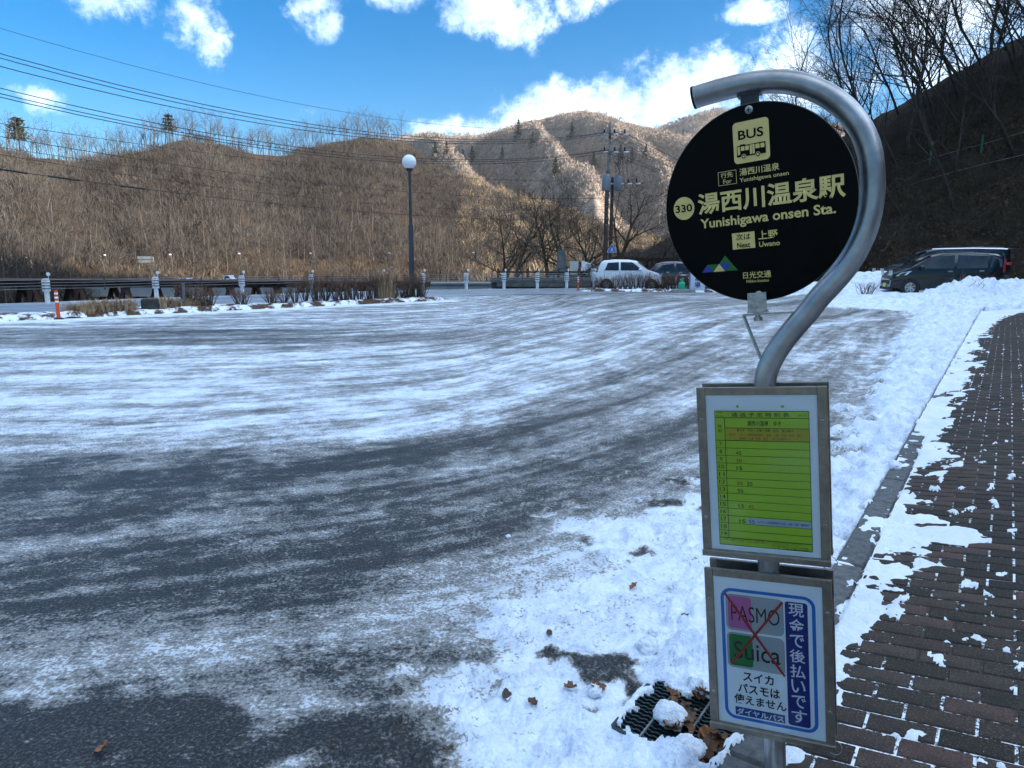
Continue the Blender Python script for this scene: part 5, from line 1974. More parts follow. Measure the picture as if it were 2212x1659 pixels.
sb = empty('steel_trestle_bridge', (0, 0, 0), 0, 'rust brown steel trestle bridge behind the guard cable', 'bridge')
xl, xr = bx(-420), bx(905)
for dy, nm in ((0, 'near'), (3.2, 'far')):
    zl, zr = bz(605), bz(615)
    mb = MB()
    n = len(mb.v)
    mb.v += [(xl, BRD + dy, zl), (xr, BRD + dy + 6, zr), (xr, BRD + dy + 6, zr - 0.44), (xl, BRD + dy, zl - 0.56), (xl, BRD + dy + 0.3, zl), (xr, BRD + dy + 6.3, zr), (xr, BRD + dy + 6.3, zr - 0.44), (xl, BRD + dy + 0.3, zl - 0.56)]
    for q in ((0, 1, 2, 3), (7, 6, 5, 4), (0, 4, 5, 1), (3, 2, 6, 7), (0, 3, 7, 4), (1, 5, 6, 2)):
        mb.f.append(tuple(n + i for i in q))
        mb.m.append(0)
    mb.build('girder', M_cor, sb)
MB().face([(xl, BRD - 0.5, bz(604)), (xr, BRD + 5.5, bz(614)), (xr, BRD + 10.5, bz(614)), (xl, BRD + 4.5, bz(604))]).face([(xl, BRD - 0.5, bz(604) + .12), (xr, BRD + 5.5, bz(614) + .12), (xr, BRD + 10.5, bz(614) + .12), (xl, BRD + 4.5, bz(604) + .12)]).face([(xl, BRD - 0.5, bz(604)), (xr, BRD + 5.5, bz(614)), (xr, BRD + 5.5, bz(614) + .12), (xl, BRD - 0.5, bz(604) + .12)]).build('deck', M_cor, sb)
for px in (-280, -170, -60, 44, 140, 236, 352, 462, 566, 640, 712):
    for row, off in ((0, 0.0), (1, 1.15)):
        x_ = bx(px) + off
        y_ = BRD + 6 * (x_ - xl) / (xr - xl) + 3.3 * row + 0.15
        t_ = (x_ - xl) / (xr - xl)
        z_ = bz(605 + 10 * t_) - 0.5
        w_ = 0.42 - 0.10 * t_
        mb = MB()
        for sg_ in (-1, 1):
            mb.prism([(x_ + sg_ * 0.10 - w_ / 2, z_), (x_ + sg_ * 0.10 + w_ / 2, z_), (x_ + sg_ * 0.72 + w_ / 2, z_ - 2.2), (x_ + sg_ * 0.72 - w_ / 2, z_ - 2.2)], y_ - 0.14, y_ + 0.14, 0 if sg_ < 0 else 1)
        mb.box((x_, y_, z_ - 0.02), (0.75, 0.34, 0.25))
        mb.build('trestle_leg', [M_cor, M_cor_lit], sb)
# concrete road bridge behind it, with lamps and traffic
CBD = 84.0
cb = empty('concrete_road_bridge', (0, 0, 0), 0, 'long grey concrete road bridge below the left hill', 'bridge')
MB().box((bx(250, CBD), CBD + 3, bz(625, CBD)), (bx(1150, CBD) - bx(-650, CBD), 6.0, 1.55)).build('deck_girder', M_conc, cb)
MB().box((bx(250, CBD), CBD - 0.1, bz(611, CBD)), (bx(1150, CBD) - bx(-650, CBD), 0.2, 0.22)).build('parapet', M_conc, cb)
for px in (-250, 160, 570, 980):
    MB().box((bx(px, CBD), CBD + 3, bz(660, CBD)), (2.3, 4.6, 4.2)).build('pier', M_conc, cb)
MB().tube([(bx(-650, CBD), CBD - 0.1, bz(607, CBD)), (bx(1150, CBD), CBD - 0.1, bz(607, CBD))], 0.04, 5).build('handrail', M_cable, cb)
M_lampw = MAT('lamp_head_white', (0.75, 0.77, 0.78), 0.3)
for i, (px, top) in enumerate(((77, 557), (243, 552), (382, 551), (529, 549), (681, 548.5), (848, 548), (1027, 547))):
    d_ = CBD + 9
    x_, zb_, zt_ = bx(px, d_), bz(612, d_), bz(top, d_)
    e = empty('bridge_lamp', (x_, d_, zb_), 0, ['first', 'second', 'third', 'fourth', 'fifth', 'sixth', 'seventh'][i] + ' thin road lamp from the left on the concrete bridge', 'street lamp', 'road lamps on the concrete bridge')
    MB().tube([(0, 0, -0.6), (0, 0, zt_ - zb_ - 0.3), (-0.12, 0, zt_ - zb_)], [0.055, 0.04, 0.03], 6).build('pole', M_galv, e)
    MB().lathe([(0.05, 0), (0.17, 0.04), (0.15, 0.14), (0.04, 0.18)], (-0.18, 0, zt_ - zb_ - 0.05), 10).build('lamp_head', M_lampw, e, smooth=True)
# board on two posts over there
d_ = 96.0
e = empty('road_sign_board', (bx(326, d_), d_, bz(612, d_)), 0, 'small pale road sign board on two posts beyond the bridges', 'road sign')
for x_ in (-0.9, 1.05):
    MB().tube([(x_, 0, -0.8), (x_, 0, 3.5)], 0.06, 6).build('post', M_galv, e)
for z_ in (3.0, 3.45):
    MB().box((0.05, -0.07, z_), (2.1, 0.05, 0.38)).build('panel', MAT('pale_sign_panel', (0.34, 0.36, 0.34), 0.5), e)
# tunnel portal at the far left
d_ = 106.0
tp_ = empty('tunnel_portal', (bx(-20, d_), d_, bz(620, d_)), 0, 'mossy grey concrete tunnel portal at the left edge of the hill', 'tunnel')
M_moss = MAT('mossy_concrete', (0.13, 0.135, 0.12), 0.9, var=0.35, scale=0.4)
ph_ = bz(563, d_) - bz(620, d_)
outer = [(4.4, -2), (4.4, ph_ * 0.55), (2.9, ph_ * 0.60), (2.7, ph_), (-6, ph_), (-6, -2)]
arch = [(-4.0 + 3.5 * math.cos(a), -2 + 1.0 + 3.2 * math.sin(a)) for a in np.linspace(0, math.pi, 14)]
MB().prism(outer[:4] + [(-6, ph_), (-6, -2), (-7.5, -2)] if False else outer, 0, 2.0).build('wall', M_moss, tp_)
MB().prism([(p[0] * 1.0, p[1]) for p in arch], -0.25, -0.02).build('arch_ring', M_conc, tp_)
MB().prism([(-4.0 + (p[0] + 4.0) * 0.86, -1 + (p[1] + 1) * 0.86) for p in arch], -0.30, -0.26).build('dark_opening_plate', MAT('tunnel_dark', (0.02, 0.02, 0.02), 0.9), tp_)  # solid dark plate; the darkness inside the tunnel is painted


# ------------------------------------------------------------------ shrubs and dry grass of the planted strip
M_redtwig = MAT('reddish_twigs', (0.17, 0.085, 0.058), 0.9, var=0.35, scale=4, rand=0.2)
M_dryg = MAT('dry_grass', (0.40, 0.27, 0.155), 0.9, var=0.3, scale=5, rand=0.15)
M_leafbr = MAT('brown_fallen_leaves', (0.115, 0.050, 0.026), 0.8, var=0.5, scale=7)


def shrub_mesh(seed, H, W, n, tipm=True):
    g = random.Random(seed)
    mb = MB()
    for i in range(n):
        a = g.uniform(0, 6.283)
        r = W * math.sqrt(g.random())
        p = Vector((math.cos(a) * W * 0.22 * g.random(), math.sin(a) * W * 0.22 * g.random(), 0))
        tip = Vector((math.cos(a) * r, math.sin(a) * r, H * g.uniform(0.65, 1.05)))
        mid = p.lerp(tip, 0.5) + Vector((g.gauss(0, .04), g.gauss(0, .04), 0.03))
        mb.tube([p, mid, tip], [0.011, 0.008, 0.003], 3, 0, cap=False)
        for k in range(5):
            b = mid.lerp(tip, g.random())
            e_ = b + Vector((g.gauss(0, .07), g.gauss(0, .07), g.uniform(0.03, 0.2)))
            mb.tube([b, e_], [0.005, 0.002], 3, 1, cap=False)
    return mb.mesh('bare_shrub', [M_bark_m, M_redtwig], fix=False)


def grass_mesh(seed, H, W, n):
    g = random.Random(seed)
    mb = MB()
    for i in range(n):
        a, r = g.uniform(0, 6.283), W * math.sqrt(g.random()) * 0.6
        p = Vector((math.cos(a) * r, math.sin(a) * r, 0))
        b = g.uniform(0, 6.283)
        d = Vector((math.cos(b), math.sin(b), 0)) * W * g.uniform(0.1, 0.8)
        h = H * g.uniform(0.5, 1.05)
        s = Vector((-d.y, d.x, 0)).normalized() * 0.008
        q1, q2 = p + d * 0.35 + Vector((0, 0, h * 0.7)), p + d + Vector((0, 0, h * g.uniform(0.75, 1.0)))
        mb.face([p - s, p + s, q1 + s, q1 - s])
        mb.face([q1 - s, q1 + s, q2])
    return mb.mesh('dry_grass_tuft', M_dryg, fix=False)


shm = [shrub_mesh(i, 0.95, 0.42, 26) for i in range(3)] + [shrub_mesh(9, 0.8, 0.55, 34), shrub_mesh(10, 0.7, 0.5, 30)]
grm = [grass_mesh(i, 0.42, 0.42, 130) for i in range(3)]
pam = grass_mesh(20, 1.6, 0.75, 420)


def along(px, py):
    return gpt(px, py, 0.10)


# raised bed of the strip
isd = ISL_B - ISL_A
isL = math.hypot(*isd)
isd = isd / isL
isn = np.array([-isd[1], isd[0]])
M_bed = NT('leafy_snowy_bed')
_k = M_bed
_f = _k.maprange(_k.noise(1.6, 6, 0.7), 0.47, 0.56)
_c0 = _k.ramp(_k.noise(9, 5, 0.7), [(0.3, (0.035, 0.020, 0.013)), (0.6, (0.10, 0.050, 0.028)), (0.75, (0.20, 0.12, 0.07))])
_k.l.new(_k.mix(_f, _c0, (0.84, 0.87, 0.92)), _k.p.inputs['Base Color'])
_k.p.inputs['Roughness'].default_value = 0.85
_k.l.new(_k.bump(_k.noise(12, 5, 0.7), 0.6, 0.05), _k.p.inputs['Normal'])
M_bed = M_bed.m


def bed(name, A, dirv, nrm, L_, W, seed, hgt=0.13, snow_front=0.5):
    us, vs = np.arange(0, L_ + 0.01, 0.10), np.arange(0, W + 0.01, 0.08)
    U, V_ = np.meshgrid(us, vs, indexing='ij')
    x, y = A[0] + dirv[0] * U + nrm[0] * V_, A[1] + dirv[1] * U + nrm[1] * V_
    ed = np.minimum(np.minimum(V_, W - V_), np.minimum(U, L_ - U) * 0.6)
    z = -0.03 + (hgt + 0.05) * sst(0, 0.22, ed + 0.05 * fbm(x, y, 3, seed)) + 0.04 * fbm(x * 1.6, y * 1.6, 4, seed + 1) + 0.10 * np.clip(fbm(x * 0.7, y * 0.7, 2, seed + 2), 0, 1) * sst(snow_front + .3, 0.1, V_)
    return np_mesh(name, np.stack([x.ravel(), y.ravel(), z.ravel()], -1), grid_faces(len(us), len(vs)), M_bed)


tag(inst('planting_bed', bed('planting_bed', ISL_A, isd, isn, isL, 1.75, 501)), kind='structure')


def on_bed(u_, v_):
    p = ISL_A + isd * u_ + isn * v_
    return (p[0], p[1], 0.09)


def u_of(px):
    """distance along the strip of the picture column px"""
    best = min(np.arange(0, isL, 0.02), key=lambda t: abs(CX + F_PX * ((ISL_A + isd * t + isn * 0.9)[0]) / ((ISL_A + isd * t + isn * 0.9)[1]) - px))
    return float(best)


hr = random.Random(3)
GL = dict(grass=[], loose=[], hedge=[], hedge2=[])
for i, px in enumerate((150, 165, 178, 192, 205, 222, 236, 262, 275, 344, 352, 362, 370, 384, 396, 410, 425)):
    o = inst('dry_grass_tuft', grm[i % 3], None, on_bed(u_of(px), hr.uniform(0.35, 1.2)), (0, 0, hr.uniform(0, 6)), hr.uniform(0.8, 1.35))
    GL['grass'].append(o)
    tag(o, 'straw coloured dry grass tuft on the planted strip near the orange post', 'grass', 'dry grass tufts on the planted strip')
tag(inst('dry_grass_tuft', pam, None, on_bed(u_of(829), 0.8), (0, 0, 1)), 'tall pale pampas-like grass clump in the hedge left of the lamp', 'grass')
for i, (px, sc) in enumerate(((415, 1.15), (422, 1.1), (440, 0.9), (460, 1.0), (517, 0.85), (526, 0.8), (582, 0.85), (588, 0.8), (618, 0.75))):
    o = inst('bare_shrub', shm[3 + i % 2], None, on_bed(u_of(px), 0.75 + hr.uniform(-.2, .2)), (0, 0, hr.uniform(0, 6)), sc)
    GL['loose'].append(o)
    tag(o, 'loose bare shrub in the sparse left half of the planted strip', 'shrub', 'loose shrubs of the planted strip')
for i, px in enumerate((640, 657, 676, 690, 708, 722, 737, 752, 766, 780, 794, 806, 818, 842, 853, 864, 874, 884, 896, 906, 915)):
    o = inst('hedge_shrub', shm[i % 3], None, on_bed(min(u_of(px), isL - 0.4), 0.8 + hr.uniform(-.15, .15)), (0, 0, hr.uniform(0, 6)), hr.uniform(0.95, 1.2))
    GL['hedge'].append(o)
    tag(o, 'reddish bare shrub in the hedge row left of the globe lamp', 'shrub', 'bare hedge shrubs by the globe lamp')
p_ = on_bed(u_of(319), 0.5)
tag(MB().cbox((0, 0, 0.2), (0.42, 0.36, 0.42), 0.04).build('utility_box', MAT('dark_weathered_box', (0.035, 0.032, 0.03), 0.8, var=0.4), None, loc=p_), 'squat dark box half buried in the planted strip', 'box')
p_ = on_bed(u_of(394), 0.6)
tag(MB().tube([(0, 0, -0.1), (0.02, 0, 0.86)], 0.045, 8).lathe([(0.05, 0.84), (0.05, 0.88)], (0.02, 0, 0), 8).build('marker_post', M_galv, None, loc=p_), 'thin grey steel marker post among the shrubs at the left', 'post')

# ------------------------------------------------------------------ second planted strip, parked cars
I2A = np.array([4.0, 41.2])
I2d = np.array([0.985, -0.172])
I2n = np.array([0.172, 0.985])
tag(inst('planting_bed', bed('car_park_bed', I2A - I2n * 0.2, I2d, I2n, 10.5, 1.5, 601, 0.12, 0.4)), kind='structure')
h2 = random.Random(8)
for i in range(26):
    u_ = 0.7 + i * 0.30
    p = I2A + I2d * u_ + I2n * (0.62 + h2.uniform(-.12, .12))
    o = inst('hedge_shrub', shm[i % 3], None, (p[0], p[1], 0.08), (0, 0, h2.uniform(0, 6)), h2.uniform(0.95, 1.2) * (0.9 if i > 3 else 0.75))
    GL['hedge2'].append(o)
    tag(o, 'low bare shrub in the hedge in front of the white car', 'shrub', 'bare hedge shrubs before the parked cars')

ordinal_labels(GL['grass'], 'dry grass tuft from the left on the planted strip')
ordinal_labels(GL['loose'], 'loose bare shrub from the left on the planted strip')
ordinal_labels(GL['hedge'], 'reddish hedge shrub from the left in the row by the globe lamp')
ordinal_labels(GL['hedge2'], 'low hedge shrub from the left in front of the white car')
M_glass = NT('car_window_glass')
M_glass.p.inputs['Base Color'].default_value = (0.012, 0.016, 0.018, 1)
M_glass.p.inputs['Roughness'].default_value = 0.04
M_glass.p.inputs['Specular IOR Level'].default_value = 0.7
M_glass.l.new(M_glass.ramp(M_glass.noise(1.2, 3, .5), [(0.3, (0.010, 0.012, 0.014)), (0.7, (0.030, 0.036, 0.038))]), M_glass.p.inputs['Base Color'])
M_glass = M_glass.m
M_carw = MAT('pearl_white_paint', (0.72, 0.75, 0.80), 0.28, var=0.04, scale=2, coat=0.8)
M_carb = MAT('dark_navy_paint', (0.008, 0.011, 0.020), 0.25, var=0.2, scale=2, coat=1.0)
M_cark = MAT('black_car_paint', (0.004, 0.005, 0.006), 0.25, var=0.2, scale=2, coat=0.4, spec=0.35)
M_chrome = MAT('chrome_trim', (0.55, 0.57, 0.6), 0.15, 0.9, var=0.1)
M_lens = MAT('headlamp_lens', (0.55, 0.6, 0.62), 0.08, 0.2, var=0.2, scale=25)
M_tail = MAT('tail_lamp_red', (0.30, 0.008, 0.010), 0.12, var=0.25, scale=12)
M_tyre = MAT('tyre_rubber', (0.016, 0.016, 0.017), 0.8, var=0.3, scale=20)
M_alloy = MAT('alloy_rim', (0.45, 0.46, 0.48), 0.3, 0.8, var=0.15, scale=20)
M_plate = MAT('number_plate', (0.62, 0.55, 0.08), 0.5, var=0.05)


def car(name, loc, rz, label, L, W, Hh, belt, prof, paint, wins, wb, wr=0.28, sc=1.0, lamp_f=None, lamp_r=None, mirror=None, doors=(), handles=(), extra=None):
    """car facing +x. prof: (x, z) roofline from tail to nose; body loft with tumblehome"""
    e = empty(name, loc, rz, label, 'car', 'parked cars')
    e.scale = (sc, sc, sc)
    xs = np.concatenate([np.linspace(0, L * 0.06, 5), np.linspace(L * 0.06, L * 0.94, 34)[1:], np.linspace(L * 0.94, L, 6)[1:]])
    zt_ = np.interp(xs, [p[0] for p in prof], [p[1] for p in prof])
    rows = []
    for x, z in zip(xs, zt_):
        endf = min(x, L - x)
        wt = W / 2 * (0.86 + 0.14 * min(1, (endf / (0.10 * L)) ** 0.5))
        zb_ = 0.20 + 0.10 * max(0, 1 - endf / 0.35)
        bl = min(belt + 0.03 * (L - x) / L, z - 0.02)
        fr = max(0.0, min(1.0, (z - bl) / max(0.05, Hh - belt)))
        wtop = wt * (0.985 - 0.19 * fr)
        row = [(0, zb_), (wt * 0.86, zb_), (wt * 0.97, zb_ + 0.08), (wt, zb_ + 0.25), (wt * 1.0, (zb_ + bl) / 2 + 0.1), (wt * 0.985, bl), (wtop, z - 0.10 * fr - 0.012), (wtop - 0.06 - 0.05 * fr, z - 0.025 * fr - 0.004), (wtop * 0.5, z + 0.012 * fr), (0, z + 0.02 * fr)]
        rows.append([(x - L / 2, y_, z_) for y_, z_ in row])
    V = []
    for r_ in rows:
        V += [(a, -b, c) for a, b, c in r_] + [(a, b, c) for a, b, c in reversed(r_[1:-1])]
    k = len(rows[0]) * 2 - 2
    F_ = []
    for i in range(len(rows) - 1):
        for j in range(k):
            F_.append((i * k + j, i * k + (j + 1) % k, (i + 1) * k + (j + 1) % k, (i + 1) * k + j))
    F_.append(tuple(range(k)))
    F_.append(tuple((len(rows) - 1) * k + j for j in reversed(range(k))))
    mb = MB()
    mb.v, mb.f, mb.m = V, F_, [0] * len(F_)
    body = mb.build('body', paint, e, smooth=38)

    def side_y(x, z, off=0.006):
        xx = x + L / 2
        zz = float(np.interp(xx, [p[0] for p in prof], [p[1] for p in prof]))
        endf = min(xx, L - xx)
        wt = W / 2 * (0.86 + 0.14 * min(1, (endf / (0.10 * L)) ** 0.5))
        bl = min(belt + 0.03 * (L - xx) / L, zz - 0.02)
        fr = max(0.0, min(1.0, (zz - bl) / max(0.05, Hh - belt)))
        wtop = wt * (0.985 - 0.19 * fr)
        if z <= bl:
            return wt * 0.995 + off
        t = (z - bl) / max(0.02, zz - 0.10 * fr - 0.012 - bl)
        return wt * 0.985 + (wtop - wt * 0.985) * min(1, t) + off

    def patch(nm, pts, mat, off=0.006, sides=(-1, 1), parent=None):
        for s in sides:
            q = [(x, s * side_y(x, z, off), z) for x, z in pts]
            MB().face(q if s < 0 else list(reversed(q))).build(nm, mat, parent or e, fix=False)
    for w_ in wins['side']:
        patch('side_window', w_, M_glass, 0.010)
    for nm in ('windscreen', 'rear_window'):
        a, b = wins[nm]
        q = []
        for (x, z), f in ((a, 0.90), (b, 0.86)):
            y_ = side_y(x, z, 0) * f
            q.append((x, y_, z))
        dx = 0.012 if nm == 'windscreen' else -0.012
        nz = 0.012
        q4 = [(q[0][0] + dx, -q[0][1], q[0][2] + nz), (q[0][0] + dx, q[0][1], q[0][2] + nz), (q[1][0] + dx, q[1][1], q[1][2] + nz), (q[1][0] + dx, -q[1][1], q[1][2] + nz)]
        MB().face(q4).build(nm, M_glass, e, fix=False)
    for dl in doors:
        for s in (-1, 1):
            P = [(x, s * (side_y(x, z, 0.002)), z) for x, z in dl]
            MB().tube(P, 0.006, 4).build('door_seam', M_rub, e)
    for x, z in handles:
        for s in (-1, 1):
            MB().box((x, s * (side_y(x, z, 0.012)), z), (0.17, 0.03, 0.035)).build('door_handle', M_chrome if paint is not M_carw else M_carw, e)
    for x in wb:
        for s in (-1, 1):
            MB().lathe([(wr + 0.07, s * (W / 2 - 0.01)), (wr + 0.07, s * (W / 2 + 0.006))], (x, 0, wr), 24, axis='Y').build('wheel_arch', M_rub, e)
            wh = MB().lathe([(wr * 0.66, s * 0.0), (wr * 0.94, s * 0.0), (wr, s * 0.03), (wr, s * -0.15), (wr * .9, s * -0.17)], (0, 0, 0), 24, axis='Y').build('wheel', M_tyre, e, smooth=50, loc=(x, s * (W / 2 + 0.022), wr))
            rm = MB().lathe([(wr * 0.66, 0), (wr * 0.62, s * 0.01), (wr * 0.6, s * -0.02)], (0, 0, 0), 24, axis='Y')
            for k_ in range(7):
                a = k_ * 2 * math.pi / 7
                rm.box((math.cos(a) * wr * 0.35, s * 0.006, math.sin(a) * wr * 0.35), (wr * 0.62, 0.02, wr * 0.12), mat=Matrix.Rotation(-a, 3, 'Y'))
            rm.lathe([(wr * 0.14, s * 0.0), (wr * 0.12, s * 0.02)], (0, 0, 0), 12, axis='Y')
            rm.build('rim', M_alloy, wh)
    zf = float(np.interp(L - 0.25, [p[0] for p in prof], [p[1] for p in prof]))
    for s in (-1, 1):
        if lamp_f:
            P = [(x, s * side_y(x, z, 0.010), z) for x, z in lamp_f]
            n_in = [(P[0][0] + 0.02, P[0][1] - s * 0.28, P[0][2]), (P[-1][0] + 0.02, P[-1][1] - s * 0.28, P[-1][2])]
            MB().face(P if s < 0 else list(reversed(P))).build('headlight', M_lens, e, fix=False)
            xf = L / 2 + 0.006
            z0, z1 = lamp_f[0][1], lamp_f[1][1]
            MB().box((xf - 0.02, s * W * 0.33, (z0 + z1) / 2), (0.05, W * 0.18, abs(z1 - z0))).build('headlight', M_lens, e)
        if lamp_r:
            P = [(x, s * side_y(x, z, 0.012), z) for x, z in lamp_r]
            MB().face(P if s < 0 else list(reversed(P))).build('tail_light', M_tail, e, fix=False)
            z0, z1 = min(p[1] for p in lamp_r), max(p[1] for p in lamp_r)
            MB().box((-L / 2 + 0.02, s * W * 0.42, (z0 + z1) / 2), (0.05, 0.07, (z1 - z0) * 0.9)).build('tail_light', M_tail, e)
        if mirror:
            mx_, mz_ = mirror
            MB().lathe([(0.02, -0.10), (0.075, -0.07), (0.085, 0.03), (0.03, 0.09)], (mx_, s * (W / 2 + 0.09), mz_), 10, axis='Y').build('wing_mirror', paint, e, smooth=True)
    MB().box((L / 2 - 0.015, 0, 0.52), (0.06, W * 0.62, 0.16)).build('grille', M_rub, e)
    MB().box((L / 2 + 0.018, 0, 0.40), (0.02, 0.33, 0.16)).build('number_plate', M_plate, e)
    MB().box((L / 2 - 0.03, 0, 0.27), (0.09, W * 0.84, 0.12)).build('bumper_intake', M_rub, e)
    return e


# white tall hatchback, nose to the right
Lc = 3.55
wprof = [(0, 0.95), (0.04, 1.10), (0.20, 1.52), (0.34, 1.62), (0.9, 1.675), (1.7, 1.665), (2.15, 1.60), (2.80, 1.12), (2.95, 1.06), (3.38, 0.92), (3.52, 0.78), (3.55, 0.62)]
wcar = dict(side=[[(-1.38, 1.09), (-1.30, 1.14), (-1.16, 1.50), (-0.56, 1.545), (-0.53, 1.085)], [(-0.44, 1.085), (-0.46, 1.545), (0.18, 1.535), (0.62, 1.20), (0.66, 1.085)]], windscreen=((0.46, 1.54), (1.06, 1.13)), rear_window=((-1.58, 1.47), (-1.72, 1.14)))
cw = at(1370, 627)
car('white_hatchback', (7.05, 43.0, 0.02), R(-13), 'white tall hatchback parked behind the low bare hedge', Lc, 1.52, 1.675, 1.07, wprof, M_carw, wcar, (-1.22, 1.24), 0.285, 1.07,
    lamp_f=[(1.36, 0.74), (1.36, 0.90), (1.70, 0.76), (1.72, 0.66)], lamp_r=[(-1.76, 1.0), (-1.70, 1.0), (-1.66, 1.30), (-1.70, 1.30)], mirror=(0.62, 1.13), doors=[[(-0.49, 0.32), (-0.50, 0.7), (-0.49, 1.06)], [(0.70, 0.34), (0.72, 0.7), (0.66, 1.06)], [(-1.3, 0.7), (-1.34, 0.9), (-1.36, 1.06)]], handles=((-1.08, 0.96), (-0.22, 0.96)))
bprof = [(0, 0.90), (0.06, 1.10), (0.32, 1.42), (0.8, 1.53), (1.5, 1.55), (2.1, 1.48), (3.05, 1.02), (3.3, 0.96), (3.85, 0.80), (3.98, 0.62)]
bcar = dict(side=[[(-1.50, 1.05), (-1.30, 1.34), (-0.60, 1.44), (-0.55, 1.02)], [(-0.46, 1.02), (-0.48, 1.44), (0.10, 1.42), (0.62, 1.16), (0.86, 1.0)]], windscreen=((0.42, 1.40), (1.10, 1.03)), rear_window=((-1.72, 1.36), (-1.90, 1.10)))
car('dark_hatchback', (11.2, 46.6, 0.02), R(-14), 'dark blue hatchback partly hidden behind the white car and the sign', 4.0, 1.7, 1.55, 1.0, bprof, M_carb, bcar, (-1.28, 1.26), 0.30, 1.08,
    lamp_f=[(1.5, 0.74), (1.45, 0.88), (1.86, 0.76), (1.9, 0.66)], lamp_r=[(-1.95, 0.9), (-1.85, 0.9), (-1.8, 1.15), (-1.85, 1.15)], mirror=(0.72, 1.08), doors=[[(-0.5, 0.32), (-0.51, 1.0)], [(0.85, 0.34), (0.88, 1.0)]], handles=((-0.95, 0.93), (-0.2, 0.92)))
# black cars on the right: compact van in front, larger van behind, noses to the left
mprof = [(0, 0.85), (0.03, 1.15), (0.10, 1.62), (0.25, 1.70), (1.2, 1.755), (2.3, 1.73), (2.75, 1.62), (3.55, 1.10), (3.75, 1.02), (4.12, 0.88), (4.2, 0.66)]
mcar = dict(side=[[(-1.98, 1.16), (-1.98, 1.46), (-1.62, 1.60), (-1.50, 1.14)], [(-1.42, 1.12), (-1.44, 1.60), (-0.36, 1.63), (-0.30, 1.10)], [(-0.20, 1.10), (-0.24, 1.63), (0.48, 1.60), (1.10, 1.20), (1.20, 1.08)]], windscreen=((0.62, 1.61), (1.42, 1.13)), rear_window=((-2.04, 1.58), (-2.10, 1.15)))
car('black_compact_van', (18.35, 30.7, 0.30), R(168), 'black compact van with tall red tail lamps behind the snow heap', 4.2, 1.7, 1.755, 1.08, mprof, M_cark, mcar, (-1.35, 1.38), 0.31, 1.02,
    lamp_f=[(1.55, 0.82), (1.35, 1.0), (1.75, 0.92), (1.95, 0.78)], lamp_r=[(-2.10, 0.95), (-2.01, 0.95), (-2.03, 1.48), (-2.08, 1.48)], mirror=(1.02, 1.14), doors=[[(-1.46, 0.34), (-1.47, 1.08)], [(-0.25, 0.34), (-0.25, 1.08)], [(1.2, 0.36), (1.22, 1.06)]], handles=((-1.22, 1.0), (-0.06, 0.98)))
vprof = [(0, 0.9), (0.04, 1.2), (0.14, 1.83), (0.05, 1.9), (1.2, 1.95), (2.6, 1.93), (3.2, 1.82), (4.25, 1.16), (4.45, 1.08), (4.9, 0.92), (5.0, 0.66)]
vprof = [(0, 0.9), (0.04, 1.2), (0.10, 1.86), (0.3, 1.93), (1.2, 1.95), (2.6, 1.93), (3.2, 1.82), (4.25, 1.16), (4.45, 1.08), (4.9, 0.92), (5.0, 0.66)]
vcar = dict(side=[[(-2.30, 1.22), (-2.20, 1.70), (-1.20, 1.76), (-1.15, 1.18)], [(-1.05, 1.18), (-1.08, 1.76), (0.05, 1.78), (0.10, 1.16)], [(0.2, 1.16), (0.16, 1.78), (0.75, 1.74), (1.35, 1.32), (1.5, 1.14)]], windscreen=((0.78, 1.76), (1.68, 1.2)), rear_window=((-2.42, 1.8), (-2.48, 1.25)))
ve = car('black_minivan', (20.35, 34.2, 0.28), R(168), 'large black minivan with chrome roof strip parked behind the compact van', 5.0, 1.86, 1.95, 1.16, vprof, M_cark, vcar, (-1.5, 1.5), 0.33, 1.08,
         lamp_f=[(1.9, 0.86), (1.75, 1.02), (2.2, 0.95), (2.35, 0.82)], lamp_r=[(-2.48, 1.16), (-2.28, 1.18), (-2.3, 1.27), (-2.46, 1.28)], mirror=(1.35, 1.2), doors=[[(-1.1, 0.36), (-1.1, 1.14)], [(0.15, 0.36), (0.15, 1.14)]], handles=((-0.9, 1.05), (0.3, 1.04)))
MB().tube([(-2.3, 0.76, 1.84), (-1.0, 0.765, 1.872), (0.6, 0.765, 1.845)], 0.022, 6).build('chrome_strip', M_chrome, ve)
MB().box((-2.58, 0, 1.90), (0.36, 1.35, 0.05)).build('roof_spoiler', M_cark, ve)
MB().tube([(1.75, 0.55, 1.18), (1.35, 0.2, 1.42)], 0.012, 4).build('wiper', M_rub, ve)

# far traffic on the concrete bridge
for px, nm, w_, h_, lab in ((388, 'distant_car', 1.7, 0.55, 'tiny white car crossing the concrete bridge'), (482, 'distant_truck', 1.1, 0.85, 'tiny white truck cab on the concrete bridge behind a white post')):
    e = empty(nm, (bx(px, CBD), CBD + 3, bz(610.5, CBD)), 0, lab, 'car' if 'car' in nm else 'truck')
    MB().prism([(-w_ / 2, 0.1), (w_ / 2, 0.1), (w_ / 2, h_ * 0.5), (w_ * 0.28, h_ * 0.58), (w_ * 0.12, h_), (-w_ * 0.36, h_), (-w_ / 2, h_ * 0.6)], -0.75, 0.75).build('body', M_carw, e)
    MB().prism([(w_ * 0.24, h_ * 0.6), (w_ * 0.11, h_ * 0.92), (-w_ * 0.3, h_ * 0.92), (-w_ * 0.36, h_ * 0.6)], -0.77, 0.77).build('windows', M_glass, e)
    for x_ in (-w_ * 0.3, w_ * 0.3):
        MB().lathe([(0.28, -0.78), (0.28, 0.78)], (x_, 0, 0.2), 12, axis='Y').build('wheel', M_tyre, e)
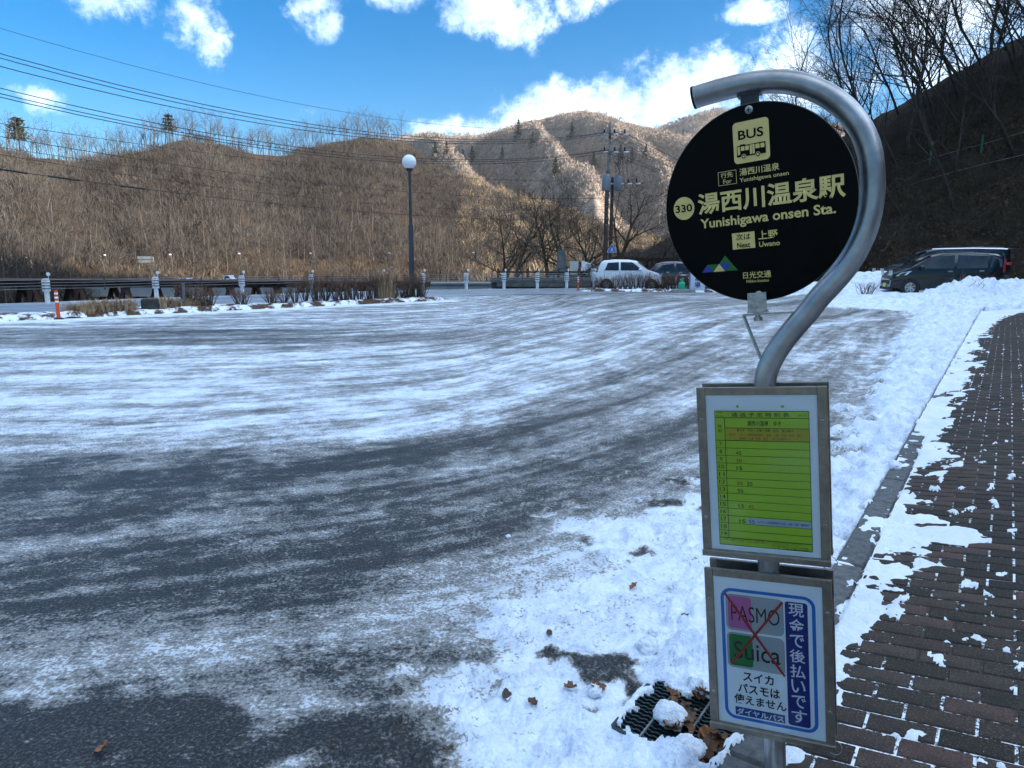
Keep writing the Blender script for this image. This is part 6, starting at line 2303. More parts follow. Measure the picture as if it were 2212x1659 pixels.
# ------------------------------------------------------------------ by the car park: signs, barrier, monument, pergola
p = at(1466, 630)
bar = empty('pipe_barrier', (10.0, 40.9, 0.02), R(-10), 'red and white pipe barrier at the car park entrance', 'barrier')
M_rw = NT('red_white_bands')
_w = M_rw.new('ShaderNodeTexWave')
_w.inputs['Scale'].default_value = 0.9
_w.inputs['Distortion'].default_value = 0
_w.bands_direction = 'DIAGONAL'
M_rw.l.new(M_rw.coord(), _w.inputs['Vector'])
M_rw.l.new(M_rw.ramp(_w.outputs['Fac'], [(0.48, (0.75, 0.75, 0.75)), (0.52, (0.55, 0.03, 0.02))]), M_rw.p.inputs['Base Color'])
M_rw.p.inputs['Roughness'].default_value = 0.4
M_rw = M_rw.m
arc = [(-0.62, 0, 0)] + [(-0.62, 0, 0.75)] + [(-0.62 + 0.16 * (1 - math.cos(a)), 0, 0.75 + 0.16 * math.sin(a)) for a in np.linspace(0.2, 1.57, 5)] + [(0.46 + 0.16 * math.sin(a), 0, 0.75 + 0.16 * math.cos(a)) for a in np.linspace(0, 1.4, 5)] + [(0.62, 0, 0.75), (0.62, 0, 0)]
MB().tube(arc, 0.032, 8).build('hoop', M_rw, bar, smooth=True)
MB().tube([(-0.6, 0, 0.34), (0.6, 0, 0.34)], 0.025, 8).build('rail', M_rw, bar, smooth=True)
MB().tube([(0.1, 0, 0.34), (0.1, 0, 0.91)], 0.02, 8).build('upright', M_rw, bar, smooth=True)
for x_ in (-0.62, 0.62):
    MB().box((x_, 0, 0.03), (0.14, 0.5, 0.06)).build('foot', M_rub, bar)
can = empty('water_can', (9.55, 40.2, 0.10), 0.4, 'green plastic water can weighting the pipe barrier', 'can')
M_can = MAT('green_plastic', (0.015, 0.33, 0.19), 0.35, var=0.15, scale=8)
MB().lathe([(0.17, 0), (0.20, 0.03), (0.20, 0.36), (0.15, 0.46), (0.07, 0.50), (0.07, 0.54)], (0, 0, 0), 16).build('body', M_can, can, smooth=40)
MB().tube([(-0.12, 0, 0.44), (-0.10, 0, 0.62), (0.10, 0, 0.66), (0.13, 0, 0.46)], 0.028, 8).build('handle', M_can, can, smooth=True)
MB().lathe([(0.08, 0.54), (0.08, 0.60)], (0, 0, 0), 12).build('cap', M_can, can)
tag(MB().cbox((0, 0, 0.07), (1.25, 0.34, 0.16), 0.03).build('concrete_block', M_conc, None, loc=(9.65, 40.15, 0.03), rot=(0, 0, -0.1)), 'low concrete block under the green water can', 'block')
sgn = empty('parking_sign', (10.38, 40.0, 0.03), R(-12), 'white folding sign with blue characters half hidden by the bus sign', 'sign')
MB().box((0, 0, 0.72), (0.86, 0.03, 1.25), mat=Matrix.Rotation(0.16, 3, 'X')).build('panel', MAT('white_sign_face', (0.72, 0.75, 0.80), 0.4, var=0.05), sgn)
for x_ in (-0.4, 0.4):
    MB().tube([(x_, -0.22, 0), (x_, -0.01, 1.35), (x_, 0.26, 0)], 0.016, 6).build('leg', M_blue, sgn)
for i, ch in enumerate('駐車場'):
    z1 = 1.28 - i * 0.37
    o = text(sgn, ch, M_navy, -0.16, 0.16, -0.16, 0.16, bold=0.02, y=0)
    zc = z1 - 0.16
    o.location = (0, -0.024 - (0.72 - zc) * math.tan(0.16), zc)
    o.rotation_euler = (-0.16, 0, 0)

# stone monument with its terrace
MD = 51.5
def mx(px, d=MD):
    return (px - CX) / F_PX * d


def mz(py, d=MD):
    return EYE - (py - HOR) / F_PX * d


M_stone = MAT('dark_polished_stone', (0.10, 0.112, 0.118), 0.4, var=0.25, scale=3)
M_stone2 = MAT('terrace_stone', (0.10, 0.105, 0.105), 0.8, var=0.3, scale=2)
mon = empty('stone_monument', (mx(1211), MD, mz(594)), R(-8), 'dark upright stone monument on a stepped plinth', 'monument')
hm = mz(541) - mz(594)
MB().cbox((0, 0, 0.10), (1.75, 1.2, 0.20), 0.02).build('plinth', M_stone2, mon)
MB().cbox((0, 0, 0.30), (1.1, 0.8, 0.20), 0.02).build('step', M_stone, mon)
MB().prism([(-0.36, 0.38), (0.36, 0.38), (0.30, hm - 0.1), (0.22, hm), (-0.25, hm)], -0.17, 0.17).build('stele', M_stone, mon)
MB().box((0.0, -0.172, hm * 0.55), (0.34, 0.006, hm * 0.5)).build('inscription_panel', MAT('pale_inscription', (0.14, 0.15, 0.15), 0.5, var=0.5, scale=14), mon)
tw = empty('terrace_wall', (0, 0, 0), 0, 'low dark stone terrace wall below the monument', 'wall')
x0_, x1_ = mx(1073, 48.5), mx(1205, 48.5)
for r_ in range(2):
    n_ = 7
    for i in range(n_ + r_):
        w_ = (x1_ - x0_ + 2.2) / n_
        MB().cbox((x0_ + (i + 0.5 - 0.5 * r_) * w_, 48.9, 0.16 + r_ * 0.30), (w_ - 0.02, 0.6, 0.285), 0.02).build('stone_block', M_stone2, tw)
tag(MB().box((mx(1197), 51.5, -0.3), (mx(1330) - mx(1064), 4.6, 1.75)).build('terrace_ground', M_stone2), kind='structure')
M_log = MAT('dark_brown_logs', (0.050, 0.032, 0.022), 0.85, var=0.35, scale=4)
lf = empty('log_fence', (0, 0, 0), 0, 'dark brown log fence round the monument terrace', 'fence')
fx = [1076, 1097, 1118, 1140, 1162, 1183, 1206, 1228, 1250, 1272]
for px in fx:
    MB().lathe([(0.085, mz(625, 49)), (0.085, mz(581, 49)), (0.06, mz(579.5, 49))], (mx(px, 49), 49.4, 0), 10).build('post', M_log, lf, smooth=40)
for py in (587, 601):
    MB().tube([(mx(1076, 49), 49.4, mz(py, 49)), (mx(1272, 49), 49.4, mz(py, 49))], 0.06, 8).build('rail', M_log, lf, smooth=True)
e = empty('notice_board', (mx(1235.5), 50.4, mz(600)), 0, 'small white notice board beside the monument', 'notice board')
MB().box((0, 0, 0.75), (0.60, 0.03, 0.92)).build('panel', MAT('weathered_notice', (0.50, 0.50, 0.47), 0.6, var=0.3, scale=18), e)
MB().tube([(0, 0.05, -0.4), (0, 0.05, 0.6)], 0.04, 6).build('post', M_log, e)
e = empty('covered_stand', (mx(1271), 50.6, mz(598)), 0.3, 'tilted pale board beside the evergreen bush', 'board')
MB().box((0, 0, 0.55), (1.5, 0.06, 0.95), mat=Matrix.Rotation(0.3, 3, 'Y') @ Matrix.Rotation(-0.5, 3, 'X')).build('panel', MAT('pale_blue_board', (0.42, 0.46, 0.52), 0.5, var=0.2), e)
for x_ in (-0.5, 0.5):
    MB().tube([(x_, 0, -0.5), (x_, 0, 0.5)], 0.04, 6).build('leg', M_log, e)
# evergreen bush
g = random.Random(77)
mb = MB()
for i in range(900):
    a, u_, r_ = g.uniform(0, 6.283), g.uniform(-0.3, 1), g.uniform(0.6, 1) ** 0.5
    c = Vector((math.cos(a) * math.sqrt(1 - u_ * u_ * 0.9) * 1.9 * r_, math.sin(a) * math.sqrt(1 - u_ * u_ * .9) * 1.0 * r_, 0.4 + u_ * 0.95 * r_ + g.gauss(0, .12)))
    d1 = Vector((g.gauss(0, 1), g.gauss(0, 1), g.gauss(0.3, .6))).normalized() * 0.13
    d2 = Vector((g.gauss(0, 1), g.gauss(0, 1), g.gauss(0.3, .6))).normalized() * 0.10
    mb.face([c - d1, c + d2, c + d1])
tag(mb.build('evergreen_bush', M_needle, None, loc=(mx(1300), 50.4, mz(606)), fix=False), 'dark evergreen bush between the monument and the white car', 'bush')
# pergola
pg = empty('pergola', (0, 0, 0), 0, 'dark wooden pergola behind the parked cars', 'pergola')
PD = 57.0
for px in (1338, 1367, 1404, 1430, 1447):
    for dy in (0, 2.2):
        MB().box((mx(px, PD), PD + dy, (mz(562, PD) + 0.0) / 2), (0.20, 0.20, mz(562, PD))).build('post', M_log, pg)
for dy in (0, 2.2):
    MB().box((mx(1390, PD), PD + dy, mz(561, PD)), (mx(1462, PD) - mx(1322, PD), 0.16, 0.24)).build('beam', M_log, pg)
for i in range(13):
    MB().box((mx(1326 + i * 11, PD), PD + 1.1, mz(557, PD) + 0.03), (0.10, 3.4, 0.12)).build('rafter', M_log, pg)

# bare spreading trees round the monument and the pergola
spr = []
for i in range(3):
    sg = grow(500 + i, 5.6, first=0.12, nmain=12, spread=0.85, up=0.35, levels=3, kids=(8, 5), lenf=0.62, twig=0.012, rbase=0.13, wob=0.14)
    spr.append((segs_to_mesh('trunk', sg, [M_bark_m], sides=(7, 5, 3, 3), levels=(0,)), segs_to_mesh('crown', sg, [M_bark_m, M_bark_m], sides=(6, 5, 3, 0), levels=(1, 2, 3))))
for i, (px, d_, sc, lab) in enumerate(((1085, 52, 0.95, 'bare spreading tree nearest the lamp, left of the monument'), (1110, 54, 1.15, 'bare spreading tree just left of the stone monument'), (1180, 54, 1.15, 'bare spreading tree rising directly behind the monument'), (1240, 55, 1.25, 'bare spreading tree right of the monument'), (1275, 54, 1.0, 'bare spreading tree behind the evergreen bush'), (1330, 56, 1.35, 'bare spreading tree just right of the utility poles'), (1395, 58.5, 0.9, 'bare tree growing over the left end of the pergola'), (1445, 58.5, 0.85, 'bare tree growing over the right end of the pergola'))):
    e = empty('bare_spreading_tree', (mx(px, d_), d_, 0.0), i * 1.3, lab, 'tree', 'bare spreading trees behind the road')
    e.scale = (sc * 1.1, sc * 1.1, sc)
    inst('trunk', spr[i % 3][0], e)
    inst('crown', spr[i % 3][1], e)

# ------------------------------------------------------------------ utility poles and wires
M_pole = MAT('weathered_pole_concrete', (0.17, 0.155, 0.14), 0.85, var=0.3, scale=2)
M_poled = MAT('brown_pole_sleeve', (0.065, 0.045, 0.035), 0.8, var=0.3, scale=3)
M_ins = MAT('dark_insulator', (0.03, 0.022, 0.02), 0.25, var=0.2)
M_insw = MAT('white_insulator', (0.65, 0.66, 0.68), 0.25, var=0.1)
UD = 52.0


def ux(px, d=UD):
    return (px - CX) / F_PX * d


def uz(py, d=UD):
    r_ = ray(CX, py)
    return EYE + r_[2] / r_[1] * d


up = empty('utility_pole', (ux(1304.5), UD, 0), 0, 'tall main utility pole with two crossarms behind the white car', 'utility pole')
xo = ux(1308.5) - ux(1304.5)
MB().lathe([(0.165, 0), (0.155, uz(486)), (0.145, uz(440))], (0, 0, 0), 14).build('lower_shaft', M_poled, up, smooth=40)
MB().tube([(0, 0, uz(440)), (xo, 0, uz(300))], [0.145, 0.11], 14).build('shaft', M_pole, up, smooth=True)
MB().tube([(xo, 0, uz(300)), (xo, 0, uz(262))], [0.10, 0.05], 10).build('tip', M_pole, up, smooth=True)


def crossarm(par, z, x0, x1, n, w=0.09):
    ca = MB().box(((x0 + x1) / 2, -0.18, z), (x1 - x0, w, w)).build('crossarm', M_galv, par)
    xs = np.linspace(x0 + 0.1, x1 - 0.1, n)
    for x in xs:
        MB().lathe([(0.03, 0), (0.09, 0.05), (0.05, 0.10), (0.085, 0.15), (0.05, 0.2), (0.07, 0.26), (0.02, 0.3)], (x, -0.18, z + 0.05), 10).build('insulator', M_ins, ca, smooth=True)
        MB().lathe([(0.03, -0.2), (0.07, -0.12), (0.05, 0.0), (0.07, 0.1), (0.03, 0.18)], (x + 0.12, -0.2, z - 0.02), 8, axis='X').build('strain_insulator', M_insw, ca, smooth=True)
    return [(x, z + 0.3) for x in xs]


A1 = crossarm(up, uz(291), ux(1293) - ux(1304.5), ux(1341) - ux(1304.5), 3)
A2 = crossarm(up, uz(329), ux(1294) - ux(1304.5), ux(1342) - ux(1304.5), 3)
for z0, z1 in ((uz(291) - 0.6, uz(291)), (uz(329) - 0.6, uz(329))):
    MB().tube([(0.1, -0.12, z0), (1.0, -0.18, z1)], 0.025, 6).build('brace', M_galv, up)
for i, py in enumerate((370, 384, 400, 428, 446, 472, 486)):
    MB().lathe([(0.18, -0.03), (0.18, 0.03)], (xo * 0.3, 0, uz(py)), 12).build('band', M_galv, up)
M_trf = MAT('grey_transformer', (0.17, 0.19, 0.22), 0.45, var=0.12)
MB().lathe([(0.28, 0), (0.30, 0.05), (0.30, 1.0), (0.25, 1.08)], (-0.12, -0.50, uz(413)), 16).build('transformer', M_trf, up, smooth=40)
pw = empty('utility_pole', (ux(1315.5, 53.5), 53.5, 0), 0, 'shorter second utility pole carrying the blue crossing sign', 'utility pole')
MB().lathe([(0.14, 0), (0.13, uz(470, 53.5)), (0.11, uz(383, 53.5))], (0, 0, 0), 12).build('shaft', M_poled, pw, smooth=40)
crossarm(pw, uz(397, 53.5), -0.2, 1.85, 4)
MB().lathe([(0.26, 0), (0.28, 0.05), (0.28, 0.92), (0.24, 1.0)], (0.34, -0.42, uz(412, 53.5)), 16).build('transformer', M_trf, pw, smooth=40)
for py in (430, 520):
    MB().lathe([(0.15, -0.03), (0.15, 0.03)], (0, 0, uz(py, 53.5)), 12).build('band', M_galv, pw)
MB().tube([(0.05, -0.2, uz(395, 53.5)), (0.5, -0.3, uz(372, 53.5)), (0.15, -0.25, uz(350, 53.5))], 0.02, 5).build('drop_wire', M_rub, pw)
for k_ in range(4):
    MB().tube([(0.25 + 0.32 * k_, -0.18, uz(396, 53.5)), (0.2 + 0.25 * k_, -0.3, uz(365, 53.5)), (-0.2 + 0.4 * k_, -0.8, uz(331, 53.5))], 0.012, 4).build('jumper_wire', M_rub, pw)
# crossing sign
cs = empty('crossing_sign', (ux(1318, 51.2), 51.2, 0), R(-3), 'blue triangular pedestrian crossing sign on the second utility pole', 'road sign')
zc = uz(539, 51.2)
M_sblue = MAT('sign_blue', (0.015, 0.13, 0.50), 0.35, var=0.08)


def tri(s, dz=0.0):
    P = []
    for k in range(3):
        a = R(90 + 120 * k)
        for j in range(5):
            b = a + R(-60 + 30 * j)
            P.append((s * 0.82 * math.cos(a) + s * 0.14 * math.cos(b), zc + dz + s * 0.82 * math.sin(a) + s * 0.14 * math.sin(b)))
    return P


MB().prism(tri(0.40), -0.01, 0.01).build('panel', M_sblue, cs)
ringflat(cs, 'white_border', tri(0.385), tri(0.355), M_white, -0.013)
pic = MB()


def fig(P):
    pic.face([(p[0], -0.014, zc + p[1]) for p in reversed(P)])


fig(circ(0.01, 0.105, 0.032, 12))
fig([(0.03, 0.07), (-0.02, 0.07), (-0.035, -0.03), (0.025, -0.03)])
fig([(0.025, -0.03), (-0.01, -0.03), (0.05, -0.15), (0.085, -0.15)])
fig([(0.005, -0.03), (-0.035, -0.03), (-0.10, -0.14), (-0.065, -0.15)])
fig([(0.03, 0.06), (0.02, 0.03), (0.085, -0.02), (0.095, 0.0)])
fig([(-0.02, 0.065), (-0.02, 0.03), (-0.075, -0.02), (-0.085, 0.0)])
for x_ in (-0.20, -0.13, 0.11, 0.18):
    fig(rect(x_, x_ + 0.045, -0.10, -0.085))
pic.build('walking_figure', M_white, cs, fix=False)
MB().tube([(0, 0.03, zc - 0.3), (0, 0.03, zc + 0.25)], 0.02, 6).tube([(0, 0.03, zc), (-0.15, 0.8, zc)], 0.02, 6).tube([(0, 0.03, zc - .2), (-0.12, 2.2, zc - .2)], 0.02, 6).build('bracket', M_galv, cs)

# wires: each hangs in the vertical plane between two supports, with its own sag
NEARP = np.array([-28.0, 22.0])
FARP = np.array([ux(1306), UD - 0.2])
M_wire = MAT('black_wire', (0.012, 0.013, 0.015), 0.6, var=0.2)


def wire_fit(P0, P1, obs, r=0.018, name='power_line', lab='', t0=-0.15, t1=1.0, zend=None):
    d = P1 - P0
    T, Z = [], []
    for px, py in obs:
        rv = ray(px, py)
        # (P0 + d t) parallel to rv in plan
        t = (rv[0] * P0[1] - rv[1] * P0[0]) / (rv[1] * d[0] - rv[0] * d[1])
        yy = P0[1] + d[1] * t
        T.append(t)
        Z.append(EYE + rv[2] / rv[1] * yy)
    cf = np.polyfit(T, Z, 2)
    P = [(P0[0] + d[0] * t, P0[1] + d[1] * t, float(np.polyval(cf, t))) for t in np.linspace(t0, t1, 30)]
    o = MB().tube(P, r, 5).build(name, M_wire, None, smooth=True)
    tag(o, lab, 'wire', 'overhead wires')
    return o, cf


def wl(obs, lab, dx=0.0, **k):
    return wire_fit(NEARP + [dx * 0.6, -dx * 0.8], FARP + [dx, 0], obs, lab=lab, **k)


wl([(0, 61), (550, 205), (1040, 276)], 'thin topmost wire crossing the blue sky', r=0.009, t1=0.93)
wl([(0, 116), (550, 247), (880, 294), (1292, 288)], 'upper set wire, highest of its three', -0.3, r=0.017)
wl([(0, 125), (550, 256), (880, 299), (1308, 287)], 'upper set wire, middle of its three', 0.15, r=0.017)
wl([(0, 142), (550, 268), (880, 303), (1340, 285)], 'upper set wire, lowest of its three', 1.0, r=0.017)
wl([(0, 191), (550, 303), (880, 342), (1292, 326)], 'second set wire, highest of its three', -0.3, r=0.017)
wl([(0, 202), (550, 313), (880, 346), (1308, 325)], 'second set wire, middle of its three', 0.15, r=0.017)
wl([(0, 209), (550, 320), (880, 350), (1340, 324)], 'second set wire, lowest of its three', 1.0, r=0.017)
wl([(0, 267), (450, 330), (825, 372), (1306, 391)], 'thin wire sagging below the second set', 0, r=0.011)
wl([(0, 295), (525, 376), (850, 412), (1304, 428)], 'lower single wire passing behind the globe lamp', 0, r=0.014)
wl([(0, 318), (420, 378), (850, 424), (1304, 447)], 'thin lower wire just under the single wire', 0.1, r=0.010)
o_, cf_ = wl([(0, 362), (300, 412), (850, 460), (1304, 474)], 'lowest wire with thick black sleeves at the left', 0, r=0.015)
wl([(0, 333), (250, 375), (700, 430), (1304, 452)], 'second lowest wire left of the lamp', -0.1, r=0.012)
d_ = FARP - NEARP
for i, (pa, pb) in enumerate(((-10, 62), (104, 172), (258, 312))):
    ts = []
    for px in (pa, pb):
        rv = ray(px, 390)
        ts.append((rv[0] * NEARP[1] - rv[1] * NEARP[0]) / (rv[1] * d_[0] - rv[0] * d_[1]))
    P = [(NEARP[0] + d_[0] * t, NEARP[1] + d_[1] * t, float(np.polyval(cf_, t))) for t in ts]
    MB().tube(P, 0.042, 6).build('wire_sleeve', M_wire, o_)
# span to the right, down to the next pole hidden by the bus sign
NP_ = np.array([33.5, 96.0])
p3 = empty('utility_pole', (*NP_, -0.5), 0, 'distant utility pole beyond the car park hidden by the bus sign', 'utility pole')
MB().lathe([(0.2, 0), (0.12, 9.2)], (0, 0, 0), 10).build('shaft', M_pole, p3, smooth=40)
MB().box((0, 0, 8.6), (2.4, 0.1, 0.1)).build('crossarm', M_galv, p3)
for i, (px, y0, x1_, y1_, lab) in enumerate(((1341, 283, 1462, 344, 'wire from the upper crossarm to the right, highest'), (1320, 287, 1456, 352, 'wire from the upper crossarm to the right, middle'), (1306, 290, 1450, 361, 'wire from the upper crossarm to the right, lowest'), (1342, 322, 1452, 362, 'wire from the second crossarm to the right, highest'), (1322, 326, 1448, 376, 'wire from the second crossarm to the right, middle'), (1308, 329, 1446, 381, 'wire from the second crossarm to the right, lowest'), (1314, 428, 1446, 464, 'wire from low on the poles to the right'))):
    P0 = np.array([ux(px), UD - 0.2])
    wire_fit(P0, NP_ + [0.4 * i - 1, 0], [(px, y0), (x1_, y1_), (1700, 455 + i * 6)], r=0.017, lab=lab, t0=0.0, t1=1.0)

# green stakes and guard wires on the shaded slope
M_gstake = MAT('green_stake', (0.008, 0.13, 0.075), 0.5, var=0.2)
stk = []
for px, py0, py1, lab in ((2008, 355, 310, 'green steel stake on the dark hillside, left of the two'), (2118, 330, 294, 'green steel stake on the dark hillside, right of the two')):
    dv = ray(px, py0)
    ts = np.arange(36, 64, 0.05)
    X, Y = dv[0] / dv[1] * ts, ts
    Zr = EYE + dv[2] / dv[1] * ts
    hit = np.where(right_z(X, Y) > Zr)[0]
    j = hit[0] if len(hit) else 150
    hgt = (py0 - py1) / F_PX * Y[j]
    o = MB().tube([(0, 0, -0.3), (0.06, 0, hgt)], 0.075, 8).build('green_stake', M_gstake, None, loc=(X[j], Y[j], Zr[j]))
    tag(o, lab, 'stake', 'green stakes on the hillside')
    stk.append((X[j], Y[j], Zr[j] + hgt * 0.45))
for i, (obs, lab) in enumerate((([(1890, 385), (2008, 343), (2118, 312), (2230, 280)], 'guard wire strung between the green stakes'), ([(1880, 425), (2000, 388), (2110, 358), (2230, 330)], 'lower guard wire on the dark hillside'))):
    P = []
    for px, py in obs:
        dv = ray(px, py)
        ts = np.arange(36, 70, 0.05)
        hit = np.where(right_z(dv[0] / dv[1] * ts, ts) > EYE + dv[2] / dv[1] * ts)[0]
        t = ts[hit[0]] if len(hit) else 46.0
        P.append((dv[0] / dv[1] * t, t - 0.25, EYE + dv[2] / dv[1] * t))
    tag(MB().tube(catmull(P, 5), 0.02, 5).build('guard_wire', M_galv), lab, 'wire', 'guard wires on the hillside')

# shrubs at the heaps by the black cars
for i, (px, py, sc, lab) in enumerate(((2095, 651, 1.0, 'bare tan shrub in the snow right of the heap'), (1868, 645, 0.8, 'bare shrub poking from the snow left of the black vans'), (1985, 622, 0.7, 'twiggy shrub in front of the black vans'))):
    p = at(px, py, 0.15)
    o = inst('bare_shrub', shm[3 + i % 2], None, (p[0], p[1], 0.12), (0, 0, i), (sc * 1.5, sc * 1.5, sc * 1.25))
    tag(o, lab, 'shrub')
# ------------------------------------------------------------------ drain grate, leaves and lumps of snow near the camera
M_grate = MAT('dark_green_grate_steel', (0.020, 0.038, 0.042), 0.45, 0.5, var=0.3, scale=25, spec=0.5)
gw = uv2w(GR_U, GR_V, 0.0)
gr = empty('drain_grate', (gw[0], gw[1], 0.004), KROT, 'dark steel drain grate half covered by snow at the kerb', 'drain grate')
# local x = across the kerb, y = along it
fr = MB()
for s in (-1, 1):
    fr.box((s * (GR_SV / 2 + 0.008), 0, -0.018), (0.016, GR_SU + 0.03, 0.04)).box((0, s * (GR_SU / 2 + 0.008), -0.018), (GR_SV, 0.016, 0.0395))
fr.build('frame', M_grate, gr)
nb = 15
barm = MB()
w_ = GR_SV
top, prof_n = 0.0, 24
n = len(barm.v)
for i in range(prof_n):
    x0 = -w_ / 2 + w_ * i / prof_n
    x1 = x0 + w_ / prof_n
    h_ = 0.0 if i % 2 == 0 else -0.004
    barm.box(((x0 + x1) / 2, 0, -0.016 + h_ / 2), (w_ / prof_n, 0.0065, 0.032 + h_))
barm = barm.mesh('bar', M_grate)
for i in range(nb):
    inst('bar', barm, gr, (0, -GR_SU / 2 + GR_SU * (i + 0.5) / nb, 0))
for x_ in (-0.10, 0.04):
    MB().box((x_, 0, -0.012), (0.007, GR_SU, 0.030)).build('cross_bar', MAT('worn_grate_bar', (0.16, 0.18, 0.18), 0.5, 0.5), gr)
MB().box((0, 0, -0.15), (GR_SV, GR_SU, 0.01)).build('pit_floor', MAT('drain_dark', (0.004, 0.004, 0.004), 0.9), gr)

M_leaf = MAT('dead_oak_leaf', (0.16, 0.065, 0.025), 0.65, var=0.5, scale=40, rand=0.45)
M_leaf2 = MAT('dead_grey_leaf', (0.10, 0.068, 0.042), 0.75, var=0.5, scale=40, rand=0.4)


def leaf_mesh(seed, lobed, mat):
    g = random.Random(seed)
    n = 12
    mb = MB()
    L_, W2 = 0.085, 0.026
    curl, twist = g.uniform(4, 16), g.uniform(-6, 6)
    rows = []
    for i in range(n + 1):
        t = i / n
        w = W2 * (math.sin(math.pi * min(1, t * 1.02)) ** 0.7) * (1 + (0.38 * math.sin(t * 22) if lobed else 0.05 * math.sin(t * 30)))
        w = max(w, 0.0012)
        x = (t - 0.5) * L_
        z0 = 0.004 + curl * 0.06 * (x ** 2) * 10
        rows.append([(x, s * w, z0 + abs(s) ** 1.6 * w * (0.55 + 0.3 * math.sin(i * 1.3 + seed)) + twist * x * s * w) for s in (-1, -0.5, 0, 0.5, 1)])
    V = [p for r_ in rows for p in r_]
    F_ = []
    for i in range(n):
        for j in range(4):
            F_.append((i * 5 + j, i * 5 + j + 1, (i + 1) * 5 + j + 1, (i + 1) * 5 + j))
    mb.v, mb.f, mb.m = V, F_, [0] * len(F_)
    mb.tube([(-L_ / 2, 0, 0.004), (-L_ / 2 - 0.018, 0.003, 0.008)], 0.0009, 4)
    return mb.mesh('fallen_leaf', mat, True)


lm = [leaf_mesh(i, i % 2 == 0, M_leaf if i < 4 else M_leaf2) for i in range(6)]


def ground_z(x, y):
    z, *_ = lot_fields(np.array([x]), np.array([y]))
    kv = x * ND[0] + y * ND[1]
    if kv > KF:
        return max(0.132, pav_z(kv))
    return max(float(z[0]), 0.004)


lg = random.Random(44)
spots = [(1452, 1490), (1462, 1500), (1470, 1520), (1478, 1528), (1490, 1540), (1500, 1532), (1506, 1498), (1513, 1488), (1524, 1495), (1446, 1560), (1455, 1566), (1463, 1558), (1472, 1552), (1520, 1575), (1528, 1583), (1515, 1590), (1535, 1592), (1545, 1580), (1552, 1596), (1540, 1604), (1530, 1612), (1558, 1588), (1522, 1622), (1548, 1618), (1512, 1632), (1532, 1640), (1470, 1544), (1485, 1560)]
for i, (px, py) in enumerate(spots):
    p = at(px, py, 0.03)
    o = inst('fallen_leaf', lm[i % 6], None, (p[0], p[1], ground_z(p[0], p[1]) + 0.006), (lg.uniform(-.5, .5), lg.uniform(-.5, .5), lg.uniform(0, 6.28)), lg.uniform(0.7, 1.15))
    tag(o, 'brown dead leaf in the heap of leaves between the drain grate and kerb', 'leaf', 'leaves heaped by the drain grate')
lone = [(1232, 1478, 'curled brown leaf lying alone on the open snow'), (1094, 1495, 'small brown leaf on the snow left of the curled leaf'), (970, 1609, 'brown leaf at the edge of the bare asphalt'), (1150, 1510, 'dark dead leaf on snow in the bottom middle'), (1290, 1480, 'small brown leaf nearest the drain grate on its left'), (1482, 1335, 'reddish leaf lying right beside the fare notice board'), (220, 1610, 'yellow brown leaf on the bare wet asphalt'), (1186, 1365, 'tiny leaf in the middle of the trodden snow'), (1835, 1340, 'pinkish leaf lying on the brick edge by the pavement snow'), (1370, 1260, 'black twist of dead leaf on the snow below the timetable'), (1680, 935, 'dark leaf far up on the snow bank edge'), (1745, 912, 'small reddish leaf far up on the snow bank')]
for i, (px, py, lab) in enumerate(lone):
    p = at(px, py, 0.03)
    o = inst('fallen_leaf', lm[(i * 5) % 6], None, (p[0], p[1], ground_z(p[0], p[1]) + 0.006), (lg.uniform(-.4, .4), lg.uniform(-.4, .4), lg.uniform(0, 6.28)), lg.uniform(0.55, 1.0) if py > 1000 else 1.2)
    tag(o, lab, 'leaf', 'single leaves on the snow')


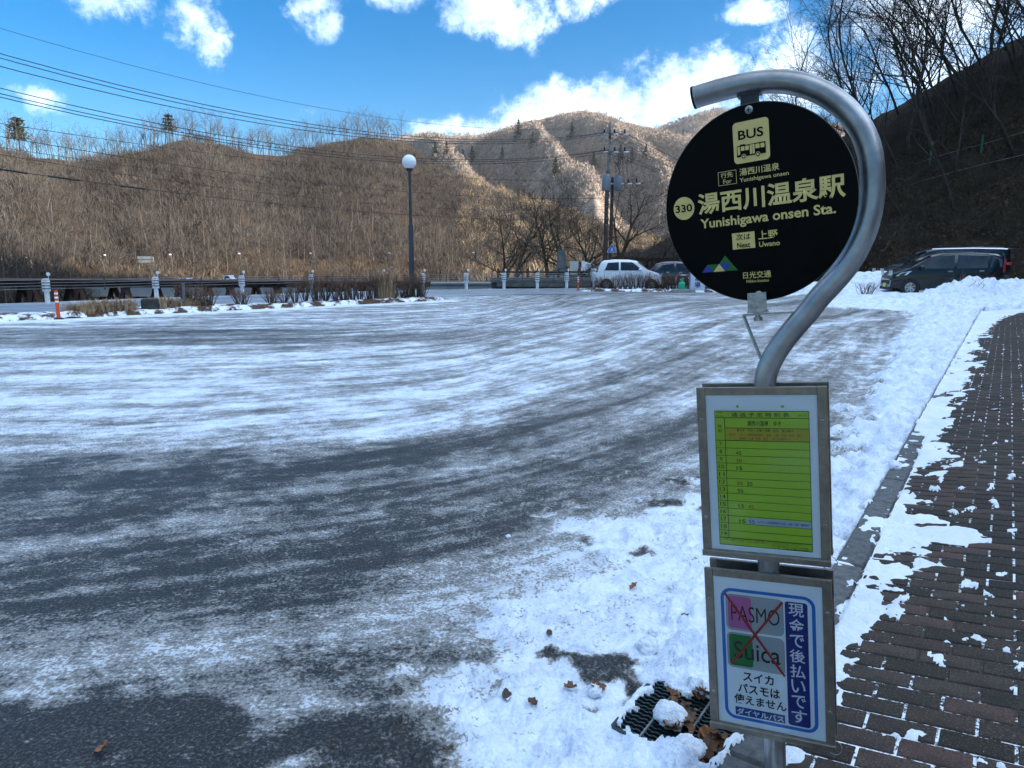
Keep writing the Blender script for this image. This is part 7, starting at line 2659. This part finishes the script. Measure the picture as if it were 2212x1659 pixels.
def lump(seed, r, squash=0.75):
    bm = bmesh.new()
    bmesh.ops.create_icosphere(bm, subdivisions=4, radius=1.0)
    V = np.array([v.co[:] for v in bm.verts])
    n_ = 1 + 0.22 * fbm(V[:, 0] * 1.3 + seed, V[:, 1] * 1.3 + V[:, 2] * 0.9, 3, seed) + 0.10 * fbm(V[:, 0] * 4 + seed, V[:, 2] * 4 + V[:, 1] * 3, 3, seed + 5)
    for v, k in zip(bm.verts, n_):
        v.co *= float(k)
        v.co.x *= r
        v.co.y *= r * 0.9
        v.co.z *= r * squash
    me = bpy.data.meshes.new('snow_lump')
    bm.to_mesh(me)
    bm.free()
    me.materials.append(M_snow)
    me.polygons.foreach_set('use_smooth', [True] * len(me.polygons))
    return me


for i, (px, py, r_, lab) in enumerate(((1399, 1396, 0.052, 'fist sized ball of snow on the trodden snow left of the boards'), (1411, 1369, 0.026, 'small snow lump behind the snow ball'), (1447, 1545, 0.060, 'lump of snow sitting on the drain grate'), (1480, 1600, 0.035, 'snow lump beside the heap of leaves'), (1500, 1625, 0.045, 'snow lump at the kerb corner by the leaves'), (1285, 1490, 0.030, 'small snow lump in the snow just left of the grate'), (1098, 1155, 0.016, 'little round snow ball on the icy track'), (1930, 1040, 0.05, 'round snow clod on the kerbside bank right of the timetable'))):
    p = at(px, py, 0.02)
    flat_ = 0.22 if 'drift' in lab else 0.78
    o = inst('snow_lump', lump(i * 3 + 1, r_, flat_), None, (p[0], p[1], ground_z(p[0], p[1]) + r_ * flat_ * 0.35), (0, 0, R(30) if 'drift' in lab else i), (2.4, 0.7, 1) if 'drift' in lab else 1)
    tag(o, lab, 'snow lump', 'loose lumps of snow')
# ------------------------------------------------------------------ the winter air
hz = bpy.data.materials.new('winter_air')
hz.use_nodes = True
hz.node_tree.nodes.clear()
_o = hz.node_tree.nodes.new('ShaderNodeOutputMaterial')
_v = hz.node_tree.nodes.new('ShaderNodeVolumePrincipled')
_v.inputs['Color'].default_value = (0.86, 0.92, 1.0, 1)
_v.inputs['Density'].default_value = 0.00005
_v.inputs['Anisotropy'].default_value = 0.3
hz.node_tree.links.new(_v.outputs[0], _o.inputs['Volume'])
tag(MB().box((0, 700, 226), (4900, 3300, 468)).build('haze', hz), 'faint pale haze in the winter air of the valley', 'haze', kind='stuff')
